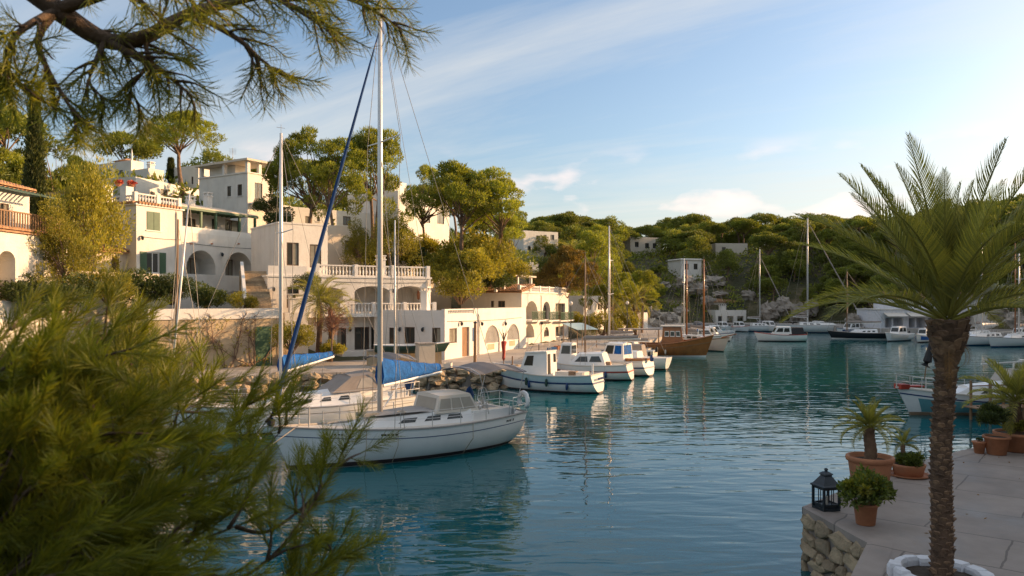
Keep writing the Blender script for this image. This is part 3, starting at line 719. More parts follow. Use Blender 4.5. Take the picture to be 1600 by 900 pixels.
for i, u in enumerate((-1.15,)):
    q = MB(); q.add([F2(u,1.1,za-1.5), F2(u,7,za-1.5), F2(u,7,za+3.7), F2(u,1.1,za+.45), F2(u+.2,1.1,za-1.5), F2(u+.2,7,za-1.5), F2(u+.2,7,za+3.7), F2(u+.2,1.1,za+.45)], [(0,1,2,3),(7,6,5,4),(0,4,5,1),(1,5,6,2),(2,6,7,3),(3,7,4,0)]); q.build('stair_wall', M_WHITE2, s)
F2 = Fac(440, 47, 35); s = thing('staircase', 'lower flight of tan steps beside the palm, below the white terrace', 'stairs', F2(0, 0, 1.2))
for i in range(12): q = MB(); q.box(0, 1.1, .6+i*.3, .6+i*.3+.31, 1.0, 1.4+i*.2, F2); q.build('step', M_STONE, s)

# --- tall white block with terraces (B)
F = Fac(435, 53, 36); r = house('terrace_house', 'white stepped house with two segmental arches, balustraded terraces and a blank tower block', F, 4, 2)
zt = F.z(435, 349); block(r, F, F.u(512), 6, 3.5, zt, M_WHITE, [('glass', 448, 467, 379, 415), ('glass', 484, 502, 382, 418)], cornice=.05)
B = Fac(418, 51.2, 29); Wb = B.u(673); zb = B.z(600, 435)
block(r, B, Wb, 5, .8, zb, M_WHITE, [('glass', 448, 467, 448, 481), ('hole', 554, 609, 447, 487, 2.4, .45), ('hole', 619, 664, 447, 487, 2.4, .45), ('win', 527, 541, 513, 542), ('glass', 554, 577, 511, 547), ('glass', 580, 592, 511, 547), ('hole', 497, 536, 449, 487, 1.2, .4)], cornice=.07, cm=M_WHITE2)
balustrade(B, B.u(497), Wb-.15, zb+.125, .78, r, .2)
q = MB(); q.box(.05, B.u(480), .05, .22, zb+.125, zb+.75, B); q.build('parapet', M_WHITE2, r)
zl = B.z(600, 491); q = MB(); q.box(B.u(475), Wb+.05, -.9, .05, zl-.16, zl, B); q.build('balcony_slab', M_WHITE2, r)
balustrade(B, B.u(477), Wb-.05, zl, .82, r, -.75)
q = MB(); q.box(B.u(438), B.u(474), -1.3, -.02, 1.0, B.z(456, 488), B); q.build('porch_wall', M_WHITE, r)
chimney(B, B.u(611), 2.2, zb+.12, 1.3, r, .55)
chimney(B, B.u(455), -.7, B.z(456, 488), .9, r, .6)
q = MB(); q.box(B.u(525), B.u(592), -1.6, -.02, .9, 1.75, B); q.build('door_step', M_WHITE2, r)
q = MB(); u = B.u(641); q.lathe([(.02,0),(.16,.1),(.2,.45),(.14,.75),(.17,.8)], 10, B(u+1.2, 1.2, zl+1.0)); q.build('urn', M_TERRA, r)

# --- boathouse on the quay with two barred arches
F = Fac(695, 52, 67.6); Wf = F.u(822); r = house('boathouse', 'low white boathouse with a wooden door and two barred arches on the quay', F, 4, 1.2); zt = F.z(695, 492)
block(r, F, Wf, 5.6, .8, zt, M_WHITE2, [('win', 702, 714, 513, 536), ('door', 722, 733.5, 511, 557, .25), ('blue', 738, 743, 512, 533, .1), ('grille', 757, 781, 508, 556, .55, -1), ('grille', 792, 812, 506, 549, .55, -1)],
      [('glass', 608, 619, 512, 537), ('glass', 632, 648, 511, 537), ('glass', 675, 688, 512, 540)])
q = MB(); pz = F.z(695, 483)
q.box(0, F.u(700), .003, .25, zt+.003, pz, F); q.box(F.u(741), Wf, .003, .25, zt+.003, pz, F); q.box(F.u(700), F.u(741), .06, .2, pz-.1, pz, F)
q.box(.0, .25, .25, 5.6, zt+.003, pz-.08, F); q.box(Wf-.25, Wf, .25, 5.6, zt+.003, pz, F); q.build('parapet', M_WHITE2, r)
balustrade(F, F.u(700)+.02, F.u(741)-.02, zt+.003, pz-zt-.01, r, .13, .26, posts=False)
chimney(F, F.u(714), 2.5, zt, 1.6, r, .5)

# --- arcaded house beyond the boathouse (C)
F = Fac(815, 68, 67); Wc = F.u(888); r = house('arcaded_house', 'white arcaded house with green balconies and a dark tiled roof beyond the boathouse', F, 4, 1.2); zt = F.z(815, 458)
block(r, F, Wc, 6, .6, zt, M_WHITE, [('hole', 820, 841, 470, 499, 1.6, -1), ('glass', 848, 860, 471, 499, .5, -1), ('glass', 868, 883, 474, 500, .3), ('hole', 820, 835, 506, 528, 1.0, -1), ('win', 850, 858, 511, 526, .2, -1), ('win', 868, 880, 510, 525, .2)], [('win', 767, 772, 470, 481), ('win', 778, 789, 470, 481)], cornice=.1)
S = F.side(0, True, 6); tiled_roof(S, -.2, 6.1, 0, 3, zt+.13, zt+.75, r)
for a, b in ((820, 841), (847, 862), (866, 886)):
    zf = F.z((a+b)/2, 500); q = MB(); q.box(F.u(a)-.1, F.u(b)+.1, -.75, -.01, zf-.12, zf, F); sl = q.build('balcony', M_WHITE2, r)
    q = MB(); k = F.u(a)
    while k < F.u(b): q.box(k, k+.03, -.72, -.69, zf, zf+.75, F); k += .14
    q.box(F.u(a), F.u(b), -.74, -.67, zf+.75, zf+.8, F); q.build('balcony_railing', M_GREENP, sl, kind='stuff')
balustrade(F, .2, Wc-.2, zt+.12, .55, r, .3)
for px in (806, 818, 838, 858):
    q = MB(); u = F.u(px); q.box(u-.12, u+.12, 1.8, 2.04, zt+.1, F.z(818, 430), F); q.build('column', M_WHITE2, r)
q = MB(); zz = F.z(818, 430); q.box(F.u(803), F.u(862), 1.6, 4.5, zz, zz+.14, F); q.build('pergola_roof', M_CREAM, r)

# --- houses higher on the left slope
def plain(name, label, px0, Y0, deg, px1, D, ptop, pbot, front=(), left=(), m=None, parapet=.3, z0=None, cornice=0, right=()):
    F = Fac(px0, Y0, deg); r = house(name, label, F, 1, F.z(px0, pbot)); z1 = F.z(px0, ptop)
    block(r, F, F.u(px1), D, (F.z(px0, pbot) if z0 is None else z0)-6, z1, m or M_WHITE, front, left, parapet=parapet, cornice=cornice, right=right); return r, F, z1

r, F, z1 = plain('hillside_house', 'long low white house in shade behind the shuttered house roof', 212, 72, 74, 348, 6, 281, 325, [('win', 251, 262, 296, 306), ('win', 259, 268, 299, 309) if False else ('win', 234, 242, 300, 312), ('win', 291, 303, 303, 317), ('win', 329, 340, 307, 318)])
r, F, z1 = plain('tower_house', 'white tower house with an open roof loggia above the tall pines', 387, 70, 58, 426, 7, 270, 330, [('glass', 398, 410, 286, 312)], [('win', 355, 361, 291, 307), ('win', 371, 378, 288, 306)], parapet=0, cornice=.08)
Wd = F.u(426); zr = F.z(387, 251)
for u, w in ((.15,.15), (Wd-.15,.15), (.15,3.4), (Wd-.15,3.4), (.15,6.8), (Wd/2,.15)):
    q = MB(); q.box(u-.16, u+.16, w-.14, w+.16, z1+.12, zr, F); q.build('column', M_WHITE2, r)
q = MB(); q.box(-.35, Wd+.35, -.35, 7.2, zr, zr+.18, F); rf = q.build('roof', M_CREAM, r); q = MB(); q.add([F(-.35,-.35,zr+.183), F(Wd+.35,-.35,zr+.183), F(Wd+.35,7.2,zr+.183), F(-.35,7.2,zr+.183), F(Wd/2,3.4,zr+.7)], [(0,1,4),(1,2,4),(2,3,4),(3,0,4)]); q.build('roof_tiles', M_TILE, rf)
q = MB(); q.box(Wd*.3, Wd*.8, 2.8, 6.6, z1+.12, zr-.02, F); q.build('stair_head', M_WHITE2, r)
q = MB(); zz = F.z(400, 318); q.box(.2, Wd+1.2, -1.2, .1, zz-.15, zz, F); q.build('balcony', M_WHITE2, r)
r, F, z1 = plain('upper_house', 'white flat roofed house left of the tower house, with two lit windows', 310, 84, 62, 352, 5, 262, 305, [('glass', 319, 329, 276, 291), ('win', 340, 347, 279, 291)], [('win', 299, 302, 276, 288)])
r, F, z1 = plain('upper_house', 'white hilltop house with a little tiled roof turret at the upper left', 205, 92, 62, 224, 12, 254, 300, [('win', 208, 212, 266, 278)], [('win', 183, 192, 266, 276), ('win', 168, 174, 266, 278)])
S = F.side(0, True, 12); u = S.u(178); q = MB(); q.box(u-.7, u+.7, 1.1, 2.5, z1, z1+.6, S); t = q.build('turret', M_WHITE2, r)
q = MB(); zz = z1+.6; q.add([S(u-1.3,.5,zz), S(u+1.3,.5,zz), S(u+1.3,3.1,zz), S(u-1.3,3.1,zz), S(u,1.8,zz+.5)], [(0,1,4),(1,2,4),(2,3,4),(3,0,4),(3,2,1,0)]); q.build('turret_roof', M_TILE, t)
q = MB(); q.lathe([(.14,0),(.09,1.0),(0,1.5)], 8, F(.3, .3, z1+.3)); q.build('finial', M_WHITE2, r)
r, F, z1 = plain('upper_house', 'small stepped white roof block between the turreted house and the umbrella pine', 232, 90, 60, 256, 4, 268, 295, [('win', 236, 242, 274, 281)], parapet=.4)
chimney(F, 1.0, 1.0, z1, 1.0, r, .6)
r, F, z1 = plain('villa', 'white villa in blue shade behind the trunks of the tall pines', 446, 73, 40, 610, 6, 327, 352, [('glass', 477, 487, 338, 352), ('win', 495, 500, 338, 346, .2, -1), ('glass', 536, 548, 338, 352)])
r, F, z1 = plain('retaining_house', 'sunlit tan annex wall with one dark doorway behind the tall pine', 506, 63, 42, 574, 4, 351, 420, [('win', 539, 556, 376, 398, .3)], m=M_CREAM, parapet=0)
r, F, z1 = plain('villa', 'sunlit white villa with a stepped roofline between the two pine groups', 622, 78, 58, 702, 7, 305, 345, [('glass', 660, 672, 330, 348), ('glass', 683, 694, 332, 350)], parapet=.5, z0=9)
q = MB(); q.box(.5, 2.5, 1, 3, z1, z1+1.6, F); q.build('stair_head', M_WHITE2, r)
r, F, z1 = plain('retaining_house', 'pale stone terrace wall below the sunlit villa among bushes', 604, 66, 48, 705, 3, 396, 425, [], m=M_CREAM, parapet=.2)

# --- houses across the inlet
r, F, z1 = plain('far_house', 'pale three bay house high on the far slope left of the tall white mast', 818, 150, 30, 872, 7, 364, 400, [('win', 824, 830, 384, 392, .3, -1), ('win', 834, 840, 384, 392, .3, -1), ('win', 838, 844, 368, 375), ('win', 850, 854, 367, 375), ('win', 860, 866, 367, 375)], parapet=.5)
r, F, z1 = plain('far_house', 'low pale blue-white house with a flat roof below the three bay house', 803, 118, 25, 842, 5, 412, 432, [('win', 814, 820, 419, 427), ('win', 827, 832, 417, 425)])
r, F, z1 = plain('far_house', 'pinkish house under the ridge pines right of the tall white mast', 985, 185, 20, 1032, 8, 372, 392, [('win', 992, 998, 378, 386), ('win', 1008, 1014, 380, 388), ('win', 1020, 1026, 380, 388)], m=M_CREAM)
r, F, z1 = plain('far_house', 'small white house with a terrace behind the wooden twin masts', 1064, 158, 15, 1096, 6, 406, 424, [('glass', 1070, 1076, 412, 421), ('glass', 1084, 1090, 412, 421)], cornice=.3)
r, F, z1 = plain('far_house', 'white wall of a villa showing between trees on the far ridge', 1118, 180, 5, 1168, 6, 382, 396, [('win', 1128, 1134, 386, 393)], m=M_CREAM)
r, F, z1 = plain('waterside_house', 'low white boat shed with a stubby chimney on the far quay', 1118, 143, 8, 1166, 6, 487, 508, [('hole', 1136, 1146, 494, 508, 1.0), ('win', 1122, 1128, 494, 503), ('hole', 1152, 1162, 494, 508, 1.0)])
chimney(F, F.u(1131), .6, z1, 1.1, r, 1.0)
r, F, z1 = plain('waterside_house', 'pale house with a red tiled roof behind the boat shed', 1116, 149, 6, 1164, 6, 472, 490, [('win', 1142, 1154, 476, 483), ('win', 1122, 1128, 476, 483)], m=M_CREAM, parapet=0); tiled_roof(F, -.3, F.u(1164)+.3, 0, 5, z1+.02, z1+1.4, r)
r, F, z1 = plain('quay_house', 'white house behind the leaning bare tree on the village quay', 912, 92, 60, 950, 5, 466, 520, [('win', 918, 924, 474, 484), ('win', 934, 941, 474, 484), ('win', 920, 926, 495, 506), ('win', 936, 942, 495, 506)])
r, F, z1 = plain('quay_house', 'low whitewashed store behind the two quay palms', 946, 98, 55, 1012, 5, 494, 522, [('glass', 956, 966, 500, 514), ('win', 988, 996, 500, 510)])
r, F, z1 = plain('quay_house', 'pale grey row of quay sheds behind the wooden ketch', 1016, 128, 55, 1064, 5, 492, 508, [('win', 1024, 1030, 496, 502), ('win', 1044, 1050, 497, 503)], m=M_CREAM)

# --- waterside restaurant at the right
F = Fac(1376, 113, 3); r = house('restaurant', 'white waterside restaurant with striped openings and awnings behind the palm trunk', F, 4, 1.2); W1 = F.u(1492); zt = F.z(1376, 484)
block(r, F, W1, 7, .5, zt, M_SNOW, [('hole', 1383, 1394, 497, 512, 1.6), ('hole', 1396, 1411, 497, 512, 1.6), ('hole', 1420, 1430, 497, 512, 1.6), ('hole', 1432, 1446, 497, 512, 1.6), ('hole', 1450, 1462, 497, 512, 1.6), ('hole', 1466, 1486, 497, 512, 1.6)], cornice=.15, cm=M_WHITE2)
G = F.shifted(2.2, F.u(1410)); Wu = G.u(1530); zu = G.z(1410, 466); block(r, G, Wu, 6, zt, zu, M_SNOW, [('win', 1412, 1416, 474, 482), ('win', 1428, 1436, 472, 482), ('win', 1500, 1508, 472, 482)], parapet=0); tiled_roof(G, -.3, Wu+.3, 0, 4, zu+.02, zu+1.0, r)
H = F.shifted(-.6, F.u(1492)+.05); block(r, H, H.u(1532), 6, .5, H.z(1492, 466), M_SNOW, [('hole', 1494, 1522, 495, 509, 1.2), ('win', 1498, 1509, 472, 483)], cornice=.1)
for a, b in ((1380, 1412), (1416, 1448), (1450, 1488)):
    z = F.z(a, 489); q = MB(); q.add([F(F.u(a),-.02,z), F(F.u(b),-.02,z), F(F.u(b),-1.3,z-.5), F(F.u(a),-1.3,z-.5), F(F.u(a),-.02,z+.05), F(F.u(b),-.02,z+.05), F(F.u(b),-1.3,z-.45), F(F.u(a),-1.3,z-.45)], [(0,1,2,3),(7,6,5,4),(0,4,5,1),(1,5,6,2),(2,6,7,3),(3,7,4,0)]); q.build('awning', M_GEL2, r)
F = Fac(1345, 120, 4); r = house('stone_shed', 'small grey stone shed left of the restaurant', F, 2, 1.2); block(r, F, F.u(1376), 4, .5, F.z(1345, 492), M_ROCK, [('win', 1352, 1356, 498, 506), ('door', 1363, 1368, 496, 510, .2)], cornice=.1)
F = Fac(1536, 111, 5); r = house('stone_shed', 'low white boundary building right of the restaurant', F, 2, 1.2); block(r, F, F.u(1600), 4, .5, F.z(1536, 489), M_WHITE, [('win', 1560, 1566, 494, 502)], cornice=.08)

# drainpipes, wall lamps, cables and aerials that the facades carry
def trim(F, root, u, z0, z1): q = MB(); q.tube([F(u,-.07,z0), F(u,-.07,z1-.2), F(u,.02,z1)], .045, 6); q.build('drainpipe', M_CREAM, root)
def lamp(F, root, u, z): q = MB(); q.box(u-.04, u+.04, -.18, -.005, z+.12, z+.16, F); q.lathe([(.03,0),(.09,.04),(.11,.2),(.06,.26)], 8, F(u, -.18, z-.14)); q.build('wall_lamp', M_IRON, root)
def cable(F, root, u0, u1, z, sag=.12): q = MB(); q.tube([F(u0+(u1-u0)*i/8, -.03, z-sag*math.sin(math.pi*i/8)) for i in range(9)], .014, 4); q.build('cable', M_RUB, root)
def aerial(p, root):
    q = MB(); p = Vector(p); q.bar(p, p+Vector((0,0,1.6)), .02, 5)
    for k in range(5): q.bar(p+Vector((-.35,.0,1.5-.12*k)), p+Vector((.35,.0,1.5-.12*k)), .01, 4)
    q.build('aerial', M_WIRE, root)
def byname(n): return [o for o in COL.objects if o.name.split('.')[0] == n]
A_ = byname('shuttered_house')[0]; B_ = byname('terrace_house')[0]; C_ = byname('boathouse')[0]; D_ = byname('arcaded_house')[0]; E_ = byname('tower_house')[0]
F = Fac(213, 52, 65); W1 = F.u(285); trim(F, A_, W1-.55, 5, F.z(213, 322)); cable(F, A_, .2, W1-.2, F.z(250, 372), .05); lamp(F, A_, F.u(220), F.z(220, 372))
G = F.shifted(.35, W1)
for px in (345, 402): lamp(G, A_, G.u(px), G.z(px, 398))
cable(G, A_, .2, G.u(408), G.z(350, 384), .1)
for px in (298, 330, 372, 398): q = MB(); u = G.u(px); q.tube([G(u,-.16,G.z(px, 381)), G(u,.1,G.z(px, 381))], .06, 6); q.build('water_spout', M_TERRA, A_)
B = Fac(418, 51.2, 29); lamp(B, B_, B.u(427), B.z(427, 452)); lamp(B, B_, B.u(613.5), B.z(613, 455)); lamp(B, B_, B.u(546), B.z(546, 515)); trim(B, B_, B.u(668), 1.0, B.z(600, 437)); cable(B, B_, B.u(520), B.u(665), B.z(600, 441), .06)
F = Fac(695, 52, 67.6)
for px in (718, 750, 787): lamp(F, C_, F.u(px), F.z(px, 506))
trim(F, C_, F.u(747), 1.2, F.z(695, 492)); cable(F, C_, .3, F.u(815), F.z(760, 499), .08); S = F.side(0, True, 5.6)
for px in (626, 662): lamp(S, C_, S.u(px), S.z(px, 515))
F = Fac(815, 68, 67); trim(F, D_, F.u(845), 1.0, F.z(815, 460)); lamp(F, D_, F.u(844), F.z(844, 505)); aerial(F(3, 4, F.z(815, 458)), D_)
F = Fac(387, 70, 58); aerial(F(1.5, 4, F.z(387, 247)), E_); aerial(Fac(435, 53, 36)(2, 4, Fac(435, 53, 36).z(435, 349)), B_)
# ------------------------------------------------------------------ boats (local: x from stern to bow, z = 0 at the waterline)
class Hull:
    def __init__(s, L, B, fs, fm, fb, dep=0.45, bow=0.7, stern=0.0, tw=0.6, full=2.6, pw=2.1, tm=0.42):
        s.__dict__.update(L=L, B=B, fs=fs, fm=fm, fb=fb, dep=dep, bow=bow, stern=stern, tw=tw, full=full, pw=pw, tm=tm)
    def sheer(s, t):
        a, b, c = s.fs, s.fm, s.fb; k = .42
        if t < k: q = t/k; return a+(b-a)*(q*(2-q))
        q = (t-k)/(1-k); return b+(c-b)*q*q
    def beam(s, t):
        if t < s.tm: q = t/s.tm; f = s.tw+(1-s.tw)*(q*(2-q))
        else: q = (t-s.tm)/(1-s.tm); f = 1-q**s.pw
        return max(s.B/2*f, 0.015)
    def keel(s, t): return -s.dep*(1-abs(2*t-1)**4*(0.9 if t < .5 else 1.0))-0.02
    def pt(s, t, z, side, out=0.0):
        sh = s.sheer(t); k = s.keel(t); q = min(max((sh-z)/(sh-k), 0), 1)
        y = s.beam(t)*max(0.0, 1-q**s.full)**0.75*(1-0.10*q)+out
        x = t*s.L+s.bow*(z/s.fb)*t**4-s.stern*(z/s.fs)*(1-t)**4
        return (x, side*y, z)
    def shell(s, n=22, m=9):
        mb = MB()
        for side in (-1, 1):
            vs = []
            for i in range(n+1):
                t = i/n; sh, k = s.sheer(t), s.keel(t)
                for j in range(m+1): vs.append(s.pt(t, sh+(k-sh)*j/m, side))
            fs = []
            for i in range(n):
                for j in range(m):
                    a = i*(m+1)+j; f = (a, a+m+1, a+m+2, a+1); fs.append(f if side < 0 else f[::-1])
            mb.add(vs, fs)
        sh, k = s.sheer(0), s.keel(0)
        pts = [s.pt(0, sh+(k-sh)*j/m, 1) for j in range(m+1)]+[s.pt(0, sh+(k-sh)*j/m, -1) for j in range(m, -1, -1)]
        mb.add(pts, [tuple(range(len(pts)))]); return mb
    def strip(s, z0, z1, out=0.016, n=30, t0=0, t1=1.0, transom=True):       # z0, z1 functions of t
        mb = MB()
        m = 6
        for side in (-1, 1):
            vs = []; fs = []
            for i in range(n+1):
                t = t0+(t1-t0)*i/n
                for j in range(m+1): vs.append(s.pt(t, z0(t)+(z1(t)-z0(t))*j/m, side, out))
            for i in range(n):
                for j in range(m): k = i*(m+1)+j; f = (k, k+m+1, k+m+2, k+1); fs.append(f if side < 0 else f[::-1])
            mb.add(vs, fs)
        if transom and t0 == 0:
            q = [s.pt(0, z0(0), -1, out), s.pt(0, z1(0), -1, out), s.pt(0, z1(0), 1, out), s.pt(0, z0(0), 1, out)]
            mb.add([(p[0]-out, p[1], p[2]) for p in q], [(0,1,2,3)])
        return mb
    def deck(s, drop=0.05, inset=0.02, t0=0.0, t1=1.0, n=20, camber=0.04):
        mb = MB(); vs = []
        for i in range(n+1):
            t = t0+(t1-t0)*i/n; z = s.sheer(t)-drop
            a = s.pt(t, z, -1, -inset); b = s.pt(t, z, 1, -inset); vs += [a, ((a[0]+b[0])/2, 0, z+camber), b]
        fs = []
        for i in range(n): fs += [(3*i, 3*i+3, 3*i+4, 3*i+1), (3*i+1, 3*i+4, 3*i+5, 3*i+2)]
        return mb.add(vs, fs)
    def rail(s, r=0.03, n=22, t0=0, t1=1.0, lift=0.0, out=0.0):
        mb = MB()
        for side in (-1, 1): mb.tube([Vector(s.pt(t0+(t1-t0)*i/n, s.sheer(t0+(t1-t0)*i/n), side, out))+Vector((0,0,lift)) for i in range(n+1)], r, 5)
        if t0 == 0: a, b = s.pt(0, s.sheer(0), -1), s.pt(0, s.sheer(0), 1); mb.tube([Vector(a)+Vector((0,0,lift)), Vector(b)+Vector((0,0,lift))], r, 5)
        return mb

class Cab:                                # tapered deckhouse: bottom x0..x1, top pulled in by db (aft) and df (forward)
    def __init__(s, x0, x1, w0, w1, z0, z1, db=0.1, df=0.4, tap=0.9, cam=0.05, zf=None):
        s.__dict__.update(x0=x0, x1=x1, w0=w0, w1=w1, z0=z0, z1=z1, db=db, df=df, tap=tap, cam=cam, zf=z1 if zf is None else zf)
    def p(s, a, b, side, out=0.0):        # a along 0..1, b up 0..1, on the side wall
        xb = s.x0+(s.x1-s.x0)*a; xt = s.x0+s.db+(s.x1-s.df-s.x0-s.db)*a
        w = (s.w0+(s.w1-s.w0)*a); w = w*(1+(s.tap-1)*b)+out; z = s.z0+(s.z1+(s.zf-s.z1)*a-s.z0)*b
        return (xb+(xt-xb)*b, side*w, z)
    def shell(s, n=6):
        mb = MB(); vs = []
        for i in range(n+1):
            a = i/n; q = s.p(a, 1, -1); vs += [s.p(a, 0, -1), q, (q[0], 0, q[2]+s.cam), s.p(a, 1, 1), s.p(a, 0, 1)]
        fs = []
        for i in range(n):
            for k in range(4): fs.append((5*i+k, 5*i+5+k, 5*i+6+k, 5*i+1+k))
        fs += [(0,1,2,3,4), tuple(5*n+k for k in (4,3,2,1,0))]
        return mb.add(vs, fs)
    def pane(s, a0, a1, b0, b1, root, m=None, name='window', out=0.012, sides=(-1, 1), skew=0.0):
        for sd in sides:
            g = MB(); vs = [s.p(a0, b0, sd, out), s.p(a1, b0, sd, out), s.p(a1-skew, b1, sd, out), s.p(a0+skew, b1, sd, out)]
            vs += [s.p(a0, b0, sd, -.02), s.p(a1, b0, sd, -.02), s.p(a1-skew, b1, sd, -.02), s.p(a0+skew, b1, sd, -.02)]
            g.add(vs, [(0,1,2,3),(0,4,5,1),(1,5,6,2),(2,6,7,3),(3,7,4,0)]); g.build(name, m or M_GLASS, root)
    def endpane(s, front, y0, y1, b0, b1, root, m=None, name='windscreen'):
        a = 1 if front else 0; d = 0.014 if front else -0.014
        def q(y, b): p = s.p(a, b, 1); return (p[0]+d, p[1]*y, p[2])
        g = MB(); g.add([q(y0, b0), q(y1, b0), q(y1, b1), q(y0, b1)], [(0,1,2,3)]); g.build(name, m or M_GLASS, root)

def boat(name, label, group=None): return thing(name, label, 'boat', group=group)
def moor(root, X, Y, bx, by):             # stern at X, Y; bow towards bx, by
    root.matrix_basis = Matrix.Translation((X, Y, 0)) @ Matrix.Rotation(math.atan2(by-Y, bx-X), 4, 'Z'); return root
def wire(name, pts, root, r=0.011, m=None): q = MB(); q.tube(pts, r, 4); return q.build(name, m or M_WIRE, root)
def stanchions(H, root, t0, t1, n, h=0.55, wires=(0.55, 0.3)):
    for sd in (-1, 1):
        tops = []
        for i in range(n):
            t = t0+(t1-t0)*i/(n-1); a = Vector(H.pt(t, H.sheer(t), sd, -.05)); q = MB(); q.bar(a, a+Vector((0,0,h)), .014, 5); q.build('stanchion', M_STEEL, root); tops.append(a)
        for w in wires: wire('lifeline', [p+Vector((0,0,w)) for p in tops], root, .007, M_STEEL)
def pulpit(H, root, aft=False, h=0.6):
    ts = (0.0, 0.08) if aft else (0.9, 1.0); q = MB()
    for w in (h, h*.5):
        pts = []
        for sd in (-1, 1):
            seq = [Vector(H.pt(ts[1] if aft else ts[0], H.sheer(ts[1] if aft else ts[0]), sd, -.05)), Vector(H.pt(ts[0] if aft else ts[1], H.sheer(ts[0] if aft else ts[1]), sd, 0))]
            seq = [p+Vector((0.0 if aft else .08, 0, w)) for p in seq]; pts += seq if sd < 0 else seq[::-1]
        q.tube(pts, .018, 6)
    for sd in (-1, 1):
        for t in ts: a = Vector(H.pt(t, H.sheer(t), sd, -.03)); q.bar(a, a+Vector((0,0,h)), .018, 5)
    q.build('pushpit' if aft else 'pulpit', M_STEEL, root)
def sail_cover(root, a, b, h0, h1, m=M_CANVAS, wid=0.16):            # furled sail under a cover, deep at the mast
    a, b = Vector(a), Vector(b); n = 16; d = (b-a); n = 26; dn = d.normalized(); side = dn.cross(Vector((0,0,1))).normalized(); mb = MB(); vs = []; k = 10
    for i in range(n+1):
        t = i/n; hh = h1+(h0-h1)*(1-t)**1.15; c = a+d*t; ww = wid*(1-.55*t)*(1.25+.06*math.sin(i*1.3))
        for j in range(k):
            g = 2*math.pi*j/k; up = math.cos(g); vs.append(c+Vector((0,0,hh*.5+hh*.5*up+.010*math.sin(i*1.1+j*1.3)))+side*ww*math.sin(g)*(0.75 if up > 0 else 1.0))
    fs = []
    for i in range(n):
        for j in range(k): fs.append((i*k+j, (i+1)*k+j, (i+1)*k+(j+1) % k, i*k+(j+1) % k))
    fs += [tuple(range(k-1, -1, -1)), tuple(range(n*k, n*k+k))]
    o = mb.add(vs, fs).build('sail_cover', m, root, True)
    for t in (.2, .45, .7, .9):
        c = a+d*t; hh = h1+(h0-h1)*(1-t)**1.15; ww = wid*(1-.55*t)+.012; q = MB(); q.tube([c+Vector((0,0,hh*.5+(hh*.5+.012)*math.cos(g)))+side*ww*math.sin(g) for g in [2*math.pi*j/10 for j in range(11)]], .008, 4, False); q.build('lashing', M_ROPE, o)
    return o

def rig(root, H, tmast, zdeck, top, r=0.075, boom=None, cover=None, m=M_ALU, spread=((0.55, 0.75),), furl=None, cover_h=(0.75, 0.25), stays=True, forestay=True, far=False):
    x = tmast*H.L; n = 8; q = MB(); q.tube([(x,0,zdeck-.05), (x,0,zdeck+(top-zdeck)*.6), (x,0,top)], [r, r*.95, r*.7], n); ms = q.build('mast', m, root, True)
    q = MB(); q.bar((x,0,top), (x,0,top+.35), .008, 4); q.bar((x-.15,0,top+.22), (x+.18,0,top+.22), .008, 4); q.build('wind_vane', M_WIRE, ms)
    wr = .014 if far else .010
    chain = [H.pt(tmast, H.sheer(tmast), sd, -.05) for sd in (-1, 1)]
    tips = []
    for f, w in spread:
        z = zdeck+(top-zdeck)*f
        for sd in (-1, 1):
            q = MB(); q.tube([(x,0,z), (x-.12,sd*w,z+.08)], [.03, .018], 5); q.build('spreader', m, ms); tips.append((sd, (x-.12, sd*w, z+.08)))
    if stays:
        for i, sd in enumerate((-1, 1)):
            tp = [t for s_, t in tips if s_ == sd]
            wire('shroud', [chain[i]]+tp+[(x, 0, top-.2)], root, wr)
            wire('shroud', [(chain[i][0]-.35, chain[i][1], chain[i][2]), (x, 0, zdeck+(top-zdeck)*spread[0][0])], root, wr)
        wire('backstay', [(-.02, 0, H.sheer(0)), (x, 0, top)], root, wr)
    bowp = Vector(H.pt(1.0, H.fb, 1)); bowp.y = 0
    if forestay and not furl: wire('forestay', [bowp, (x, 0, top-.15)], root, wr)
    if furl:
        a = bowp+Vector((-.05,0,.15)); b = Vector((x+.04, 0, zdeck+(top-zdeck)*furl[0])); pts = [a+(b-a)*t for t in (0,.03,.1,.3,.5,.7,.9,1)]; f = furl[1]
        q = MB(); q.tube(pts, [f*.6, f*1.1, f*1.25, f*1.2, f*1.05, f*.85, f*.6, f*.3], 8); fo = q.build('furled_jib', furl[2], root, True)
        sp = MB(); sp.tube([a+(b-a)*(.02+.95*k/60)+Vector((0, math.sin(k*1.3), math.cos(k*1.3)*.4))*f*1.05*(1-.6*k/60) for k in range(61)], .012, 4, False); sp.build('jib_lashing', M_ROPE, fo)
        q = MB(); q.lathe([(.10,0),(.12,.05),(.12,.16),(.1,.2)], 10, (bowp.x-.05, 0, bowp.z+.02)); q.build('furler_drum', M_RUB, root)
    if boom:
        a = Vector((x-.1, 0, boom[0])); b = Vector(boom[1]); q = MB(); q.bar(a, b, .055 if not far else .07, 8); q.build('boom', m if not cover else M_GEL, root)
        if cover: sail_cover(root, a+Vector((.12,0,-.02)), a+(b-a)*.97+Vector((0,0,.03)), cover_h[0], cover_h[1], cover)
        wire('topping_lift', [b, (x, 0, top)], root, wr*.8)
        wire('mainsheet', [a+(b-a)*.8, (a+(b-a)*.7).xy.to_3d()+Vector((0,0,zdeck))], root, wr)
        q = MB(); q.bar((x-.08,0,zdeck+.1), a+(b-a)*.28, .022, 5); q.build('boom_vang', M_ALU, root)
    return ms

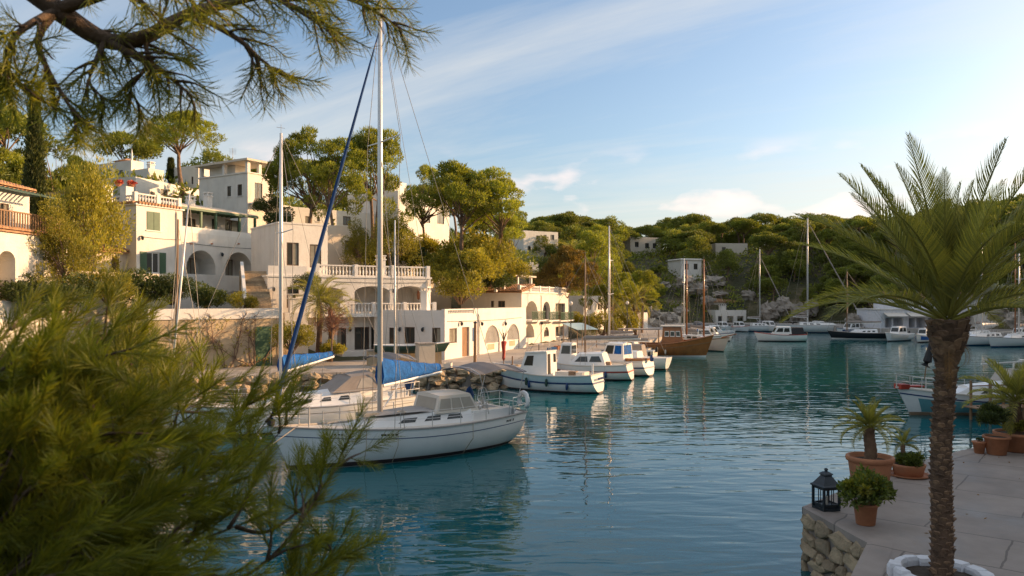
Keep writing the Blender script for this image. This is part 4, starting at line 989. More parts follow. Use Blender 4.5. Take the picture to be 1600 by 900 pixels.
def bimini(root, x0, x1, w, z, m, zdeck, arch=0.16):
    mb = MB(); vs = []; n = 6; k = 6
    for i in range(n+1):
        x = x0+(x1-x0)*i/n; sag = -.05*math.sin(i*math.pi/n*3)
        for j in range(k+1):
            y = -w+2*w*j/k; vs.append((x, y, z+arch*(1-(y/w)**2)+sag-.10*(2*i/n-1)**2))
    for d in (0, -.03):
        pass
    fs = []
    for i in range(n):
        for j in range(k): a = i*(k+1)+j; fs.append((a, a+1, a+k+2, a+k+1))
    nv = len(vs); vs += [(p[0], p[1], p[2]-.025) for p in vs]; fs += [tuple(nv+v for v in f[::-1]) for f in fs]
    edge = [j for j in range(k+1)]+[i*(k+1)+k for i in range(1, n+1)]+[n*(k+1)+j for j in range(k-1, -1, -1)]+[i*(k+1) for i in range(n-1, 0, -1)]
    for a, b in zip(edge, edge[1:]+edge[:1]): fs.append((b, a, nv+a, nv+b))
    mb.add(vs, fs).build('bimini', m, root)
    for x in (x0+.12, x1-.12):
        q = MB(); q.tube([(x*.6+(x0+x1)*.2, -w, zdeck), (x, -w, z-.1), (x, -w*.5, z+arch*.75-.05), (x, w*.5, z+arch*.75-.05), (x, w, z-.1), (x*.6+(x0+x1)*.2, w, zdeck)], .016, 5); q.build('bimini_frame', M_STEEL, root)

# --- 1. the near sailing boat
r = boat('sailing_boat', 'large white sailing boat nearest the camera with blue sail cover and tall mast')
H = Hull(8.15, 2.8, 1.18, 1.08, 1.42, .5, .65, .35, .62, 2.8, 2.0, .40)
H.shell(28, 12).build('hull', M_GEL, r, True); H.deck(.03, .01).build('deck', M_GEL2, r)
H.strip(lambda t: .02, lambda t: .13+.05*t).build('boot_stripe', M_BOOT, r)
H.strip(lambda t: H.sheer(t)-.30, lambda t: H.sheer(t)-.275, .008).build('cove_stripe', M_NAVY, r)
H.rail(.035).build('toe_rail', M_DECK, r)
c = Cab(2.0, 6.5, .98, .42, 1.05, 1.50, .1, .9, .86, .07, 1.40); c.shell(10).build('coachroof', M_GEL, r)
q = MB(); q.add([(3.55,-.72,1.545), (5.5,-.45,1.49), (5.5,.45,1.49), (3.55,.72,1.545), (3.55,0,1.60), (5.5,0,1.535)], [(0,1,5,4),(4,5,2,3)]); q.build('deck_mat', M_DECK, r)
for a, b in ((.10,.24), (.30,.44), (.52,.66)): c.pane(a, b, .38, .74, r, M_GLASS, skew=.01)
s = Cab(1.75, 3.45, .86, .80, 1.42, 2.02, .35, .16, .93, .05, 2.0); s.shell(6).build('sprayhood', M_GEL2, r)
for a, b in ((.06,.34), (.38,.62)): s.pane(a, b, .15, .82, r, M_VINYL, 'sprayhood_window')
s.pane(.66, .94, .15, .82, r, M_VINYL, 'sprayhood_window')
s.endpane(True, -.8, .8, .2, .85, r, M_VINYL)
q = MB(); q.box(.35, 2.1, -1.0, -.62, 1.08, 1.42); q.box(.35, 2.1, .62, 1.0, 1.08, 1.42); q.box(.30, .48, -1.0, 1.0, 1.08, 1.36); q.build('cockpit_coaming', M_GEL, r)
q = MB(); q.box(.5, 2.08, -.6, .6, 1.085, 1.1); q.build('cockpit_sole', M_TEAK, r)
q = MB(); q.tube([(1.0+.02*math.sin(k), .33*math.cos(k*math.pi/12), 1.75+.33*math.sin(k*math.pi/12)) for k in range(25)], .02, 5, False)
for k in range(3): q.bar((1.0, .33*math.cos(k*math.pi/3), 1.75+.33*math.sin(k*math.pi/3)), (1.0, -.33*math.cos(k*math.pi/3), 1.75-.33*math.sin(k*math.pi/3)), .012, 4)
q.bar((1.0,0,1.1), (1.0,0,1.75), .05, 6); q.build('steering_wheel', M_STEEL, r)
rig(r, H, .628, 1.5, 15.0, .095, (2.40, (1.75, -1.65, 2.55)), M_CANVAS, M_ALU, ((.66, 1.15),), (.93, .06, M_CANVASD), (.95, .30))
pulpit(H, r); pulpit(H, r, True); stanchions(H, r, .10, .86, 7)
bimini(r, -.1, 2.05, 1.15, 2.78, M_GREYCAN, 1.3)
q = MB()                                  # horseshoe buoy on the pushpit
pts = [(-.12, .95+.24*math.cos(k*math.pi*1.5/12-.8), 1.6+.30*math.sin(k*math.pi*1.5/12-.8)) for k in range(13)]; q.tube(pts, .085, 8); q.build('horseshoe_buoy', M_GEL, r, True)
q = MB(); q.lathe([(.03,0),(.14,.05),(.17,.30),(.10,.52),(.02,.6)], 10, (.95, -.95, 1.42)); q.build('winch_cover', M_CANVASD, r)
q = MB(); q.lathe([(.03,0),(.07,.03),(.07,.12),(.05,.15)], 10, (1.7, .8, 1.42)); q.lathe([(.03,0),(.07,.03),(.07,.12),(.05,.15)], 10, (1.7, -.8, 1.42)); q.build('winch', M_STEEL, r)
for t, dz in ((.30, .95), (.62, 1.0), (.73, .8)):
    a = Vector(H.pt(t, H.sheer(t), 1, .03)); wire('hanging_line', [a, a+Vector((.02,.03,-.5)), Vector(H.pt(t+.01, .02, 1, .03))], r, .013, M_ROPE)
for sd in (1, -1):
    q = MB(); k = 0
    for a in (.805, .815, .827): q.add([H.pt(a, H.sheer(a)-.18, sd, .012), H.pt(a+.007, H.sheer(a)-.18, sd, .012), H.pt(a+.007, H.sheer(a)-.14, sd, .012), H.pt(a, H.sheer(a)-.14, sd, .012)], [(0,1,2,3)])
    for a in (.62, .635, .65, .662, .672): q.add([H.pt(a, H.sheer(a)-.19, sd, .012), H.pt(a+.009, H.sheer(a)-.19, sd, .012), H.pt(a+.009, H.sheer(a)-.13, sd, .012), H.pt(a, H.sheer(a)-.13, sd, .012)], [(0,1,2,3)])
    for a in (.075, .09, .1, .11): q.add([H.pt(a, H.sheer(a)-.20, sd, .012), H.pt(a+.006, H.sheer(a)-.20, sd, .012), H.pt(a+.006, H.sheer(a)-.12, sd, .012), H.pt(a, H.sheer(a)-.12, sd, .012)], [(0,1,2,3)])
    q.build('hull_mark', M_RUB, r)
q = MB(); b = Vector(H.pt(1, H.fb, 1)); q.tube([(b.x-.25,0,b.z), (b.x+.22,0,b.z+.04), (b.x+.38,0,b.z-.14)], .035, 6); q.tube([(b.x+.30,.16,b.z-.32), (b.x+.40,0,b.z-.14), (b.x+.30,-.16,b.z-.32)], .03, 6); q.build('bow_anchor', M_STEEL, r)
for sd in (-1, 1): a = Vector(H.pt(.0, .9, sd)); wire('mooring_line', [a, a+Vector((-.18, 0, -.35)), a+Vector((-.12,0,-.9))], r, .014, M_ROPE)
q = MB(); q.box(-.10, -.02, -.16, .16, .35, 1.35); q.build('rudder_head', M_GEL, r)
moor(r, -.25, 28.35, -7.1, 23.2)

# --- 2. second sailing boat behind it
r = boat('sailing_boat', 'white sailing boat moored just behind the nearest one, with a brown sprayhood')
H = Hull(9.2, 3.0, 1.1, 1.02, 1.36, .5, .6, .2, .7, 2.8, 2.0, .40)
H.shell(26, 10).build('hull', M_GEL, r, True); H.deck(.03, .01).build('deck', M_GEL, r); H.strip(lambda t: .02, lambda t: .14).build('boot_stripe', M_BOOT, r)
H.strip(lambda t: H.sheer(t)-.26, lambda t: H.sheer(t)-.23, .008).build('cove_stripe', M_DECK, r); H.rail(.03).build('toe_rail', M_DECK, r)
c = Cab(2.4, 7.0, 1.05, .40, .98, 1.52, .1, 1.1, .78, .10, 1.30); c.shell(10).build('coachroof', M_GEL, r)
for a, b in ((.12,.24), (.31,.42), (.5,.64)): c.pane(a, b, .35, .68, r, M_GLASS, skew=.02)
s = Cab(1.7, 3.7, .95, .8, 1.45, 2.15, .15, .9, .85, .1, 2.05); s.shell(6).build('sprayhood', M_TANCAN, r); s.pane(.1, .5, .2, .8, r, M_VINYL, 'sprayhood_window')
q = MB(); q.box(.3, 1.8, -1.05, -.66, 1.0, 1.36); q.box(.3, 1.8, .66, 1.05, 1.0, 1.36); q.build('cockpit_coaming', M_GEL, r)
rig(r, H, .60, 1.42, 11.9, .085, (2.35, (2.6, -1.6, 2.75)), M_CANVAS, M_ALU, ((.62, 1.0),), None, (.70, .22))
pulpit(H, r); pulpit(H, r, True); stanchions(H, r, .1, .86, 7); bimini(r, -.1, 1.5, 1.1, 2.75, M_NAVY if False else M_GREYCAN, 1.2)
q = MB(); q.lathe([(.02,0),(.15,.05),(.22,.35),(.20,.75),(.10,.92),(.02,.95)], 12, (.1, .7, 1.3)); q.build('outboard_cover', M_CANVASD, r, True)
q = MB(); q.bar((.1,.7,.5), (.1,.7,1.3), .06, 6); q.build('outboard_leg', M_RUB, r)
moor(r, -4.8, 34.0, -12.1, 28.6)

# --- slim mast of a boat between them, and two dinghies hidden by the foliage
def dinghy(label, X, Y, bx, by, top, lean, mm, L=4.2, r_=.05):
    r = boat('sailing_dinghy', label); H = Hull(L, 1.6, .55, .5, .7, .2, .3, 0, .7); H.shell(14, 6).build('hull', M_GEL, r, True); H.deck(.06, .02).build('deck', M_GEL2, r); H.rail(.03).build('rub_rail', M_WOOD, r)
    x = L*.6; q = MB(); q.tube([(x,0,.4), (x+lean[0]*.5,lean[1]*.5,top*.5), (x+lean[0],lean[1],top)], [r_, r_*.9, r_*.6], 8); q.build('mast', mm, r, True)
    wire('forestay', [(L*.98,0,.7), (x+lean[0],lean[1],top*.97)], r); wire('shroud', [(x-.3,.7,.5), (x+lean[0],lean[1],top*.95)], r); wire('shroud', [(x-.3,-.7,.5), (x+lean[0],lean[1],top*.95)], r)
    moor(r, X, Y, bx, by); return r
dinghy('small open sailing dinghy with a slim bare mast behind the two sailing boats', -7.6, 40.2, -6.0, 42.6, 9.6, (0, 0), M_ALU, 3.6, .06)
dinghy('dinghy with a slanting silver mast half hidden by the pine foliage', -18.4, 35.0, -14.5, 36.6, 10.2, (.9, -.55), M_ALU, 4.2, .055)
dinghy('dinghy with a short brown wooden mast half hidden by the pine foliage', -18.9, 37.2, -16.0, 37.9, 9.2, (.15, -.05), M_WOOD, 4.0, .07)

# --- 3. white and aqua fishing boat at the quay
def llaut(label, L=6.6, cab=True):
    r = boat('fishing_boat', label); H = Hull(L, 2.4, 1.05, .95, 1.45, .35, .35, -.25, .78, 3.2, 2.3, .40)
    H.shell(26, 10).build('hull', M_GEL, r, True); H.deck(.16, .03).build('deck', M_GEL2, r)
    H.strip(lambda t: -.02, lambda t: .10).build('boot_stripe', M_BOOT, r)
    H.strip(lambda t: H.sheer(t)*.58-.045, lambda t: H.sheer(t)*.58+.045, .03).build('rubbing_strake', M_NAVY, r)
    H.strip(lambda t: H.sheer(t)*.58+.05, lambda t: H.sheer(t)-.02, .008, transom=False).build('topside_band', M_AQUA, r)
    H.rail(.045).build('gunwale', M_GEL2, r); return r, H
r, H = llaut('white fishing boat with pale aqua topsides, blue stripe and a white wheelhouse')
c = Cab(3.0, 4.9, .72, .66, .85, 2.25, .05, .45, .9, .06, 2.15); c.shell(4).build('wheelhouse', M_GEL, r)
q = MB(); q.add([c.p(a, 1, s_, .08) for a, s_ in ((0,-1), (1,-1), (1,1), (0,1))]+[(v[0], v[1], v[2]+.07) for v in [c.p(a, 1, s_, .08) for a, s_ in ((0,-1), (1,-1), (1,1), (0,1))]], [(3,2,1,0),(4,5,6,7),(0,1,5,4),(1,2,6,5),(2,3,7,6),(3,0,4,7)]); q.build('wheelhouse_roof', M_GEL, r)
c.pane(.55, .90, .45, .88, r, M_GLASS, skew=.03); c.endpane(True, -.85, -.05, .45, .88, r); c.endpane(True, .05, .85, .45, .88, r); c.endpane(False, -.85, -.35, .55, .9, r); c.endpane(False, .3, .85, .1, .92, r, M_DARK, 'doorway')
q = MB(); q.box(.9, 2.6, -.5, .5, .85, 1.15); q.build('engine_box', M_GEL2, r)
q = MB(); q.bar((.5,.0,.8), (.5,.0,1.65), .05, 6); q.build('stern_post', M_GEL, r)
for t in (.42, .62):
    a = Vector(H.pt(t, .75, -1, .09)); q = MB(); q.lathe([(.01,0),(.07,.04),(.085,.2),(.07,.4),(.01,.46)], 8, (a.x, a.y, a.z-.4)); f = q.build('fender', M_DKGREEN, r); wire('fender_line', [a+Vector((0,.02,.05)), a+Vector((0,.06,.35))], r, .01, M_ROPE)
    b = Vector((a.x, -a.y, a.z)); q = MB(); q.lathe([(.01,0),(.07,.04),(.085,.2),(.07,.4),(.01,.46)], 8, (b.x, b.y, b.z-.4)); q.build('fender', M_DKGREEN, r)
q = MB()
for k in range(6): a = .40+.09*k; y = -.35+.05*k; q.box(-.02, .02, -.42+k*.15, -.34+k*.15, .78, .90)
q.build('transom_lettering', M_NAVY, r)
q = MB(); q.bar((5.6,0,1.2), (5.6,0,1.9), .04, 6); q.build('bow_bitt', M_WOOD, r)
moor(r, 5.0, 43.2, -1.0, 46.3)

# --- 4. white motor boat with a wooden mast and low cabin
r, H = llaut('white motor boat with a long dark cabin window and wooden mast behind the aqua boat', 7.0)
for o in list(r.children):
    if o.name.startswith('topside_band'): o.data.materials[0] = M_GEL
    if o.name.startswith('rubbing_strake'): o.data.materials[0] = M_REDP
c = Cab(1.6, 4.2, .85, .75, .9, 1.75, .3, .6, .82, .1, 1.65); c.shell(8).build('cabin', M_GEL, r); c.pane(.08, .46, .35, .8, r, skew=.05); c.pane(.5, .9, .35, .8, r, skew=.06)
c2 = Cab(4.0, 5.0, .72, .66, 1.0, 2.35, 0, .3, .88, .06); c2.shell(3).build('wheelhouse', M_GEL, r); c2.pane(.1, .85, .5, .9, r); c2.endpane(True, -.8, .8, .5, .9, r); c2.endpane(False, -.8, .8, .5, .9, r)
rig(r, H, .46, 1.7, 8.2, .065, (2.6, (-.6, .5, 2.75)), M_TANCAN, M_WOOD, ((.7, .3),), None, (.3, .2))
moor(r, 7.9, 50.2, 1.6, 52.6)
# --- 5. white motor boat with blue windscreen
r, H = llaut('white motor boat with a bright blue windscreen cover, third from the quay corner', 6.6)
for o in list(r.children):
    if o.name.startswith('topside_band'): o.data.materials[0] = M_GEL
c = Cab(1.7, 3.6, .80, .7, .9, 2.2, .1, .5, .85, .08); c.shell(5).build('cabin', M_GEL, r); c.pane(.1, .45, .45, .9, r, M_CANVAS, 'window_cover'); c.pane(.52, .92, .45, .9, r); c.endpane(False, -.85, .85, .42, .92, r, M_CANVAS, 'windscreen_cover')
q = MB(); q.lathe([(.02,0),(.13,.04),(.15,.3),(.1,.45),(.02,.48)], 10, (-.05, 0, 1.0)); q.build('outboard_motor', M_NAVY, r)
q = MB(); q.box(.25, 1.2, -.5, .5, .9, 1.2); q.build('stern_locker', M_VARN, r)
moor(r, 9.6, 53.0, 4.2, 56.6)
# the tall aluminium mast behind: a sailing boat alongside
r = boat('sailing_boat', 'white sailing boat with a tall pale mast moored among the motor boats'); H = Hull(8.2, 2.6, .95, .9, 1.2, .4, .5, .2, .65)
H.shell(18, 8).build('hull', M_GEL, r, True); H.deck(.03).build('deck', M_GEL2, r); H.strip(lambda t: .02, lambda t: .13).build('boot_stripe', M_BOOT, r); c = Cab(2.0, 5.6, .85, .4, .9, 1.35, .1, .8, .85, .06); c.shell().build('coachroof', M_GEL, r)
for a, b in ((.15,.35), (.45,.65)): c.pane(a, b, .35, .75, r)
rig(r, H, .55, 1.35, 11.0, .075, (2.1, (1.2, .3, 2.15)), M_TANCAN, M_ALU, ((.45, .7), (.72, .6)), None, (.35, .2)); moor(r, 11.6, 57.6, 5.4, 60.6)
# --- 6. varnished wooden boat
r = boat('wooden_boat', 'varnished orange-brown wooden boat with a small wheelhouse and white waterline'); H = Hull(8.6, 2.9, 1.35, 1.15, 2.0, .4, .7, .1, .7, 3.0, 2.2, .4)
H.shell(22, 9).build('hull', M_VARN, r, True); H.deck(.2, .04).build('deck', M_TEAK, r); H.strip(lambda t: .0, lambda t: .14).build('boot_stripe', M_GEL, r); H.rail(.06).build('gunwale', M_VARN, r)
H.strip(lambda t: H.sheer(t)*.7-.04, lambda t: H.sheer(t)*.7+.04, .03).build('rubbing_strake', M_WOOD, r)
c = Cab(4.6, 6.6, .95, .8, 1.0, 2.75, .1, .2, .9, .06); c.shell(4).build('wheelhouse', M_VARN, r)
for a, b in ((.12,.34), (.40,.62), (.68,.9)): c.pane(a, b, .5, .8, r, M_GEL, 'window_frame'); c.pane(a+.02, b-.02, .54, .76, r, M_GLASS, 'window', .02)
q = MB(); q.box(4.5, 6.7, -1.0, 1.0, 2.80, 2.9); q.build('wheelhouse_roof', M_GEL2, r)
q = MB(); q.box(.6, 4.4, -1.0, 1.0, 2.5, 2.57); q.build('canopy', M_TANCAN, r)
for x in (.7, 2.5, 4.3):
    for y in (-.95, .95): q = MB(); q.bar((x,y,1.1), (x,y,2.5), .03, 5); q.build('canopy_post', M_WOOD, r)
moor(r, 9.6, 73.2, 17.4, 71.4)
# --- 7. white ketch with wooden masts
r = boat('sailing_ketch', 'white hulled ketch with two orange wooden masts beyond the wooden boat'); H = Hull(9.0, 2.7, 1.1, 1.0, 1.5, .4, .9, .4, .55)
H.shell(20, 8).build('hull', M_GEL2, r, True); H.deck(.05).build('deck', M_TEAK, r); H.strip(lambda t: .0, lambda t: .1).build('boot_stripe', M_DKGREEN, r); H.rail(.05).build('gunwale', M_WOOD, r)
c = Cab(3.0, 6.0, .75, .5, 1.0, 1.5, .1, .4, .9, .05); c.shell().build('coachroof', M_GEL, r)
for a, b in ((.15,.4), (.5,.75)): c.pane(a, b, .3, .75, r)
rig(r, H, .62, 1.4, 9.6, .10, (2.2, (2.9, .2, 2.3)), M_TANCAN, M_VARN, ((.6, .5),), None, (.4, .25), far=True)
q = MB(); q.tube([(2.4,0,1.0), (2.4,0,9.6)], [.10, .06], 8); q.build('mizzen_mast', M_VARN, r, True)
for y in (-.8, .8): wire('shroud', [(2.1,y,1.1), (2.4,0,9.2)], r, .014)
q = MB(); q.tube([(8.7,0,1.45), (11.0,0,1.9)], [.08, .05], 6); q.build('bowsprit', M_VARN, r); wire('forestay', [(10.9,0,1.9), (6.3,0,9.3)], r, .014); wire('bobstay', [(10.9,0,1.85), (9.3,0,.1)], r, .014)
moor(r, 18.3, 86.5, 21.6, 77.9)

# --- far boats
def cruiser(label, X, Y, bx, by, L, hull=M_GEL, top=None, ext=0.0, cover=None, stripe=None, wheel=True, group=None, name='motor_boat', boot=M_BOOT, band=None):
    r = boat(name, label, group); H = Hull(L, L*.33, L*.11+.25, L*.10+.25, L*.15+.3, .3, L*.09, 0, .8, 3.0, 2.2)
    H.shell(16, 7).build('hull', hull, r, True); H.deck(.08).build('deck', M_GEL2, r); H.strip(lambda t: .0, lambda t: .11).build('boot_stripe', boot, r); H.rail(.04).build('gunwale', M_GEL if not stripe else stripe, r)
    if band: H.strip(lambda t: H.sheer(t)*.35, lambda t: H.sheer(t)*.85, .012, t0=.35, t1=.9, transom=False).build('hull_band', band, r)
    zd = L*.10+.2
    if wheel:
        c = Cab(L*.32, L*.72, L*.12, L*.10, zd, zd+L*.14+.25, .1, L*.1, .85, .06); c.shell().build('cabin', M_GEL, r); c.pane(.1, .45, .4, .85, r, skew=.02); c.pane(.5, .9, .4, .85, r, skew=.04); c.endpane(True, -.85, .85, .4, .88, r)
    if cover: s = Cab(L*.05, L*.38, L*.13, L*.12, zd+.05, zd+.95, .15, .5, .7, .1); s.shell().build('boat_cover', cover, r)
    q = MB(); q.lathe([(.02,0),(.12,.05),(.14,.3),(.1,.45),(.02,.5)], 8, (-.12, 0, zd-.05)); q.build('outboard_motor', M_RUB, r)
    moor(r, X, Y, bx, by); return r, H
def yacht(label, X, Y, bx, by, L, mast, hull=M_GEL, boom_m=M_TANCAN, tm=.58, mm=M_ALU, furl=None, group=None, stripe=M_NAVY, furlm=None):
    r = boat('sailing_boat', label, group); H = Hull(L, L*.3, L*.08+.3, L*.075+.3, L*.1+.35, .4, .6, .2, .7)
    H.shell(18, 7).build('hull', hull, r, True); H.deck(.05).build('deck', M_GEL2, r); H.strip(lambda t: .0, lambda t: .12).build('boot_stripe', stripe, r); H.rail(.03).build('toe_rail', M_DECK, r)
    zd = L*.075+.25; c = Cab(L*.25, L*.74, L*.11, L*.05, zd, zd+.5, .1, .8, .85, .07, zd+.36); c.shell().build('coachroof', M_GEL, r)
    for a, b in ((.1,.2), (.28,.38), (.46,.56)): c.pane(a, b, .35, .75, r)
    rig(r, H, tm, zd+.45, mast, L*.0085+.02, (zd+1.3, (L*.18, .1, zd+1.4)), boom_m, mm, ((.4, L*.07), (.68, L*.06)), furl, (.4, .22), far=True); stanchions(H, r, .08, .9, 6, .55, (.55,)); moor(r, X, Y, bx, by); return r, H

cruiser('small pink-white motor boat with a dark folded hood lying alone on the open water', 37.6, 98.4, 31.6, 98.9, 5.9, M_GEL, cover=M_RUB, stripe=M_REDP)
yacht('long white sailing yacht with the tallest mast at the far shore', 44.2, 127.2, 56.0, 123.8, 12.4, 19.4, tm=.36, furl=(.93, .09, M_TANCAN))
yacht('white sailing yacht with a shorter mast left of the long yacht', 38.6, 131.0, 46.2, 130.6, 8.6, 14.0, tm=.42, furl=(.9, .08, M_TANCAN))
cruiser('blue and white cabin boat left of the black hulled boat', 53.4, 116.5, 48.8, 113.6, 6.2, M_GEL, stripe=M_NAVY, band=M_NAVY, boot=M_REDP)
r, H = yacht('black hulled motor sailer with a red and white waterline, behind the palm fronds', 51.2, 103.2, 44.2, 105.6, 7.6, 9.2, M_BLACKH, M_TANCAN, .75, M_WOOD, stripe=M_GEL); 
q = Cab(1.2, 4.2, .9, .8, 0, 0); 
cruiser('white day cruiser with a dark windscreen right of the black hull', 52.6, 101.8, 48.2, 98.4, 5.8, M_GEL, band=M_GEL2)
cruiser('white and bright blue motor boat partly behind the palm trunk', 54.0, 99.0, 50.6, 95.6, 5.2, M_GEL, cover=M_CANVAS, band=M_CANVAS)
yacht('white sailing boat with furled cream sail just right of the palm trunk', 59.6, 92.5, 51.6, 89.0, 9.0, 13.2, tm=.5, boom_m=M_GEL2)
yacht('white sailing boat beside the right picture edge, stern hidden', 61.6, 89.4, 54.0, 86.2, 8.6, 10.6, tm=.45)
yacht('sailing boat with an orange-brown wooden mast at the right picture edge', 64.6, 95.5, 58.6, 92.0, 7.6, 12.2, M_GEL2, M_TANCAN, .5, M_VARN)
for k, (X, Y, bx, by, lab) in enumerate(((31.0, 131.0, 33.5, 127.5, 'small open white boat at the far quay below the boat shed, leftmost'), (35.2, 132.6, 36.2, 127.8, 'small white motor boat at the far quay below the boat shed'), (37.8, 133.0, 39.4, 128.4, 'small white motor boat beside the shorter mast yacht'), (24.5, 106, 28.5, 104.5, 'white motor boat with blue hood behind the ketch masts'), (27.0, 112, 31.0, 110.5, 'white motor boat behind the ketch, farthest along the village quay'), (21.8, 97, 25.8, 95.6, 'pale motor boat moored left of the ketch mizzen'))):
    cruiser(lab, X, Y, bx, by, 5.0, cover=M_CANVAS if k == 3 else (M_TANCAN if k in (0, 5) else None), wheel=k != 0, stripe=(M_REDP if k == 2 else None))
cruiser('cream motor boat behind the wooden boat stern', 12.6, 67.5, 9.2, 69.3, 5.2, M_GEL2)
cruiser('white motor boat between the motor boats and the wooden boat', 10.9, 61.6, 7.2, 63.6, 4.8, cover=M_TANCAN)

# --- the white and teal boat at the right, beyond the promenade
r = boat('motor_boat', 'white and teal motor boat with a red bow pad beside the wooden jetty at right'); H = Hull(7.2, 2.4, .9, .88, 1.28, .4, .7, 0, .8, 3.0, 2.2)
H.shell(24, 9).build('hull', M_GEL, r, True); H.deck(.08).build('deck', M_GEL, r); H.strip(lambda t: .0, lambda t: .14).build('boot_stripe', M_TEAK, r); H.rail(.05).build('gunwale', M_GEL2, r)
H.strip(lambda t: .15, lambda t: H.sheer(t)*.66, .012, t0=0, t1=.93).build('teal_band', mat('teal_hull_paint', (.12, .30, .33), .4, .08, 2), r)
H.strip(lambda t: H.sheer(t)-.3, lambda t: H.sheer(t)-.24, .014).build('rubbing_strake', M_NAVY, r)
c = Cab(2.0, 5.6, .95, .5, .82, 1.36, .1, 1.2, .8, .1, 1.22); c.shell(8).build('cabin', M_GEL, r); c.pane(.15, .38, .3, .7, r, skew=.03); c.pane(.45, .62, .3, .7, r, skew=.03)
s = Cab(.9, 2.3, .9, .85, 1.2, 1.95, .1, .5, .85, .05); s.shell().build('windscreen', M_VINYL, r)
q = MB(); q.tube([(.6,-1.0,.85), (.6,-1.0,2.15), (.6,-.6,2.35), (.6,.6,2.35), (.6,1.0,2.15), (.6,1.0,.85)], .05, 6); q.tube([(.6,0,2.35), (3.4,0,2.25)], .04, 6); q.build('targa_arch', M_GEL, r)
q = MB(); q.box(6.6, 7.6, -.2, .2, 1.27, 1.34); q.box(7.4, 7.85, -.24, .24, 1.2, 1.42); q.build('bow_pad', M_REDP, r)
pulpit(H, r); stanchions(H, r, .45, .88, 5)
moor(r, 25.2, 36.5, 18.5, 35.1)
# jetty and the leaning dark pole beside it
j = thing('wooden_jetty', 'low weathered wooden jetty with red posts beside the teal boat', 'jetty', (24, 34.2, 0))
d = Vector((7.6, 1.9, 0)).normalized(); n_ = Vector((-d.y, d.x, 0)); a0 = Vector((19.8, 33.0, .62))
for k in range(38):
    p = a0+d*(k*.21); q = MB(); vs = [p-n_*.55, p+d*.19-n_*.55, p+d*.19+n_*.55, p+n_*.55]; q.add([v for v in vs]+[v-Vector((0,0,.05)) for v in vs], [(0,1,2,3),(7,6,5,4),(0,4,5,1),(1,5,6,2),(2,6,7,3),(3,7,4,0)]); q.build('plank', M_WOOD, j)
for k in range(5):
    for sd in (-.5, .5): p = a0+d*(.4+k*1.75)+n_*sd; q = MB(); q.bar(p+Vector((0,0,-2.2)), p+Vector((0,0,.5 if k % 2 else 1.1)), .06, 7); q.build('post', M_REDP if k == 2 else M_WOOD, j)
q = MB(); q.bar(a0+n_*.5+d*.4+Vector((0,0,.85)), a0+n_*.5+d*7.4+Vector((0,0,.85)), .03, 5); q.build('handrail', M_WOOD, j)
q = MB(); o = thing('furled_flag', 'furled dark flag on a slanting pole at the teal boat bow', 'flag', (19.1, 35.55, 1.65)); q.tube([(19.1,35.55,1.6), (19.5,35.6,4.6)], [.025, .02], 6); q.build('pole', M_WOOD, o)
q = MB(); q.tube([(19.10,35.5,2.2), (19.2,35.5,2.4), (19.35,35.52,3.1), (19.45,35.56,3.9)], [.22, .20, .10, .03], 8); q.build('flag', M_RUB, o)

# --- more boats packed along the quays
yacht('cream sailing boat with a thin mast between the wooden boat and the quay palms', 12.4, 70.0, 6.6, 72.5, 7.2, 9.4, M_GEL2, M_TANCAN, .5, M_WOOD)
yacht('white sailing boat moored stern-on behind the ketch', 17.0, 92.5, 22.4, 89.4, 7.6, 10.2, M_GEL, M_GEL2, .5)
cruiser('white cabin boat with navy stripe beyond the ketch bow', 23.4, 101.5, 27.6, 99.0, 5.4, M_GEL, stripe=M_NAVY)
cruiser('blue hulled open boat at the far end of the village quay', 28.6, 121.0, 32.2, 118.4, 4.8, M_AQUA, wheel=False, cover=M_GREYCAN)
cruiser('white motor boat with grey cover between the two far yachts', 42.6, 133.2, 44.6, 128.6, 5.4, cover=M_GREYCAN)
cruiser('white motor boat beside the bow of the long far yacht', 50.2, 130.8, 52.0, 126.0, 5.6, stripe=M_NAVY)
cruiser('white motor boat with a tan cover at the restaurant quay', 60.4, 104.6, 57.0, 101.0, 5.6, cover=M_TANCAN)
yacht('white sailing boat at the restaurant quay with a navy stripe', 63.2, 101.0, 57.4, 97.6, 8.0, 11.4, tm=.5)
cruiser('white motor boat with blue hood behind the furled cream sail', 66.0, 97.6, 61.6, 94.8, 5.6, cover=M_CANVAS)
cruiser('cream motor boat near the right picture edge', 66.0, 91.2, 61.6, 88.2, 5.4, M_GEL2)
yacht('white sailing boat nearest the right picture edge, bow to the left', 62.4, 84.2, 55.0, 81.2, 8.4, 11.2, tm=.5)
cruiser('small white boat under the right edge palm fronds', 56.0, 72.8, 50.6, 71.0, 5.2, cover=M_GREYCAN)

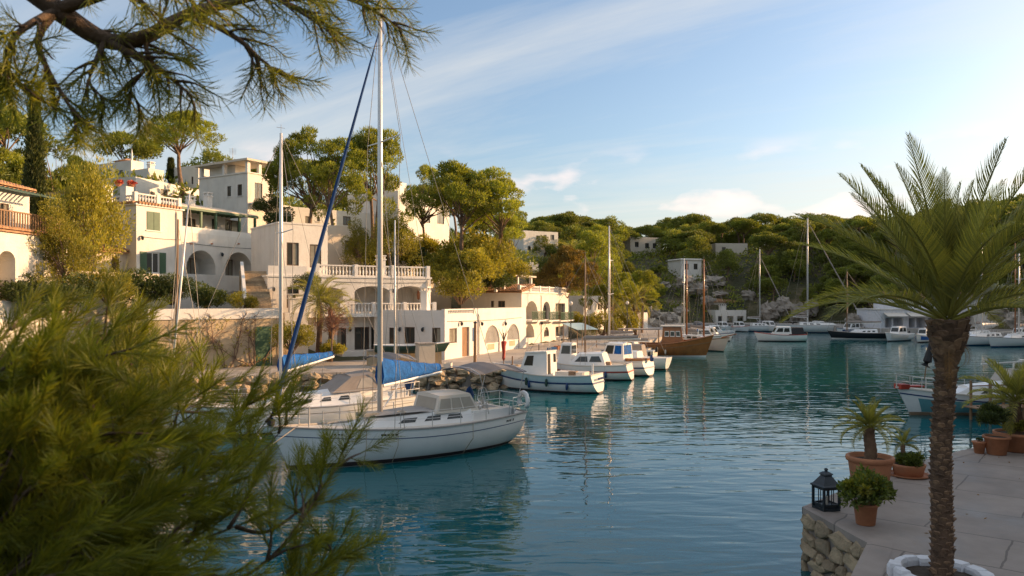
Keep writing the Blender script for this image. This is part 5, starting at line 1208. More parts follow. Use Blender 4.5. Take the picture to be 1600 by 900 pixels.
# --- deck gear, fenders and mooring lines
def gear(root, H, seed, lines=True):
    rng = random.Random(seed); keep = root.matrix_basis.copy(); root.matrix_basis = Matrix.Identity(4)
    for sd in (-1, 1):
        for t in (rng.uniform(.2,.35), rng.uniform(.5,.7)):
            a = Vector(H.pt(t, H.sheer(t), sd, .02)); zb = H.sheer(t)*.35; b = Vector(H.pt(t, zb, sd, .09)); q = MB(); q.lathe([(.01,0),(.07,.03),(.085,.2),(.07,.38),(.015,.44)], 8, (b.x, b.y, zb-.15)); q.build('fender', rng.choice((M_GEL2, M_NAVY, M_GEL)), root, True); wire('fender_line', [a, b+Vector((0,0,.3))], root, .009, M_ROPE)
    z = H.sheer(.2); q = MB()
    for k in range(3): q.tube([(.5+.16*math.cos(i*.7+k), -.25+.16*math.sin(i*.7+k), z+.02+.02*k) for i in range(10)], .022, 5)
    q.build('coiled_rope', M_ROPE, root)
    q = MB(); x = H.L*.2; q.box(x, x+.45, .15, .5, z-.1, z+.22); q.build('deck_box', rng.choice((M_GEL2, M_BLUEP, M_VARN, M_TEAK)), root)
    q = MB(); q.bar((H.L*.86,0,H.sheer(.86)-.05), (H.L*.86,0,H.sheer(.86)+.2), .04, 6); q.bar((H.L*.86,-.14,H.sheer(.86)+.13), (H.L*.86,.14,H.sheer(.86)+.13), .025, 6); q.build('bollard', M_WOOD, root)
    if lines:
        b = Vector(H.pt(1, H.fb, 1)); e = Vector((H.L+2.2, .4, 1.2)); wire('mooring_line', [b, (b+e)/2+Vector((0,0,-.25)), e], root, .016, M_ROPE)
    root.matrix_basis = keep
Hm = Hull(6.6, 2.4, 1.05, .95, 1.45, .35, .35, -.25, .78, 3.2, 2.3, .40)
fb = byname('fishing_boat')
for k, o in enumerate(fb): gear(o, Hull(7.0 if k == 1 else 6.6, 2.4, 1.05, .95, 1.45, .35, .35, -.25, .78, 3.2, 2.3, .40), k)
gear(byname('wooden_boat')[0], Hull(8.6, 2.9, 1.35, 1.15, 2.0, .4, .7, .1, .7, 3.0, 2.2, .4), 9, False)
o = byname('sailing_boat')[0]; keep = o.matrix_basis.copy(); o.matrix_basis = Matrix.Identity(4)
for x, y in ((4.6, .5), (3.1, -.6)):
    q = MB(); q.tube([(x+.14*math.cos(i*.7), y+.14*math.sin(i*.7), 1.56) for i in range(10)], .02, 5); q.build('coiled_rope', M_ROPE, o)
q = MB(); q.box(5.3, 5.85, -.28, .28, 1.46, 1.56); q.build('fore_hatch', M_VINYL, o)
for i in range(5): wire('halyard', [(5.12+.06*math.cos(i*1.3), .10*math.sin(i*1.3), 1.55), (5.12+.03*math.cos(i), .05*math.sin(i), 14.6)], o, .006, M_ROPE)
wire('lazy_jack', [(5.12,0,8.5), (3.6,-.7,2.9)], o, .006, M_ROPE); wire('lazy_jack', [(5.12,0,8.5), (2.6,-1.2,2.8)], o, .006, M_ROPE)
wire('mooring_line', [(7.9,.2,1.45), (10.0,1.0,.5), (13,2.0,-.3)], o, .016, M_ROPE)
o.matrix_basis = keep
# ------------------------------------------------------------------ vegetation
def unit(v): return v/np.maximum(np.linalg.norm(v, axis=-1, keepdims=True), 1e-9)
def kites(rg, pos, dirs, length, width):          # leaf-sized kite faces
    n = len(pos); ref = unit(rg.normal(size=(n, 3))); sd = unit(np.cross(dirs, ref)); L = length*(0.6+0.8*rg.random((n, 1))); Wd = width*(0.6+0.8*rg.random((n, 1)))
    mid = pos+dirs*L*0.45
    v = np.stack([pos, mid+sd*Wd*.5, pos+dirs*L, mid-sd*Wd*.5], 1).reshape(-1, 3)
    return v, np.arange(4*n).reshape(-1, 4)
def clump_leaves(rg, centers, radii, flat, per, length, width, up=0.5, shell=0.55):
    P_, D_ = [], []
    for c, r in zip(centers, radii):
        n = int(per*(r/np.mean(radii))**2); d = unit(rg.normal(size=(n, 3))); q = (shell+(1-shell)*rg.random((n, 1)))**0.7
        # ragged lobes
        lob = 1+0.22*np.sin(d[:, :1]*5+c[0])*np.cos(d[:, 1:2]*6+c[1]*2)
        p = c+d*q*r*lob*np.array([1, 1, flat]); P_.append(p); D_.append(unit(d*np.array([1, 1, .7])+np.array([0, 0, up])+rg.normal(size=(n, 3))*.45))
    return kites(rg, np.concatenate(P_), np.concatenate(D_), length, width)

def bend(a, b, rng, sag=0.12, n=5):
    a, b = Vector(a), Vector(b); L = (b-a).length; o = Vector((rng.uniform(-1,1), rng.uniform(-1,1), rng.uniform(-.2,.8)))*L*sag
    return [a+(b-a)*t+o*math.sin(t*math.pi) for t in [i/(n-1) for i in range(n)]]

def pine_proto(seed, H, R_, fork=0.5, nc=34, per=330, leaf=(0.34, 0.10), dome=0.30, lean=0.08, leafm=None, barkm=None, tr=0.22, stems=1, flat=0.62, lowfrac=0.25, cl=None):
    rng = random.Random(seed); rg = np.random.default_rng(seed); tb = MB(); cen = []; rad = []
    stem_tops = []
    for s in range(stems):
        lx, ly = rng.uniform(-1,1)*lean*H+(0 if stems == 1 else (s-(stems-1)/2)*R_*.5), rng.uniform(-1,1)*lean*H
        top = Vector((lx, ly, H*fork*rng.uniform(.9, 1.1))); pts = bend((rng.uniform(-.2,.2)*(stems-1), 0, -1.2), top, rng, .07, 6)
        tb.tube(pts, [tr*(1.25-.55*i/5) for i in range(6)], 8); stem_tops.append(top)
    for i in range(nc):
        a = rng.uniform(0, 2*math.pi); q = math.sqrt(rng.random()); x, y = R_*q*math.cos(a)*.86, R_*q*math.sin(a)*.86
        z = H*(1-dome*q**2.0)-R_*0.16
        if rng.random() < lowfrac: z -= H*rng.uniform(.10, .30); x *= 1.05; y *= 1.05
        z += rng.uniform(-.05, .05)*H
        st = min(stem_tops, key=lambda t: (t.x-x)**2+(t.y-y)**2); c = Vector((x, y, z)); r = (cl or R_*.27)*rng.uniform(.7, 1.25); cen.append(np.array(c)); rad.append(r)
        if i % 2 == 0 or nc < 20:
            tb.tube(bend(st-Vector((0,0,rng.uniform(0,.25)*H*fork)), c-Vector((0,0,r*.2)), rng, .13, 5), [tr*.42, tr*.34, tr*.25, tr*.16, tr*.07], 5)
    v, f = clump_leaves(rg, cen, rad, flat, per, leaf[0], leaf[1])
    return tb.mesh('trunk', barkm or M_BARK, True), npmesh('crown', v, f, leafm or L_PINE)
def bush_proto(seed, H, R_, nc=16, per=300, leaf=(0.2, 0.09), leafm=None, flat=0.85, stem=True, barkm=None):
    rng = random.Random(seed); rg = np.random.default_rng(seed); tb = MB(); cen = []; rad = []
    for i in range(nc):
        a = rng.uniform(0, 2*math.pi); q = math.sqrt(rng.random()); z = H*(.22+.62*rng.random()*(1-.55*q*q)); x, y = R_*q*math.cos(a)*.8, R_*q*math.sin(a)*.8
        r = R_*.36*rng.uniform(.7, 1.2); cen.append(np.array((x, y, z))); rad.append(r)
        if i % 2 == 0: tb.tube(bend((rng.uniform(-.1,.1), rng.uniform(-.1,.1), -.4), (x, y, z), rng, .12, 4), [.05*H**.5, .04*H**.5, .025*H**.5, .01], 5)
    v, f = clump_leaves(rg, cen, rad, flat, per, leaf[0], leaf[1], .35)
    return tb.mesh('stem', barkm or M_BARK, True), npmesh('foliage', v, f, leafm or L_BUSH)
def plant_tree(proto, name, label, cat, loc, rot=0.0, sc=1.0, group=None, parts=('trunk', 'crown'), leafm=None):
    o = thing(name, label, cat, loc, 0, group); s = sc if isinstance(sc, (tuple, list)) else (sc, sc, sc)
    o.matrix_basis = Matrix.Translation(Vector(loc)) @ Matrix.Rotation(rot, 4, 'Z') @ Matrix.Diagonal((s[0], s[1], s[2], 1))
    link(parts[0], proto[0], o); c = link(parts[1], proto[1], o)
    if leafm is not None:
        c.material_slots[0].link = 'OBJECT'; c.material_slots[0].material = leafm
    return o
def base(px, py, Y): p = P(px, py, Y); return p

PINES = [pine_proto(21, 9, 4.6, .46, 36, 520, (.28, .085), .30, flat=.46, cl=1.0, lowfrac=.12), pine_proto(22, 10, 4.4, .46, 38, 480, (.28, .085), .38, flat=.5, cl=.98, lowfrac=.2), pine_proto(23, 9.5, 4.0, .42, 34, 480, (.28, .085), .36, stems=2, flat=.48, cl=.95, lowfrac=.15), pine_proto(24, 11, 4.2, .5, 36, 460, (.28, .085), .34, lean=.14, lowfrac=.18, flat=.46, cl=.95)]
FARP = [pine_proto(41, 8.6, 4.2, .62, 24, 300, (.40, .15), .22, leafm=L_PINEF, flat=.5, cl=1.25, lowfrac=.05), pine_proto(42, 8.5, 4.0, .5, 28, 260, (.40, .15), .4, leafm=L_PINEF, lowfrac=.4, cl=1.2, flat=.55), pine_proto(43, 7, 3.6, .4, 28, 260, (.38, .15), .5, leafm=L_PINEF, lowfrac=.6, flat=.65, cl=1.2), pine_proto(44, 9.2, 4.8, .68, 26, 300, (.40, .15), .16, leafm=L_PINEF, lowfrac=.0, flat=.42, cl=1.3)]
BUSH = [bush_proto(51, 2.4, 2.0), bush_proto(52, 3.2, 2.2, 20), bush_proto(53, 1.6, 1.8)]
BTREE = [pine_proto(61, 7, 3.6, .32, 46, 360, (.24, .09), .55, leafm=L_BUSH, lowfrac=.75, flat=.85, cl=1.15, tr=.16, stems=2), pine_proto(62, 8, 3.4, .3, 46, 360, (.24, .09), .5, leafm=L_BUSH, lowfrac=.8, flat=.85, cl=1.15, tr=.15)]

# pines and trees of the village slope: (prototype, px of trunk, px row of crown top, depth, ground row, width scale, name, label, category)
def tall(proto, pH, pR, px, ytop, Y, ybase, wpx, name, label, cat='tree', group=None, rot=0, leafm=None):
    b = P(px, ybase, Y); t = P(px, ytop, Y); h = t.z-b.z; w = wpx/2/FPX*Y
    return plant_tree(proto, name, label, cat, b, rot, (w/pR, w/pR, h/pH), group, leafm=leafm)
G1 = 'tall pines on the village slope'
tall(PINES[0], 9.6, 4.9, 287, 164, 78, 290, 138, 'umbrella_pine', 'broad umbrella pine standing alone above the white roofs', group=G1, rot=.4)
tall(PINES[1], 10.5, 4.9, 476, 183, 67, 392, 128, 'pine_tree', 'tall dense pine left of the big mast, behind the white tower block', group=G1, rot=1.2)
tall(PINES[3], 11.5, 4.7, 530, 205, 66, 398, 120, 'pine_tree', 'tall pine with a forked trunk directly behind the blue furled jib', group=G1, rot=2.2)
tall(PINES[2], 10, 4.6, 585, 180, 69, 392, 116, 'pine_tree', 'tall pine right behind the big mast, crown split by the mast', group=G1, rot=.3)
tall(PINES[1], 10.5, 4.9, 668, 245, 68, 400, 90, 'pine_tree', 'slim dark pine just right of the big mast, in front of the sunlit villa', group=G1, rot=4)
tall(PINES[0], 9.6, 4.9, 718, 244, 65, 425, 150, 'pine_tree', 'wide sunlit pine in the middle of the right hand pine group', group=G1, rot=2.6)
tall(PINES[3], 11.5, 4.7, 768, 256, 66, 430, 124, 'pine_tree', 'leaning pine with bare pale trunks at the right end of the pine group', group=G1, rot=5.2)
tall(PINES[2], 10, 4.6, 790, 322, 72, 440, 64, 'pine_tree', 'low bushy pine below the right end of the pine group', group=G1, rot=1)
tall(BTREE[0], 7, 3.8, 615, 330, 62, 425, 84, 'pepper_tree', 'airy olive-coloured tree right of the big mast above the balustrade')
tall(BTREE[1], 8, 3.7, 560, 345, 62, 428, 60, 'pepper_tree', 'thin olive-coloured tree between mast and blue jib above the balustrade')
tall(PINES[1], 10.5, 4.9, 72, 195, 70, 400, 120, 'pine_tree', 'dense pine wood edge tree behind the cypress', group=G1, rot=.8)
tall(PINES[2], 10, 4.6, 12, 215, 66, 420, 116, 'pine_tree', 'dense pine above the tiled house at the left edge', group=G1, rot=3.8)
tall(PINES[0], 9.6, 4.9, 125, 235, 74, 380, 80, 'pine_tree', 'low pine right of the cypress behind the olive-coloured tree', group=G1, rot=2)
tall(BTREE[0], 7, 3.8, 138, 248, 49, 445, 120, 'olive_tree', 'big olive-coloured tree filling the gap beside the shuttered house', rot=1.5)
tall(BTREE[1], 8, 3.7, 92, 315, 43, 480, 100, 'olive_tree', 'bright yellow-green tree in front of the tiled house balcony', rot=.5)
tall(PINES[0], 9.6, 4.9, 888, 376, 80, 520, 104, 'pine_tree', 'autumn tinted orange-green tree beyond the arcaded house', rot=.6, leafm=leafmat('autumn_leaves', (.13, .10, .022), .35, .4, .1, .5))
tall(PINES[3], 11.5, 4.7, 930, 352, 98, 515, 90, 'pine_tree', 'bushy sunlit pine left of the tall pale mast', rot=3)
tall(PINES[1], 10.5, 4.9, 952, 400, 88, 520, 92, 'pine_tree', 'leaning quay pine with bare crossed trunks behind the motor boats', rot=4.4)
tall(PINES[2], 10, 4.6, 1004, 412, 96, 516, 62, 'pine_tree', 'sunlit pine right of the tall pale mast above the quay palms', rot=5.4)
tall(PINES[0], 9.6, 4.9, 862, 402, 112, 480, 46, 'pine_tree', 'dark pine below the pale three bay house', rot=.2)
tall(PINES[3], 11.5, 4.7, 930, 345, 128, 470, 84, 'pine_tree', 'dark ridge pine behind the sunlit quay trees', rot=1.1)

# cypress
def cypress(px, ytop, Y, ybase, w, label):
    rg = np.random.default_rng(5); b = P(px, ybase, Y); h = P(px, ytop, Y).z-b.z; n = 9000; t = rg.random(n)**0.85; r = w*np.clip(np.minimum(t*6, 1)*(1-t**1.6)+.05, 0, 1)*(0.75+.3*rg.random(n)); a = rg.random(n)*2*np.pi; r = r*(1+.15*np.sin(a*3+t*20))
    p = np.stack([r*np.cos(a), r*np.sin(a), t*h+.3], 1); d = unit(np.stack([np.cos(a)*.5, np.sin(a)*.5, np.full(n, 1.0)], 1)+rg.normal(size=(n,3))*.25)
    v, f = kites(rg, p, d, .42, .13); o = thing('cypress_tree', label, 'tree', b); link('crown', npmesh('crown', v, f, L_CYP), o)
    tb = MB(); tb.tube([(0,0,-1), (0,0,h*.5), (0,0,h*.93)], [.18, .1, .03], 7); link('trunk', tb.mesh('trunk', M_BARK, True), o)
cypress(54, 158, 52, 420, .62, 'tall narrow cypress rising above the tiled house at left')
cypress(267, 256, 86, 292, .22, 'tiny thin cypress spire beside the umbrella pine trunk')

# bushes on the slope
GB = 'shrubs on the village slope'
for k, (px, py, Y, w, lab, m) in enumerate([
    (222, 470, 47.5, 86, 'dark green shrub below the shuttered house terrace', L_DARKB), (268, 470, 48, 60, 'rounded shrub beside the small arch of the terrace', L_DARKB), (322, 476, 47.8, 74, 'spiky bright shrub in front of the lower terrace arch', L_DARKB), (378, 482, 47, 46, 'low yellow succulents on the garden wall bed', L_BUSH),
    (456, 545, 46.5, 60, 'shrub at the foot of the palm beside the garden wall', L_BUSH), (520, 552, 48.5, 44, 'low shrub right of the palm foot', L_BUSH), (700, 445, 64, 84, 'bright yellow-green shrub bank right of the terrace balustrade', L_BUSH), (745, 440, 63, 76, 'round shrub below the leaning pine trunks', L_BUSH), (780, 448, 66, 60, 'dark shrub above the tiled roof of the arcaded house', L_DARKB), (672, 440, 62.5, 50, 'small shrub touching the end of the upper balustrade', L_BUSH), (720, 468, 61, 70, 'ivy-like shrub hanging over the wall behind the boathouse chimney', L_BUSH),
    (690, 418, 66, 70, 'yellow-green shrub behind the end pier of the upper balustrade', L_BUSH), (735, 412, 67, 90, 'broad bright shrub under the wide sunlit pine', L_BUSH), (770, 425, 65, 70, 'bright shrub at the foot of the pale leaning trunks', L_BUSH), (660, 395, 68, 60, 'shrub beside the sunlit villa terrace wall', L_BUSH), (800, 436, 68, 56, 'shrub above the roof terrace columns', L_BUSH), (480, 455, 50.5, 40, 'climbing plant beside the dark doorway behind the palm', L_DARKB),
    (640, 412, 65, 70, 'shrub below the pepper tree', L_DARKB), (590, 418, 64, 60, 'olive shrub behind the upper balustrade', L_BUSH), (840, 452, 84, 40, 'green shrub on the roof terrace of the arcaded house', L_DARKB), (905, 508, 82, 44, 'hedge beside the arcaded house front', L_BUSH), (940, 520, 80, 56, 'planted hedge on the quay under the leaning pine', L_BUSH), (975, 518, 84, 50, 'low hedge behind the motor boats', L_BUSH), (30, 470, 41, 90, 'dense shrub below the tiled house', L_DARKB), (110, 480, 42, 90, 'shrub under the yellow-green tree', L_DARKB), (170, 470, 44, 70, 'sunlit shrub between porch and pine foliage', L_BUSH),
    (440, 352, 66, 60, 'clipped hedge behind the tall white block', L_DARKB), (420, 330, 68, 44, 'dark hedge below the tower house', L_DARKB), (862, 425, 100, 36, 'bush right of the low pale house', L_DARKB)]):
    p = P(px, py, Y); s = w/2/FPX*Y/2.0; pr = BUSH[k % 3]; plant_tree(pr, 'shrub', lab, 'shrub', (p.x, p.y, p.z), k*1.7, (s, s, s*1.05), GB, ('stem', 'foliage'), m)

# far wood: every tree a copy that shares its meshes
def far_wood():
    rng = random.Random(99); pts = []; tries = 0
    clear = [(818,872,364,392,150), (803,842,408,430,118), (985,1032,372,390,185), (1064,1096,404,422,158), (1116,1168,472,508,150), (1376,1532,466,515,113), (912,950,466,520,92), (1345,1376,492,512,120), (1118,1168,382,394,180), (1536,1600,489,512,111), (1016,1064,492,508,128), (946,1012,494,520,98), (1185,1262,470,505,146), (1040,1175,436,476,160)]
    while len(pts) < 298 and tries < 90000:
        tries += 1; Y = rng.uniform(104, 225); px = rng.uniform(790, 1680); X = (px-800)/FPX*Y
        d = float(dist_poly(np.array([X]), np.array([Y]))[0])
        if d < 9: continue
        if X < 20 and Y < 118: continue
        sp = 3.3 if Y < 160 else 4.2
        if any((X-a)**2+(Y-b)**2 < sp*sp for a, b, c in pts): continue
        sc = rng.uniform(.62, 1.12)*(1.0 if d > 20 else .75); z = hgt(X, Y); top = HZ-(z+8.3*sc-CAMZ)/Y*FPX; bot = HZ-(z+1.0-CAMZ)/Y*FPX; hw = 3.6*sc/Y*FPX
        if any(Y < cy and px+hw > a+4 and px-hw < b-4 and top < d1-2 and bot > c1 for a, b, c1, d1, cy in clear): continue
        if 1225 < px < 1420 and top < 346: sc *= .9
        pts.append((X, Y, sc))
    for k, (X, Y, s) in enumerate(pts):
        ridge = dist_poly(np.array([X]), np.array([Y]))[0] > 34
        pr = FARP[rng.choice((0, 0, 3, 1, 2))] if ridge else FARP[rng.choice((1, 2, 2, 0))]
        px = 800+FPX*X/Y; dd = float(dist_poly(np.array([X]), np.array([Y]))[0])
        lvl = 'on the skyline ridge' if dd > 40 else 'half way up the far slope' if dd > 20 else 'low on the far slope'
        zone = 'behind the village quay trees' if px < 960 else 'above the wooden ketch' if px < 1130 else 'above the far yachts' if px < 1290 else 'behind the date palm fronds' if px < 1450 else 'near the right picture edge'
        kind = ('flat topped' if pr in (FARP[0], FARP[3]) else 'round bushy')
        plant_tree(pr, 'pine_tree', '%s pine %s, %s' % (kind, lvl, zone), 'tree', (X, Y, hgt(X, Y)-.3), rng.uniform(0, 6.28), (s*rng.uniform(.9,1.15), s*rng.uniform(.9,1.15), s*rng.uniform(.85,1.1)), 'far wood: %s pines %s, %s' % (kind, lvl, zone))
    # ridge pines of the left hilltop, then unseen right bank pines added for their shade
    left = [(-60,88,1.0), (-66,80,1.1), (-58,74,1.0), (-70,98,1.1), (-52,104,1.0), (-44,112,1.0), (-36,108,.9), (-30,112,.9), (-12,112,.9), (-4,120,1.0), (-20,100,.85), (-8,104,.8), (-44,66,.9), (-50,60,1.0), (-40,58,.8)]
    for k, (X, Y, s) in enumerate(left):
        plant_tree(FARP[k % 4], 'pine_tree', 'pine of the wood behind the village houses on the left hilltop', 'tree', (X, Y, hgt(X, Y)-.3), k*1.3, s, 'pines of the village hilltop')
    rg = np.random.default_rng(8); n = 8200; X = rg.uniform(-70, 130, n); Y = rg.uniform(45, 215, n); d = dist_poly(X, Y); keep = (d > 8.5) & ((X > 14) | (d > 22)) & (rg.random(n) < .8); X, Y = X[keep], Y[keep]; Z = height(X, Y)
    cen = np.stack([X, Y, Z+.3], 1); rad = rg.uniform(.7, 1.9, len(X)); v, f = clump_leaves(rg, cen, rad, .7, 26, .6, .28, .4)
    o = link('scrub', npmesh('scrub', v, f, L_PINEF), None, kind='stuff'); tag(o, 'low dark scrub covering the slopes between the pines', 'scrub'); o['kind'] = 'stuff'
    # unseen pines added on the right bank to shade and dapple the foreground
    for k in range(20):
        X = rng.uniform(25, 46); Y = rng.uniform(16, 25)+(X-25)*.27
        sc = rng.uniform(.7, 1.0)
        if k > 17: X, Y, sc = ((33, 9.6, 1.2), (44, 8, 1.2))[k-18]
        plant_tree(FARP[k % 4], 'pine_tree', 'pine on the steep bank to the right of the promenade, out of the picture', 'tree', (X, Y, hgt(X, Y)-.3), k*2.1, sc, 'pines of the right bank')
far_wood()

# ------------------------------------------------------------------ palms
def frond_mesh(seed, L=2.3, droop=0.5, n=46, leaf=0.42, wid=0.028, m=None, vee=0.5, rad=0.016):
    """one pinnate leaf leaving the origin along +x, arching down by droop; stalk, then leaflets to both sides"""
    rng = random.Random(seed); mb = MB(); pts = []; a = 0.0; p = Vector((0,0,0)); st = 16
    for i in range(st+1):
        pts.append(p.copy()); ang = -droop*(i/st)**1.5*1.6; p = p+Vector((math.cos(ang), 0, math.sin(ang)))*(L/st)
    mb.tube(pts, [rad*(1.5-1.3*i/st) for i in range(st+1)], 5)
    def at(t): x = t*st; i = min(int(x), st-1); return pts[i]+(pts[i+1]-pts[i])*(x-i), (pts[i+1]-pts[i]).normalized()
    for k in range(n):
        t = .16+.83*k/(n-1); c, d = at(t); up = Vector((-d.z, 0, d.x)); ln = leaf*(math.sin(math.pi*min(1, .18+.80*t))**.55)*rng.uniform(.9, 1.1)*(1 if t < .85 else 1-.35*(t-.85)/.15)
        for sd in (-1, 1):
            dr = (d*(.85+.45*t)+Vector((0,sd,0))*(.85-.3*t)+up*(vee+rng.uniform(-.15,.15))).normalized()
            q = c+dr*ln+Vector((0,0,-.10*ln*rng.uniform(.3,1.3))); w = wid*(1-.35*t); e = dr.cross(up).normalized()*0+d*w
            mid = c+dr*ln*.5+Vector((0,0,.012))
            mb.add([c-e*.35, c+e*.35, mid+e*.5, q, mid-e*.5], [(0,1,2,4),(4,2,3)])
    return mb.mesh('frond', m or L_PALM)
FR = [frond_mesh(1, 2.35, .20, 60, .44, .036, vee=.4), frond_mesh(2, 2.35, .38, 60, .44, .036, vee=.4), frond_mesh(3, 2.3, .68, 60, .44, .036, vee=.3), frond_mesh(4, 2.25, .12, 60, .42, .036, vee=.45), frond_mesh(8, 2.35, .30, 60, .44, .036, vee=.25)]
FRDRY = frond_mesh(9, 1.7, 1.2, 34, .34, .022, L_PALMD)
FRF = [frond_mesh(5, 2.3, .8, 22, .5, .06), frond_mesh(6, 2.3, 1.3, 22, .5, .06), frond_mesh(7, 2.0, 1.6, 18, .45, .05, L_PALMD)]

def near_palm():
    X, Y = 6.14, 11.0; z0 = 1.22; top = 4.93; root = thing('date_palm', 'date palm with a scarred brown trunk standing in a white stone ring on the promenade', 'palm tree', (X, Y, z0)); rng = random.Random(17)
    tb = MB(); n = 40; pts = []; rad = []
    for i in range(n+1):
        t = i/n; pts.append((X+.10*t*t+.02*math.sin(t*9), Y, z0-.25+(top-z0+.25)*t)); r = .150-.016*math.sin(t*math.pi*.8)
        if t > .86: r += .10*math.sin((t-.86)/.14*math.pi*.75)
        rad.append(r*(1+.03*math.sin(i*2.4)))
    tb.tube(pts, rad, 16); tb.build('trunk', M_PALMB, root, True)
    lb = MB(); lb.add([(-.5,0,-.30), (.5,0,-.30), (.62,.16,.18), (.34,.34,.42), (0,.40,.50), (-.34,.34,.42), (-.62,.16,.18), (0,.10,-.46)], [(0,7,1,2,3,4,5,6)]); 
    lb = MB(); lb.add([(-.55,-.05,-.35), (0,.12,-.5), (.55,-.05,-.35), (.6,.14,.16), (.25,.36,.40), (-.25,.36,.40), (-.6,.14,.16), (.35,-.1,.5), (-.35,-.1,.5)], [(0,1,4,5), (1,2,3,4), (0,5,6), (3,7,4), (4,7,8,5), (5,8,6), (0,6,8), (2,7,3)])
    scar = lb.mesh('leaf_scar', M_PALMB, False); scar2 = lb.mesh('leaf_scar', M_PALMC, False)
    k = 0; z = z0+.05; N = 5.2
    while z < top-.02:
        t = (z-z0)/(top-z0); i = min(int((z-(z0-.25))/(top-z0+.25)*n), n); r = rad[i]; c = pts[i]; a = k*2.39996; big = 1.0 if t < .84 else 1.9
        if math.sin(a+math.pi) > -.45 or True:
            s = .095*big**.75
            Mx = Matrix.Translation((c[0], c[1], z)) @ Matrix.Rotation(a, 4, 'Z') @ Matrix.Translation((0, r-.012, 0)) @ Matrix.Rotation(rng.uniform(-.12,.12), 4, 'Y') @ Matrix.Diagonal((s*rng.uniform(.85,1.15), .12*big**.8*rng.uniform(.6,1.25), s*.72*rng.uniform(.7,1.2)*(1.2 if big > 1 else 1), 1))
            if k < 300: link('leaf_scar', scar2 if rng.random() < .45 else scar, root, wm(root).inverted() @ Mx)
        z += .0128*(1.02 if big == 1 else .95); k += 1
    cx, cy = pts[-1][0], pts[-1][1]
    for k in range(38):
        q = k/38; a = k*2.39996+rng.uniform(-.2,.2); el = R(86-68*q+rng.uniform(-7,7)); m = FR[3] if el > R(66) else FR[0] if el > R(50) else FR[1] if el > R(34) else FR[2]
        s = (.86+.3*rng.random())*(1.0 if q > .1 else .8)
        M_ = Matrix.Translation((cx, cy, top-.05+.16*(1-q))) @ Matrix.Rotation(a, 4, 'Z') @ Matrix.Rotation(-el, 4, 'Y') @ Matrix.Translation((.06, 0, 0)) @ Matrix.Rotation(rng.uniform(-.5,.5), 4, 'X') @ Matrix.Scale(s, 4)
        link('frond', FR[4] if m is FR[1] and k % 2 else m, root, wm(root).inverted() @ M_)
    for k in range(9):                    # brown dead leaves and cut stalks below the crown
        a = k*2.1; M_ = Matrix.Translation((cx, cy, top-.22)) @ Matrix.Rotation(a, 4, 'Z') @ Matrix.Rotation(R(rng.uniform(25, 62)), 4, 'Y') @ Matrix.Translation((.12, 0, 0)) @ Matrix.Scale(rng.uniform(.25, .6), 4)
        link('dry_frond', FRDRY, root, wm(root).inverted() @ M_)
near_palm()
def palm(px, pybase, Y, h, s, label, nf=26, dead=5, stems=1, tr=.16, bare=False):
    b = P(px, pybase, Y); root = thing('palm_tree', label, 'palm tree', b); rng = random.Random(int(px)); tb = MB()
    tb.tube([(b.x,b.y,b.z-.4), (b.x+.1,b.y,b.z+h*.5), (b.x+.05,b.y,b.z+h)], [tr*1.25, tr, tr*1.05], 9); tb.build('trunk', M_PALMB, root, True)
    for k in range(nf+dead):
        q = k/nf; a = k*2.39996; dead_ = k >= nf; el = R(80-95*q) if not dead_ else R(-35-rng.uniform(0,35)); m = FRF[2] if dead_ else FRF[0] if el > R(25) else FRF[1]
        M_ = Matrix.Translation((b.x+.05, b.y, b.z+h-(.15 if dead_ else 0))) @ Matrix.Rotation(a, 4, 'Z') @ Matrix.Rotation(-el, 4, 'Y') @ Matrix.Scale(s*rng.uniform(.85,1.1), 4)
        link('frond', m, root, wm(root).inverted() @ M_)
    return root
palm(497, 552, 48.6, 3.3, 1.05, 'palm with drooping fronds in front of the white terrace house', 30, 3)
palm(515, 555, 49.0, 2.9, .9, 'shorter palm with rusty dead fronds right of the blue furled jib', 18, 10)
palm(957, 520, 86, 3.6, 1.05, 'quay palm left of the tall pale mast', 24, 5); palm(992, 522, 88, 3.4, 1.25, 'quay palm with brown lower fronds right of the tall pale mast', 24, 9, tr=.22); palm(893, 440, 104, 3.6, 1.2, 'palm crown rising above the autumn tinted tree', 24, 2)
# bare shrub with reddish twigs in front of the terrace
def bare_shrub():
    b = P(518, 548, 47.6); root = thing('bare_shrub', 'leafless reddish shrub with fine twigs beside the palms', 'shrub', b); rng = random.Random(4); mb = MB(); mb.tube([b, b+Vector((.05,0,1.4)), b+Vector((0,0,2.2))], [.06, .05, .035], 6); tw = MB()
    for k in range(70):
        a = rng.uniform(0, 6.28); s = b+Vector((0,0,rng.uniform(1.2,2.3))); e = s+Vector((math.cos(a)*rng.uniform(.6,1.7), math.sin(a)*.8, rng.uniform(-.4,1.1))); p = bend(s, e, rng, .1, 4); tw.tube(p, [.018,.013,.009,.004], 4)
        for j in range(3): e2 = p[2]+Vector((rng.uniform(-.5,.5), rng.uniform(-.3,.3), rng.uniform(-.35,.3))); tw.tube([p[2], e2], [.008, .003], 3)
    mb.build('stem', M_BARK, root); tw.build('twigs', mat('red_twigs', (.28, .13, .08), .9, .2, 4), root, kind='stuff')
bare_shrub()
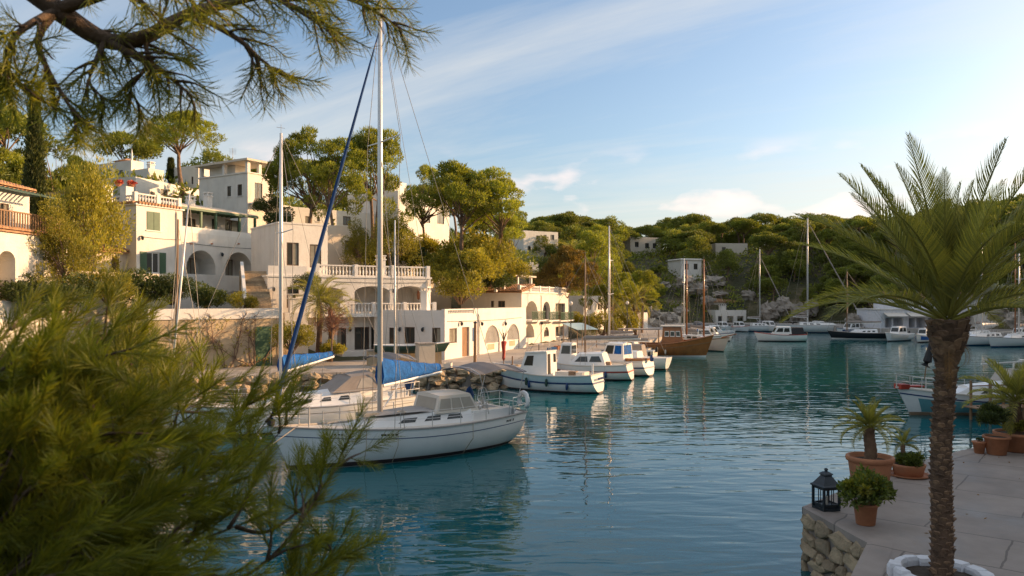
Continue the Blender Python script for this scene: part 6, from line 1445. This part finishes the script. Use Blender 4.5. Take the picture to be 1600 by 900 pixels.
# ------------------------------------------------------------------ promenade things
def pot(name, label, x, y, prof, z0=1.2, n=28, soil=None, group='potted plants on the promenade'):
    r = thing(name, label, 'potted plant', (x, y, z0), 0, group); q = MB(); q.lathe(prof, n, (x, y, z0+.002)); q.build('pot', M_TERRA, r, True)
    if soil: q = MB(); q.lathe([(0, soil[1]), (soil[0], soil[1]), (soil[0], soil[1]-.03)], n, (x, y, z0)); q.build('soil', M_SOIL, r)
    return r
def foliage(root, cx, cy, cz, R_, H, m, seed, nc=22, per=150, leaf=(.075, .034), name='foliage', squash=1.0):
    rg = np.random.default_rng(seed); d = unit(rg.normal(size=(nc, 3))); d[:, 2] = np.abs(d[:, 2])*1.0-.25; c = d*np.array([R_*.68, R_*.68, H*.62])*(.45+.7*rg.random((nc, 1)))+np.array([cx, cy, cz])
    rad = R_*.26*rg.uniform(.5, 1.35, nc); v, f = clump_leaves(rg, list(c), list(rad), .9, per, leaf[0], leaf[1], .5, .35)
    v = v-np.array(wm(root).translation); link(name, npmesh(name, v, f, m), root)
    st = MB(); rng = random.Random(seed)
    for k in range(0, nc, 1): st.tube(bend((cx+rng.uniform(-.04,.04), cy+rng.uniform(-.04,.04), cz-H*.45), tuple(c[k]), rng, .1, 4), [.012,.010,.008,.004], 4)
    st.build('stems', M_BARK, root)
FRS = [frond_mesh(11, .8, .7, 30, .19, .026, rad=.008), frond_mesh(12, .8, 1.2, 30, .19, .026, rad=.008), frond_mesh(13, .75, .3, 30, .19, .026, rad=.008)]
def small_palm(root, x, y, z, h, s, r0, seed, n=22):
    rng = random.Random(seed); q = MB(); k = 14; q.tube([(x+.02*math.sin(i*.4), y, z-.05+h*i/k) for i in range(k+1)], [r0*(1.1-.2*i/k)*(1+.10*(i % 2)) for i in range(k+1)], 10); q.build('palm_trunk', M_PALMB, root, True)
    for i in range(n):
        a = i*2.39996; el = R(78-88*i/n); m = FRS[2] if el > R(45) else FRS[0] if el > R(10) else FRS[1]; M_ = Matrix.Translation((x, y, z+h-.06)) @ Matrix.Rotation(a, 4, 'Z') @ Matrix.Rotation(-el, 4, 'Y') @ Matrix.Scale(s*rng.uniform(.85,1.1), 4); link('frond', m, root, wm(root).inverted() @ M_)

BIG = [(.30,0), (.36,.03), (.40,.35), (.43,.56), (.43,.58), (.475,.60), (.485,.66), (.47,.70), (.42,.70), (.40,.62), (.36,.60)]
r = pot('potted_palm', 'small palm with a stout trunk in a large rimmed terracotta urn on the quay edge', 7.62, 16.35, BIG, soil=(.41, .61)); small_palm(r, 7.62, 16.35, 1.81, .74, .98, .115, 3, 26)
BKT = [(.15,0), (.16,.01), (.20,.34), (.225,.345), (.225,.385), (.195,.385), (.18,.33)]
r = pot('potted_bush', 'full green and yellow bush in a terracotta pot beside the lantern', 6.33, 13.75, BKT, soil=(.185, .34)); foliage(r, 6.33, 13.75, 1.2+.58, .56, .58, L_POT, 1, 46, 90, (.085, .04)); foliage(r, 6.30, 13.6, 1.2+.62, .42, .50, L_YEL, 2, 20, 80, (.08, .04), 'yellow_foliage')
LOW = [(.24,0), (.30,.02), (.34,.20), (.36,.24), (.36,.28), (.32,.28), (.31,.24)]
r = pot('potted_palm', 'wide low terracotta bowl with a slim fan-leaved plant and trailing greens', 9.06, 17.55, LOW, soil=(.32, .25)); small_palm(r, 8.95, 17.55, 1.44, .52, .62, .05, 7, 14); foliage(r, 9.12, 17.5, 1.2+.36, .40, .22, L_POT, 5, 18, 110)
q = MB(); q.lathe([(.36,0), (.44,.02), (.45,.05), (.43,.05), (.37,.02)], 24, (9.06, 17.55, 1.204)); q.build('saucer', M_TERRA, r)
r = pot('potted_bush', 'tiny terracotta pot with a low succulent behind the large urn', 8.55, 17.75, [(.13,0), (.17,.18), (.19,.185), (.19,.21), (.15,.21)], soil=(.15, .19)); foliage(r, 8.55, 17.75, 1.44, .17, .09, L_DARKB, 9, 8, 60, (.06, .022))
r = pot('potted_bush', 'dark leaved shrub in a terracotta pot near the right edge', 12.62, 20.0, [(.20,0), (.22,.01), (.29,.42), (.33,.425), (.33,.48), (.28,.48), (.27,.43)], soil=(.275, .44)); foliage(r, 12.55, 20.0, 1.2+.98, .50, .44, L_DARKB, 12, 26, 140, (.085, .036))
r = pot('potted_bush', 'small empty looking terracotta pot tucked against the dark shrub pot', 12.26, 20.15, [(.11,0), (.16,.28), (.18,.285), (.18,.31), (.14,.31)], soil=(.14, .28)); foliage(r, 12.26, 20.15, 1.55, .10, .06, L_DARKB, 13, 5, 30, (.05, .02))
r = pot('potted_palm', 'tall potted palm with long green fronds at the right picture edge', 13.45, 20.5, [(.34,0), (.40,.02), (.50,.42), (.54,.43), (.54,.50), (.48,.50), (.46,.44)], soil=(.47, .45)); small_palm(r, 13.45, 20.5, 1.62, .95, 1.75, .15, 15, 24); foliage(r, 13.4, 20.45, 1.2+.62, .42, .22, L_YEL, 14, 12, 90)

# lantern on the quay corner
def lantern():
    x, y, z = 6.02, 14.72, 1.206; a = R(14); root = thing('lantern', 'dark green-black metal lantern with a candle on the quay corner', 'lantern', (x, y, z), a)
    M_ = wm(root); T = lambda u, w, h: tuple(M_ @ Vector((u, w, h)))
    def bx(q, x0, x1, y0, y1, z0, z1): q.box(x0, x1, y0, y1, z0, z1, T)
    h = .165; q = MB(); bx(q, -h-.015, h+.015, -h-.015, h+.015, 0, .05); bx(q, -h+.01, h-.01, -h+.01, h-.01, .05, .10); q.build('base', M_IRON, root)
    for sx in (-1, 1):
        for sy in (-1, 1): q = MB(); bx(q, sx*h-.02, sx*h+.02, sy*h-.02, sy*h+.02, .05, .44); q.build('corner_post', M_IRON, root)
    for k in range(4):
        q = MB(); Rm = Matrix.Rotation(k*math.pi/2, 4, 'Z'); TT = lambda u, w, z_: tuple(M_ @ Rm @ Vector((u, w, z_)))
        q.box(-h+.02, h-.02, -h-.008, -h+.008, .10, .13, TT); q.box(-h+.02, h-.02, -h-.008, -h+.008, .40, .44, TT); q.box(-.006, .006, -h-.007, -h+.007, .13, .40, TT)
        o = q.build('side_frame', M_IRON, root)
    c = MB(); c.lathe([(.035,0), (.035,.15), (.02,.155), (.003,.16), (.003,.18)], 12, T(0, 0, .10)); c.build('candle', M_GEL2, root)
    q = MB(); k = .205
    prof = [(k, .44), (k, .465), (.17, .49), (.10, .60), (.075, .64), (.075, .665), (.095, .67), (.085, .69), (.05, .715), (.02, .73), (.02, .75), (.03, .765), (.012, .79)]
    vs = []
    for r_, z_ in prof: vs += [T(-r_, -r_, z_), T(r_, -r_, z_), T(r_, r_, z_), T(-r_, r_, z_)]
    fs = [(0,1,2,3)[::-1]]
    for i in range(len(prof)-1):
        for j in range(4): fs.append((i*4+j, i*4+(j+1) % 4, i*4+4+(j+1) % 4, i*4+4+j))
    fs.append(tuple(4*len(prof)-4+j for j in range(4))); q.add(vs, fs); q.build('roof', M_IRON, root)
lantern()
# whitewashed ring of stones round the palm
def ring():
    cx, cy = 6.14, 11.0; root = thing('stone_ring', 'low ring of whitewashed stones round the foot of the date palm', 'planter', (cx, cy, 1.2)); rng = random.Random(2); n = 15
    for k in range(n):
        a0, a1 = 2*math.pi*(k+.03)/n, 2*math.pi*(k+.97)/n; ri, ro = .47+rng.uniform(-.03,.03), .66+rng.uniform(-.03,.04); h = .15+rng.uniform(-.02,.03); q = MB(); am = (a0+a1)/2; vs = []
        for zz, e in ((0, 0), (h*.7, 0), (h, .025)):
            for (r_, a) in ((ri+e, a0+e*.6), (ro-e, a0+e*.6), (ro-e+.015, am), (ro-e, a1-e*.6), (ri+e, a1-e*.6), (ri+e, am)): vs.append((cx+r_*math.cos(a), cy+r_*math.sin(a), 1.202+zz+rng.uniform(-.008,.008)*(zz > 0)))
        fs = [(0,1,2,3,4,5)[::-1], (12,13,14,15,16,17)]
        for l in (0, 6):
            for j in range(6): fs.append((l+j, l+(j+1) % 6, l+6+(j+1) % 6, l+6+j))
        q.add(vs, fs); q.build('stone', M_SNOW, root)
    q = MB(); q.lathe([(0,.07), (.3,.06), (.5,.04)], 20, (cx, cy, 1.2)); q.build('soil', M_SOIL, root)
ring()

# ------------------------------------------------------------------ village quay things
def at_quay(px, py): Y = (CAMZ-1.2)*FPX/(py-HZ); return P(px, py, Y)
p = at_quay(742, 570); o = thing('wooden_post', 'dark wooden mooring post standing before the boathouse', 'post', p); q = MB(); q.tube([p-Vector((0,0,.1)), p+Vector((.02,0,2.6))], [.10, .085], 8); q.build('post', M_WOOD, o); q = MB(); q.lathe([(.10,0),(.12,.02),(.12,.06),(.02,.12)], 8, p+Vector((.02,0,2.6))); q.build('cap', M_IRON, o)
p = at_quay(787, 575); o = thing('furled_parasol', 'red furled parasol on the quay beside the aqua fishing boat', 'parasol', p); q = MB(); q.bar(p, p+Vector((0,0,2.1)), .03, 6); q.build('pole', M_WOOD, o)
q = MB(); q.lathe([(.05,.45),(.10,.6),(.09,.9),(.13,1.3),(.17,1.55),(.12,1.6)], 9, p, .12); q.build('canopy', M_REDP, o)
q = MB(); q.lathe([(.2,0),(.24,.05),(.2,.12),(.05,.14)], 12, p); q.build('foot', M_PAVE, o)
for k in range(7): a = k*.9; q = MB(); q.tube([p+Vector((0,0,1.6)), p+Vector((math.cos(a)*.12,math.sin(a)*.12,1.95)), p+Vector((math.cos(a)*.35,math.sin(a)*.3,2.35))], [.03,.025,.005], 4); q.build('rib_tip', M_WOOD, o)
# upturned boat on trestles and a plaster block behind the sailing boats
p = P(634, 545, 47.6); o = thing('laid_up_boat', 'slim green and white rowing boat laid up on the wall before the terrace house', 'boat', (p.x-1.9, p.y-.4, p.z-.15)); H = Hull(4.4, 1.15, .42, .38, .55, .12, .3, 0, .4)
T0 = wm(o) @ Matrix.Rotation(R(12), 4, 'Z')
def put(mb, name, m, par, smooth=False): mb.v = [tuple(T0 @ Vector(v)) for v in mb.v]; return mb.build(name, m, par, smooth)
put(H.shell(14, 6), 'hull', M_DKGREEN, o, True); put(H.rail(.035), 'gunwale', M_GEL, o); put(H.deck(.12, .04), 'thwart_deck', M_GEL2, o)
F = Fac(575, 47.2, 20); o = thing('low_wall', 'low rough tan wall along the quay in front of the terrace house', 'wall', F(3, 0, 1.2)); q = MB(); q.box(0, F.u(690), 0, .5, 1.0, F.z(630, 548), F); q.build('wall', M_TAN, o); q = MB(); q.box(-.03, F.u(690)+.03, -.04, .54, F.z(630, 548)+.002, F.z(630, 548)+.1, F); q.build('coping', M_PAVE, o)
F = Fac(655, 46.4, 22); o = thing('plaster_block', 'square pale plaster block standing on the quay beside the low wall', 'block', F(.5, 0, 1.2)); q = MB(); q.box(0, F.u(680), 0, 1.0, 1.1, F.z(667, 538), F); q.build('block', M_CREAM, o); q = MB(); q.box(-.05, F.u(680)+.05, -.05, 1.05, F.z(667, 538)+.002, F.z(667, 538)+.08, F); q.build('slab', M_PAVE, o)
# flower bowls on the shuttered house roof
for k, (px, py, lab) in enumerate(((205, 293, 'bowl of red flowers on the roof pier of the shuttered house'), (185, 291, 'second flower bowl behind it on the shuttered house roof'))):
    p = P(px, py, 53.2+k*1.6); o = thing('flower_bowl', lab, 'flowers', p, 0, 'roof flowers'); q = MB(); q.lathe([(.1,0),(.2,.1),(.24,.2),(.21,.2)], 12, p); q.build('bowl', M_TERRA, o); rg = np.random.default_rng(k); c = [np.array([rg.uniform(-.2,.2), rg.uniform(-.2,.2), .24+rg.uniform(0,.1)]) for _ in range(6)]; v, f = clump_leaves(rg, c, [.16]*6, .7, 50, .12, .08); link('flowers', npmesh('flowers', v, f, M_FLOWER), o)
# clutter on the village quay
for k, (px, py, m, lab) in enumerate(((768, 578, M_TERRA, 'orange plastic fish crate on the quay edge by the aqua boat bow'), (862, 548, M_BLUEP, 'blue fish crate on the quay behind the motor boats'), (872, 546, M_TERRA, 'orange fish crate beside the blue crate'), (700, 575, M_GEL2, 'pale crate beside the plaster block'))):
    p = at_quay(px, py); o = thing('crate', lab, 'crate', p, k*.5, 'fish crates on the quay'); M0 = wm(o); T = lambda x, y, z: tuple(M0 @ Vector((x, y, z))); q = MB(); q.box(-.35, .35, -.22, .22, 0, .03, T)
    for (a, b, c, d) in ((-.35,.35,-.22,-.19), (-.35,.35,.19,.22), (-.35,-.32,-.19,.19), (.32,.35,-.19,.19)): q.box(a, b, c, d, .03, .30, T)
    q.build('crate_body', m, o); q = MB(); q.box(-.30, .30, -.17, .17, .06, .24, T); q.build('contents', M_ROPE, o)
p = at_quay(775, 582); o = thing('net_pile', 'heap of brown fishing net on the quay beside the red parasol', 'fishing net', p); q = MB(); rg = random.Random(5)
for k in range(40): a = rg.uniform(0, 6.28); r_ = rg.uniform(.1,.55); q.tube([p+Vector((math.cos(a+i*.5)*r_, math.sin(a+i*.5)*r_*.7, .05+rg.uniform(0,.3)*(1-r_))) for i in range(6)], .025, 4)
q.build('net', M_ROPE, o, kind='stuff')
for k, (px, py, w, m, lab) in enumerate(((906, 542, 2.2, M_AQUA, 'pale blue sun canopy on the quay beyond the arcaded house')  ,)):
    p = at_quay(px, py); o = thing('sun_canopy', lab, 'canopy', p, .5); M0 = wm(o)
    for sx in (-1, 1):
        for sy in (-1, 1): q = MB(); q.bar(M0 @ Vector((sx*w*.45, sy*1.1, 0)), M0 @ Vector((sx*w*.45, sy*1.1, 1.75+.25*sy)), .035, 6); q.build('post', M_WOOD, o)
    q = MB(); n = 8; vs = []
    for i in range(n+1):
        for j in range(n+1): vs.append(tuple(M0 @ Vector((-w/2+w*i/n, -1.25+2.5*j/n, 1.52+.5*j/n-.14*math.sin(math.pi*i/n)*math.sin(math.pi*j/n)))))
    nv = len(vs); vs += [(x, y, z+.02) for x, y, z in vs]; fs = []
    for i in range(n):
        for j in range(n): a = i*(n+1)+j; f = (a, a+1, a+n+2, a+n+1); fs.append(f); fs.append(tuple(nv+v for v in f[::-1]))
    q.add(vs, fs); q.build('cloth', m, o)
def cafe(px, py, rot, lab):
    p = at_quay(px, py); o = thing('cafe_table', lab, 'table', p, rot, 'cafe tables on the quay'); M0 = wm(o); q = MB(); q.lathe([(.02,.70),(.36,.70),(.36,.73),(.02,.735)], 14, p); q.build('table_top', M_GEL, o); q = MB(); q.lathe([(.22,0),(.22,.02),(.03,.05),(.03,.70)], 10, p); q.build('pedestal', M_IRON, o)
    for k in range(2):
        d = Vector((math.cos(rot+k*3.0), math.sin(rot+k*3.0), 0)); c = p+d*.75; ch = thing('cafe_chair', lab.replace('table', 'chair')+(', left one' if k else ', right one'), 'chair', c, math.atan2(d.y, d.x), 'cafe chairs on the quay'); M1 = wm(ch); T = lambda x, y, z: tuple(M1 @ Vector((x, y, z)))
        q = MB(); q.box(-.2, .2, -.2, .2, .43, .46, T); q.build('seat', M_GEL2, ch); q = MB(); q.box(.17, .2, -.2, .2, .55, .85, T); q.build('backrest', M_GEL2, ch)
        for x in (-.18, .18):
            for y in (-.18, .18): q = MB(); q.bar(T(x, y, 0), T(x, y, .85 if x > 0 else .43), .018, 5); q.build('leg', M_GEL2, ch)
cafe(842, 552, .4, 'small white cafe table before the arcaded house'); cafe(878, 541, 1.3, 'small white cafe table under the green balconies')
# masts and street lamps along the quay
for px, py, h in ((892, 540, 3.6), (980, 530, 3.6)):
    p = at_quay(px, py+6); o = thing('street_lamp', 'slim quay lamp post with a round head, %s' % ('left of the wooden mast' if px < 900 else 'near the quay palms'), 'lamp', p, 0, 'quay lamps'); q = MB(); q.tube([p, p+Vector((0,0,h))], [.05,.035], 6); q.build('post', M_IRON, o); q = MB(); q.lathe([(.02,0),(.14,.1),(.16,.22),(.1,.34),(.02,.38)], 10, p+Vector((0,0,h))); q.build('lamp_head', M_GEL2, o, True)

# ------------------------------------------------------------------ foreground pines
def shoot_mesh(seed, L=.20, n=84, nl=.085, w=.0019, spread=.75):
    rng = random.Random(seed); mb = MB(); mb.tube([(0,0,0), (L*.5,0,.004), (L,0,.012)], [.0042, .0034, .002], 4)
    for k in range(n):
        t = (k+.5)/n; x = L*(.12+.88*t); a = k*2.39996; s = spread*(1-.45*t)*rng.uniform(.8,1.2); d = Vector((1.0, s*math.cos(a), s*math.sin(a))).normalized(); ln = nl*rng.uniform(.75,1.15); sd = d.cross(Vector((rng.uniform(-1,1), rng.uniform(-1,1), rng.uniform(-1,1)))).normalized()*w; b = Vector((x,0,.012*t)); m = b+d*ln*.55+Vector((0,0,-.003))
        mb.add([b-sd*.6, b+sd*.6, m+sd, b+d*ln+Vector((0,0,-.007)), m-sd], [(0,1,2,4),(4,2,3)])
    v = np.array(mb.v, np.float32); return v, mb.f
def tufts(specs, bank):                   # specs: list of (matrix, variant) -> one mesh of needles
    V = []; F3 = []; off = 0
    for M_, k in specs:
        v, f = bank[k]; A = np.array(M_); vv = v @ A[:3, :3].T+A[:3, 3]; V.append(vv); F3.append((off, f)); off += len(v)
    me = bpy.data.meshes.new('needles'); faces = []
    for o, f in F3: faces.extend([tuple(i+o for i in q) for q in f])
    me.from_pydata(np.concatenate(V).tolist(), [], faces); return me
def frame_along(p, d, roll, s):
    d = Vector(d).normalized(); a = d.cross(Vector((0,0,1)));
    if a.length < 1e-3: a = Vector((0,1,0))
    a.normalize(); b = a.cross(d); M_ = Matrix(((d.x, a.x, b.x, p[0]), (d.y, a.y, b.y, p[1]), (d.z, a.z, b.z, p[2]), (0,0,0,1))); return M_ @ Matrix.Rotation(roll, 4, 'X') @ Matrix.Scale(s, 4)
BANK = [shoot_mesh(k, .17+.02*k, 64, .085+.006*(k % 3), .0019, .6+.12*k) for k in range(4)]
BANKO = [shoot_mesh(20+k, .085, 24, .088, .0016, 1.15+.15*k) for k in range(3)]

def limb_with_twigs(rng, pts, r0, wood, specs, ntw, tlen, rise, bank, dens=1.0, t0=.25, side=1.0, tip=True, sscale=1.0, sub=4):
    pts = [Vector(p) for p in pts]; n = len(pts)
    sm = []
    for i in range((n-1)*5+1):
        x = i/5; k = min(int(x), n-2); t = x-k; p0, p1, p2, p3 = pts[max(k-1,0)], pts[k], pts[k+1], pts[min(k+2,n-1)]
        sm.append(.5*((2*p1)+(p2-p0)*t+(2*p0-5*p1+4*p2-p3)*t*t+(3*p1-p0-3*p2+p3)*t**3))
    m = len(sm); wood.tube(sm, [r0*(1-.86*i/(m-1)) for i in range(m)], 7)
    for k in range(ntw):
        t = t0+(1-t0)*(k+rng.random())/ntw; i = min(int(t*(m-1)), m-2); p = sm[i]; d = (sm[i+1]-sm[i]).normalized(); o = Vector((rng.gauss(0,1), rng.gauss(0,1), rng.gauss(0,1))); o = (o-d*o.dot(d)).normalized()*side
        L = tlen*rng.uniform(.5,1.15)*(1-.45*t); e = p+(d*.75+o*.75+Vector((0,0,rise))).normalized()*L; tw = bend(p, e, rng, .10, 5); wood.tube(tw, [.008,.007,.0055,.004,.003], 4)
        for j in range(sub):
            q = (j+1)/sub; a = tw[min(int(q*4), 4)]; dd = (tw[4]-tw[2]).normalized(); v = Vector((rng.gauss(0,1), rng.gauss(0,1), rng.gauss(0,1)))*.42*(1 if j < sub-1 else .25)
            if rng.random() < dens: specs.append((frame_along(a, dd+v+Vector((0,0,rise*.5)), rng.uniform(0,6.28), sscale*rng.uniform(.75,1.2)), rng.randrange(len(bank))))
    if tip: specs.append((frame_along(sm[-1], sm[-1]-sm[-3], 0, sscale), 0))

def lower_pine():
    rng = random.Random(31); wood = MB(); specs = []
    root = thing('pine_tree', 'out of focus young pine filling the lower left foreground', 'tree', (-2.6, 2.9, 3.3))
    wood.tube([(-2.6,2.9,3.1), (-2.5,2.95,3.9), (-2.45,3.0,4.6), (-2.5,3.0,5.2)], [.09, .075, .055, .03], 9)
    # limb ends given as (px, row, depth): sparse to the right, crowded to the left
    ends = [(x_-(45 if d_ > 0 and x_ > 200 else 0), y_+(48 if d_ > 0 and y_ < 640 else 0), z_, d_) for x_, y_, z_, d_ in [(548,702,3.3,0), (500,770,3.0,0), (530,845,3.1,0), (455,655,3.6,0), (430,640,3.9,0), (470,900,2.8,0), (520,930,3.4,0), (400,560,3.7,1), (385,625,3.2,0), (350,585,3.4,1), (330,520,3.8,1), (300,640,2.9,1), (290,560,3.3,1), (262,508,3.6,1), (240,600,2.8,2), (225,470,3.6,1), (200,540,3.1,2), (180,465,3.3,2), (150,500,2.7,2), (130,448,3.4,2), (110,560,2.5,2), (80,470,2.9,2), (60,520,2.4,2), (30,450,3.0,2), (10,500,2.4,2), (0,580,2.3,2),
            (380,740,2.9,1), (420,820,2.7,1), (350,700,3.3,1), (300,760,2.7,2), (320,860,2.6,2), (250,700,2.6,2), (240,820,2.4,2), (180,660,2.5,2), (170,760,2.3,2), (120,700,2.3,2), (100,820,2.2,2), (60,640,2.2,2), (50,760,2.1,2), (20,700,2.1,2), (380,910,2.5,2), (280,930,2.4,2), (200,920,2.3,2), (120,930,2.2,2), (40,900,2.1,2), (-40,620,2.2,2), (-40,780,2.1,2), (330,640,3.6,1), (210,620,3.4,2), (140,620,3.2,2), (80,600,3.0,2), (260,640,3.8,1), (160,560,3.8,1), (60,560,3.6,1)]]
    for k, (px, py, Y, dn) in enumerate(ends):
        e = P(px, py, Y); s = Vector((-2.55+rng.uniform(-.1,.4), 2.9+rng.uniform(-.3,.3), rng.uniform(3.5, 4.7)))
        if dn == 0: s = P(px-190+rng.uniform(-30,30), py+130+rng.uniform(-20,60), Y-.15)
        m1 = s+(e-s)*.35+Vector((0,rng.uniform(-.15,.15),-.10)); m2 = s+(e-s)*.7+Vector((0,rng.uniform(-.12,.12),-.09))
        limb_with_twigs(rng, [s, m1, m2, e], .010 if dn == 0 else .014, wood, specs, (5, 7, 9)[dn], (.20, .28, .30)[dn], .30, BANK, (1.0, 1, 1)[dn], (.45, .3, .2)[dn], sscale=(.80, .85, .85)[dn], sub=(3, 4, 4)[dn])
    # undercurtain: short shoots deeper inside the crown
    for k in range(150):
        px = rng.uniform(-40, 330)*rng.uniform(.5,1)+rng.uniform(0,40); py = rng.uniform(540+px*.25, 940); Y = rng.uniform(2.4, 4.2); p = P(px, py, Y); specs.append((frame_along(p, (rng.uniform(-.3,1), rng.uniform(-.6,.6), rng.uniform(-.2,1)), rng.uniform(0,6.28), rng.uniform(.8,1.3)), rng.randrange(4)))
    wood.build('trunk', M_BARKN, root, True)
    me = tufts(specs, BANK); me.materials.append(L_NEED); o = bpy.data.objects.new('needles', me); COL.objects.link(o); o.parent = root; o.matrix_basis = wm(root).inverted(); o['kind'] = 'stuff'
def upper_pine():
    rng = random.Random(12); wood = MB(); specs = []
    root = thing('pine_tree', 'dark pine branch with open needle tufts overhanging the upper left corner', 'tree', (-4.2, 1.6, 3.3))
    wood.tube([(-4.2,1.6,3.0), (-4.1,1.7,5.0), (-3.9,1.8,6.6), (-3.6,2.0,7.8)], [.20, .18, .15, .10], 10)
    D = 3.3
    def L_(seq, r, n, tl, dens=1.0, t0=.2, sub=3): limb_with_twigs(rng, [P(a, b, c) for a, b, c in seq], r, wood, specs, n, tl, -.32, BANKO, dens*.85, t0, sscale=1.0, sub=sub)
    wood.tube([(-3.9,1.8,6.6), P(-120,-150,2.9), P(-20,-70,3.1)], [.12,.09,.07], 8)
    L_([(-20,-70,3.1), (90,15,3.2), (165,62,3.3), (225,58,3.3), (300,20,3.4), (420,-10,3.5), (520,-12,3.6), (610,-5,3.7)], .050, 38, .34, .9, .22, 3)
    L_([(165,62,3.3), (205,85,3.25), (250,110,3.3), (300,150,3.3)], .020, 12, .22)
    L_([(300,20,3.4), (370,60,3.3), (410,95,3.3), (440,118,3.3)], .016, 12, .2)
    L_([(420,-10,3.5), (480,25,3.5), (520,55,3.5)], .014, 9, .2); L_([(520,-12,3.6), (580,14,3.6), (630,46,3.6)], .012, 8, .17)
    L_([(90,15,3.2), (60,60,3.1), (75,110,3.1), (108,165,3.1), (120,196,3.1)], .018, 14, .18)
    L_([(90,15,3.2), (30,50,3.0), (10,100,3.0), (45,150,3.0)], .018, 13, .2); L_([(-20,-70,3.1), (-30,20,3.0), (-10,80,3.0), (15,130,3.0)], .02, 13, .22)
    L_([(165,62,3.3), (150,95,3.2), (140,130,3.2), (170,160,3.2)], .014, 9, .18); L_([(225,58,3.3), (230,100,3.3), (205,140,3.3), (220,165,3.3)], .012, 9, .16)
    L_([(90,15,3.2), (200,-20,3.1), (320,-40,3.1), (420,-45,3.1)], .03, 14, .30, .8); L_([(-20,-70,3.1), (120,-60,2.9), (240,-40,2.9), (330,0,2.9)], .03, 12, .26, .8)
    wood.build('branch', M_BARKN, root, True)
    me = tufts(specs, BANKO); me.materials.append(L_NEED); o = bpy.data.objects.new('needles', me); COL.objects.link(o); o.parent = root; o.matrix_basis = wm(root).inverted(); o['kind'] = 'stuff'
lower_pine(); upper_pine()

# fallen leaves on the promenade
rg = np.random.default_rng(77); n = 90; p = np.stack([rg.uniform(5.9, 14, n), rg.uniform(11, 21, n), np.full(n, 1.222)], 1); keep = dist_poly(p[:, 0], p[:, 1]) > .35; p = p[keep]; a = rg.random(len(p))*6.28
d = np.stack([np.cos(a), np.sin(a), rg.uniform(-.02, .25, len(p))], 1); v, f = kites(rg, p, unit(d), .075, .03); o = link('fallen_leaves', npmesh('fallen_leaves', v, f, L_PALMD), None, kind='stuff'); tag(o, 'dry brown leaves scattered over the promenade', 'leaves'); o['kind'] = 'stuff'
# stems and twigs standing in for branch shadows on the garden wall
F = Fac(232, 43.0, 40); zc = F.z(380, 498)
for k, (px, lab) in enumerate(((300, 'sparse brown climber spreading over the tan garden wall, left one'), (352, 'sparse brown climber in the middle of the tan garden wall'), (398, 'sparse brown climber on the tan garden wall beside the green door'))):
    rng = random.Random(k+40); u0 = F.u(px); o = thing('wall_shadow_stems', lab, 'climber', F(u0, -.1, .9), 0, 'bare climbers on the garden wall'); mb = MB(); tw = MB()
    for s in range(5):
        u, z, a = u0+rng.uniform(-.1,.1), .8, R(90+rng.uniform(-45,45)); pts = [F(u, -.09, z)]
        for i in range(9):
            a += rng.uniform(-.35,.35); u += math.cos(a)*.34; z = min(z+abs(math.sin(a))*.40, zc+.1); pts.append(F(u, -.09-.03*rng.random(), z))
            if i > 2:
                for j in range(2): b = a+rng.uniform(-1.2,1.2); tw.tube([pts[-1], F(u+math.cos(b)*.3, -.10, z+math.sin(b)*.28), F(u+math.cos(b+.4)*.6, -.14, z+math.sin(b+.3)*.5)], [.014,.010,.004], 4)
        mb.tube(pts, [.05-.0042*i for i in range(len(pts))], 5)
    mb.build('stem', M_BARK, o); tw.build('twigs', M_BARK, o, kind='stuff')
    rg = np.random.default_rng(k); c = [np.array(F(u0+rg.uniform(-1.1,1.1), -.12, rg.uniform(1.2, zc+.2)))-np.array(wm(o).translation) for _ in range(9)]; v, f = clump_leaves(rg, c, [.2]*9, .8, 26, .12, .06); link('leaves', npmesh('leaves', v, f, L_BUSH), o)
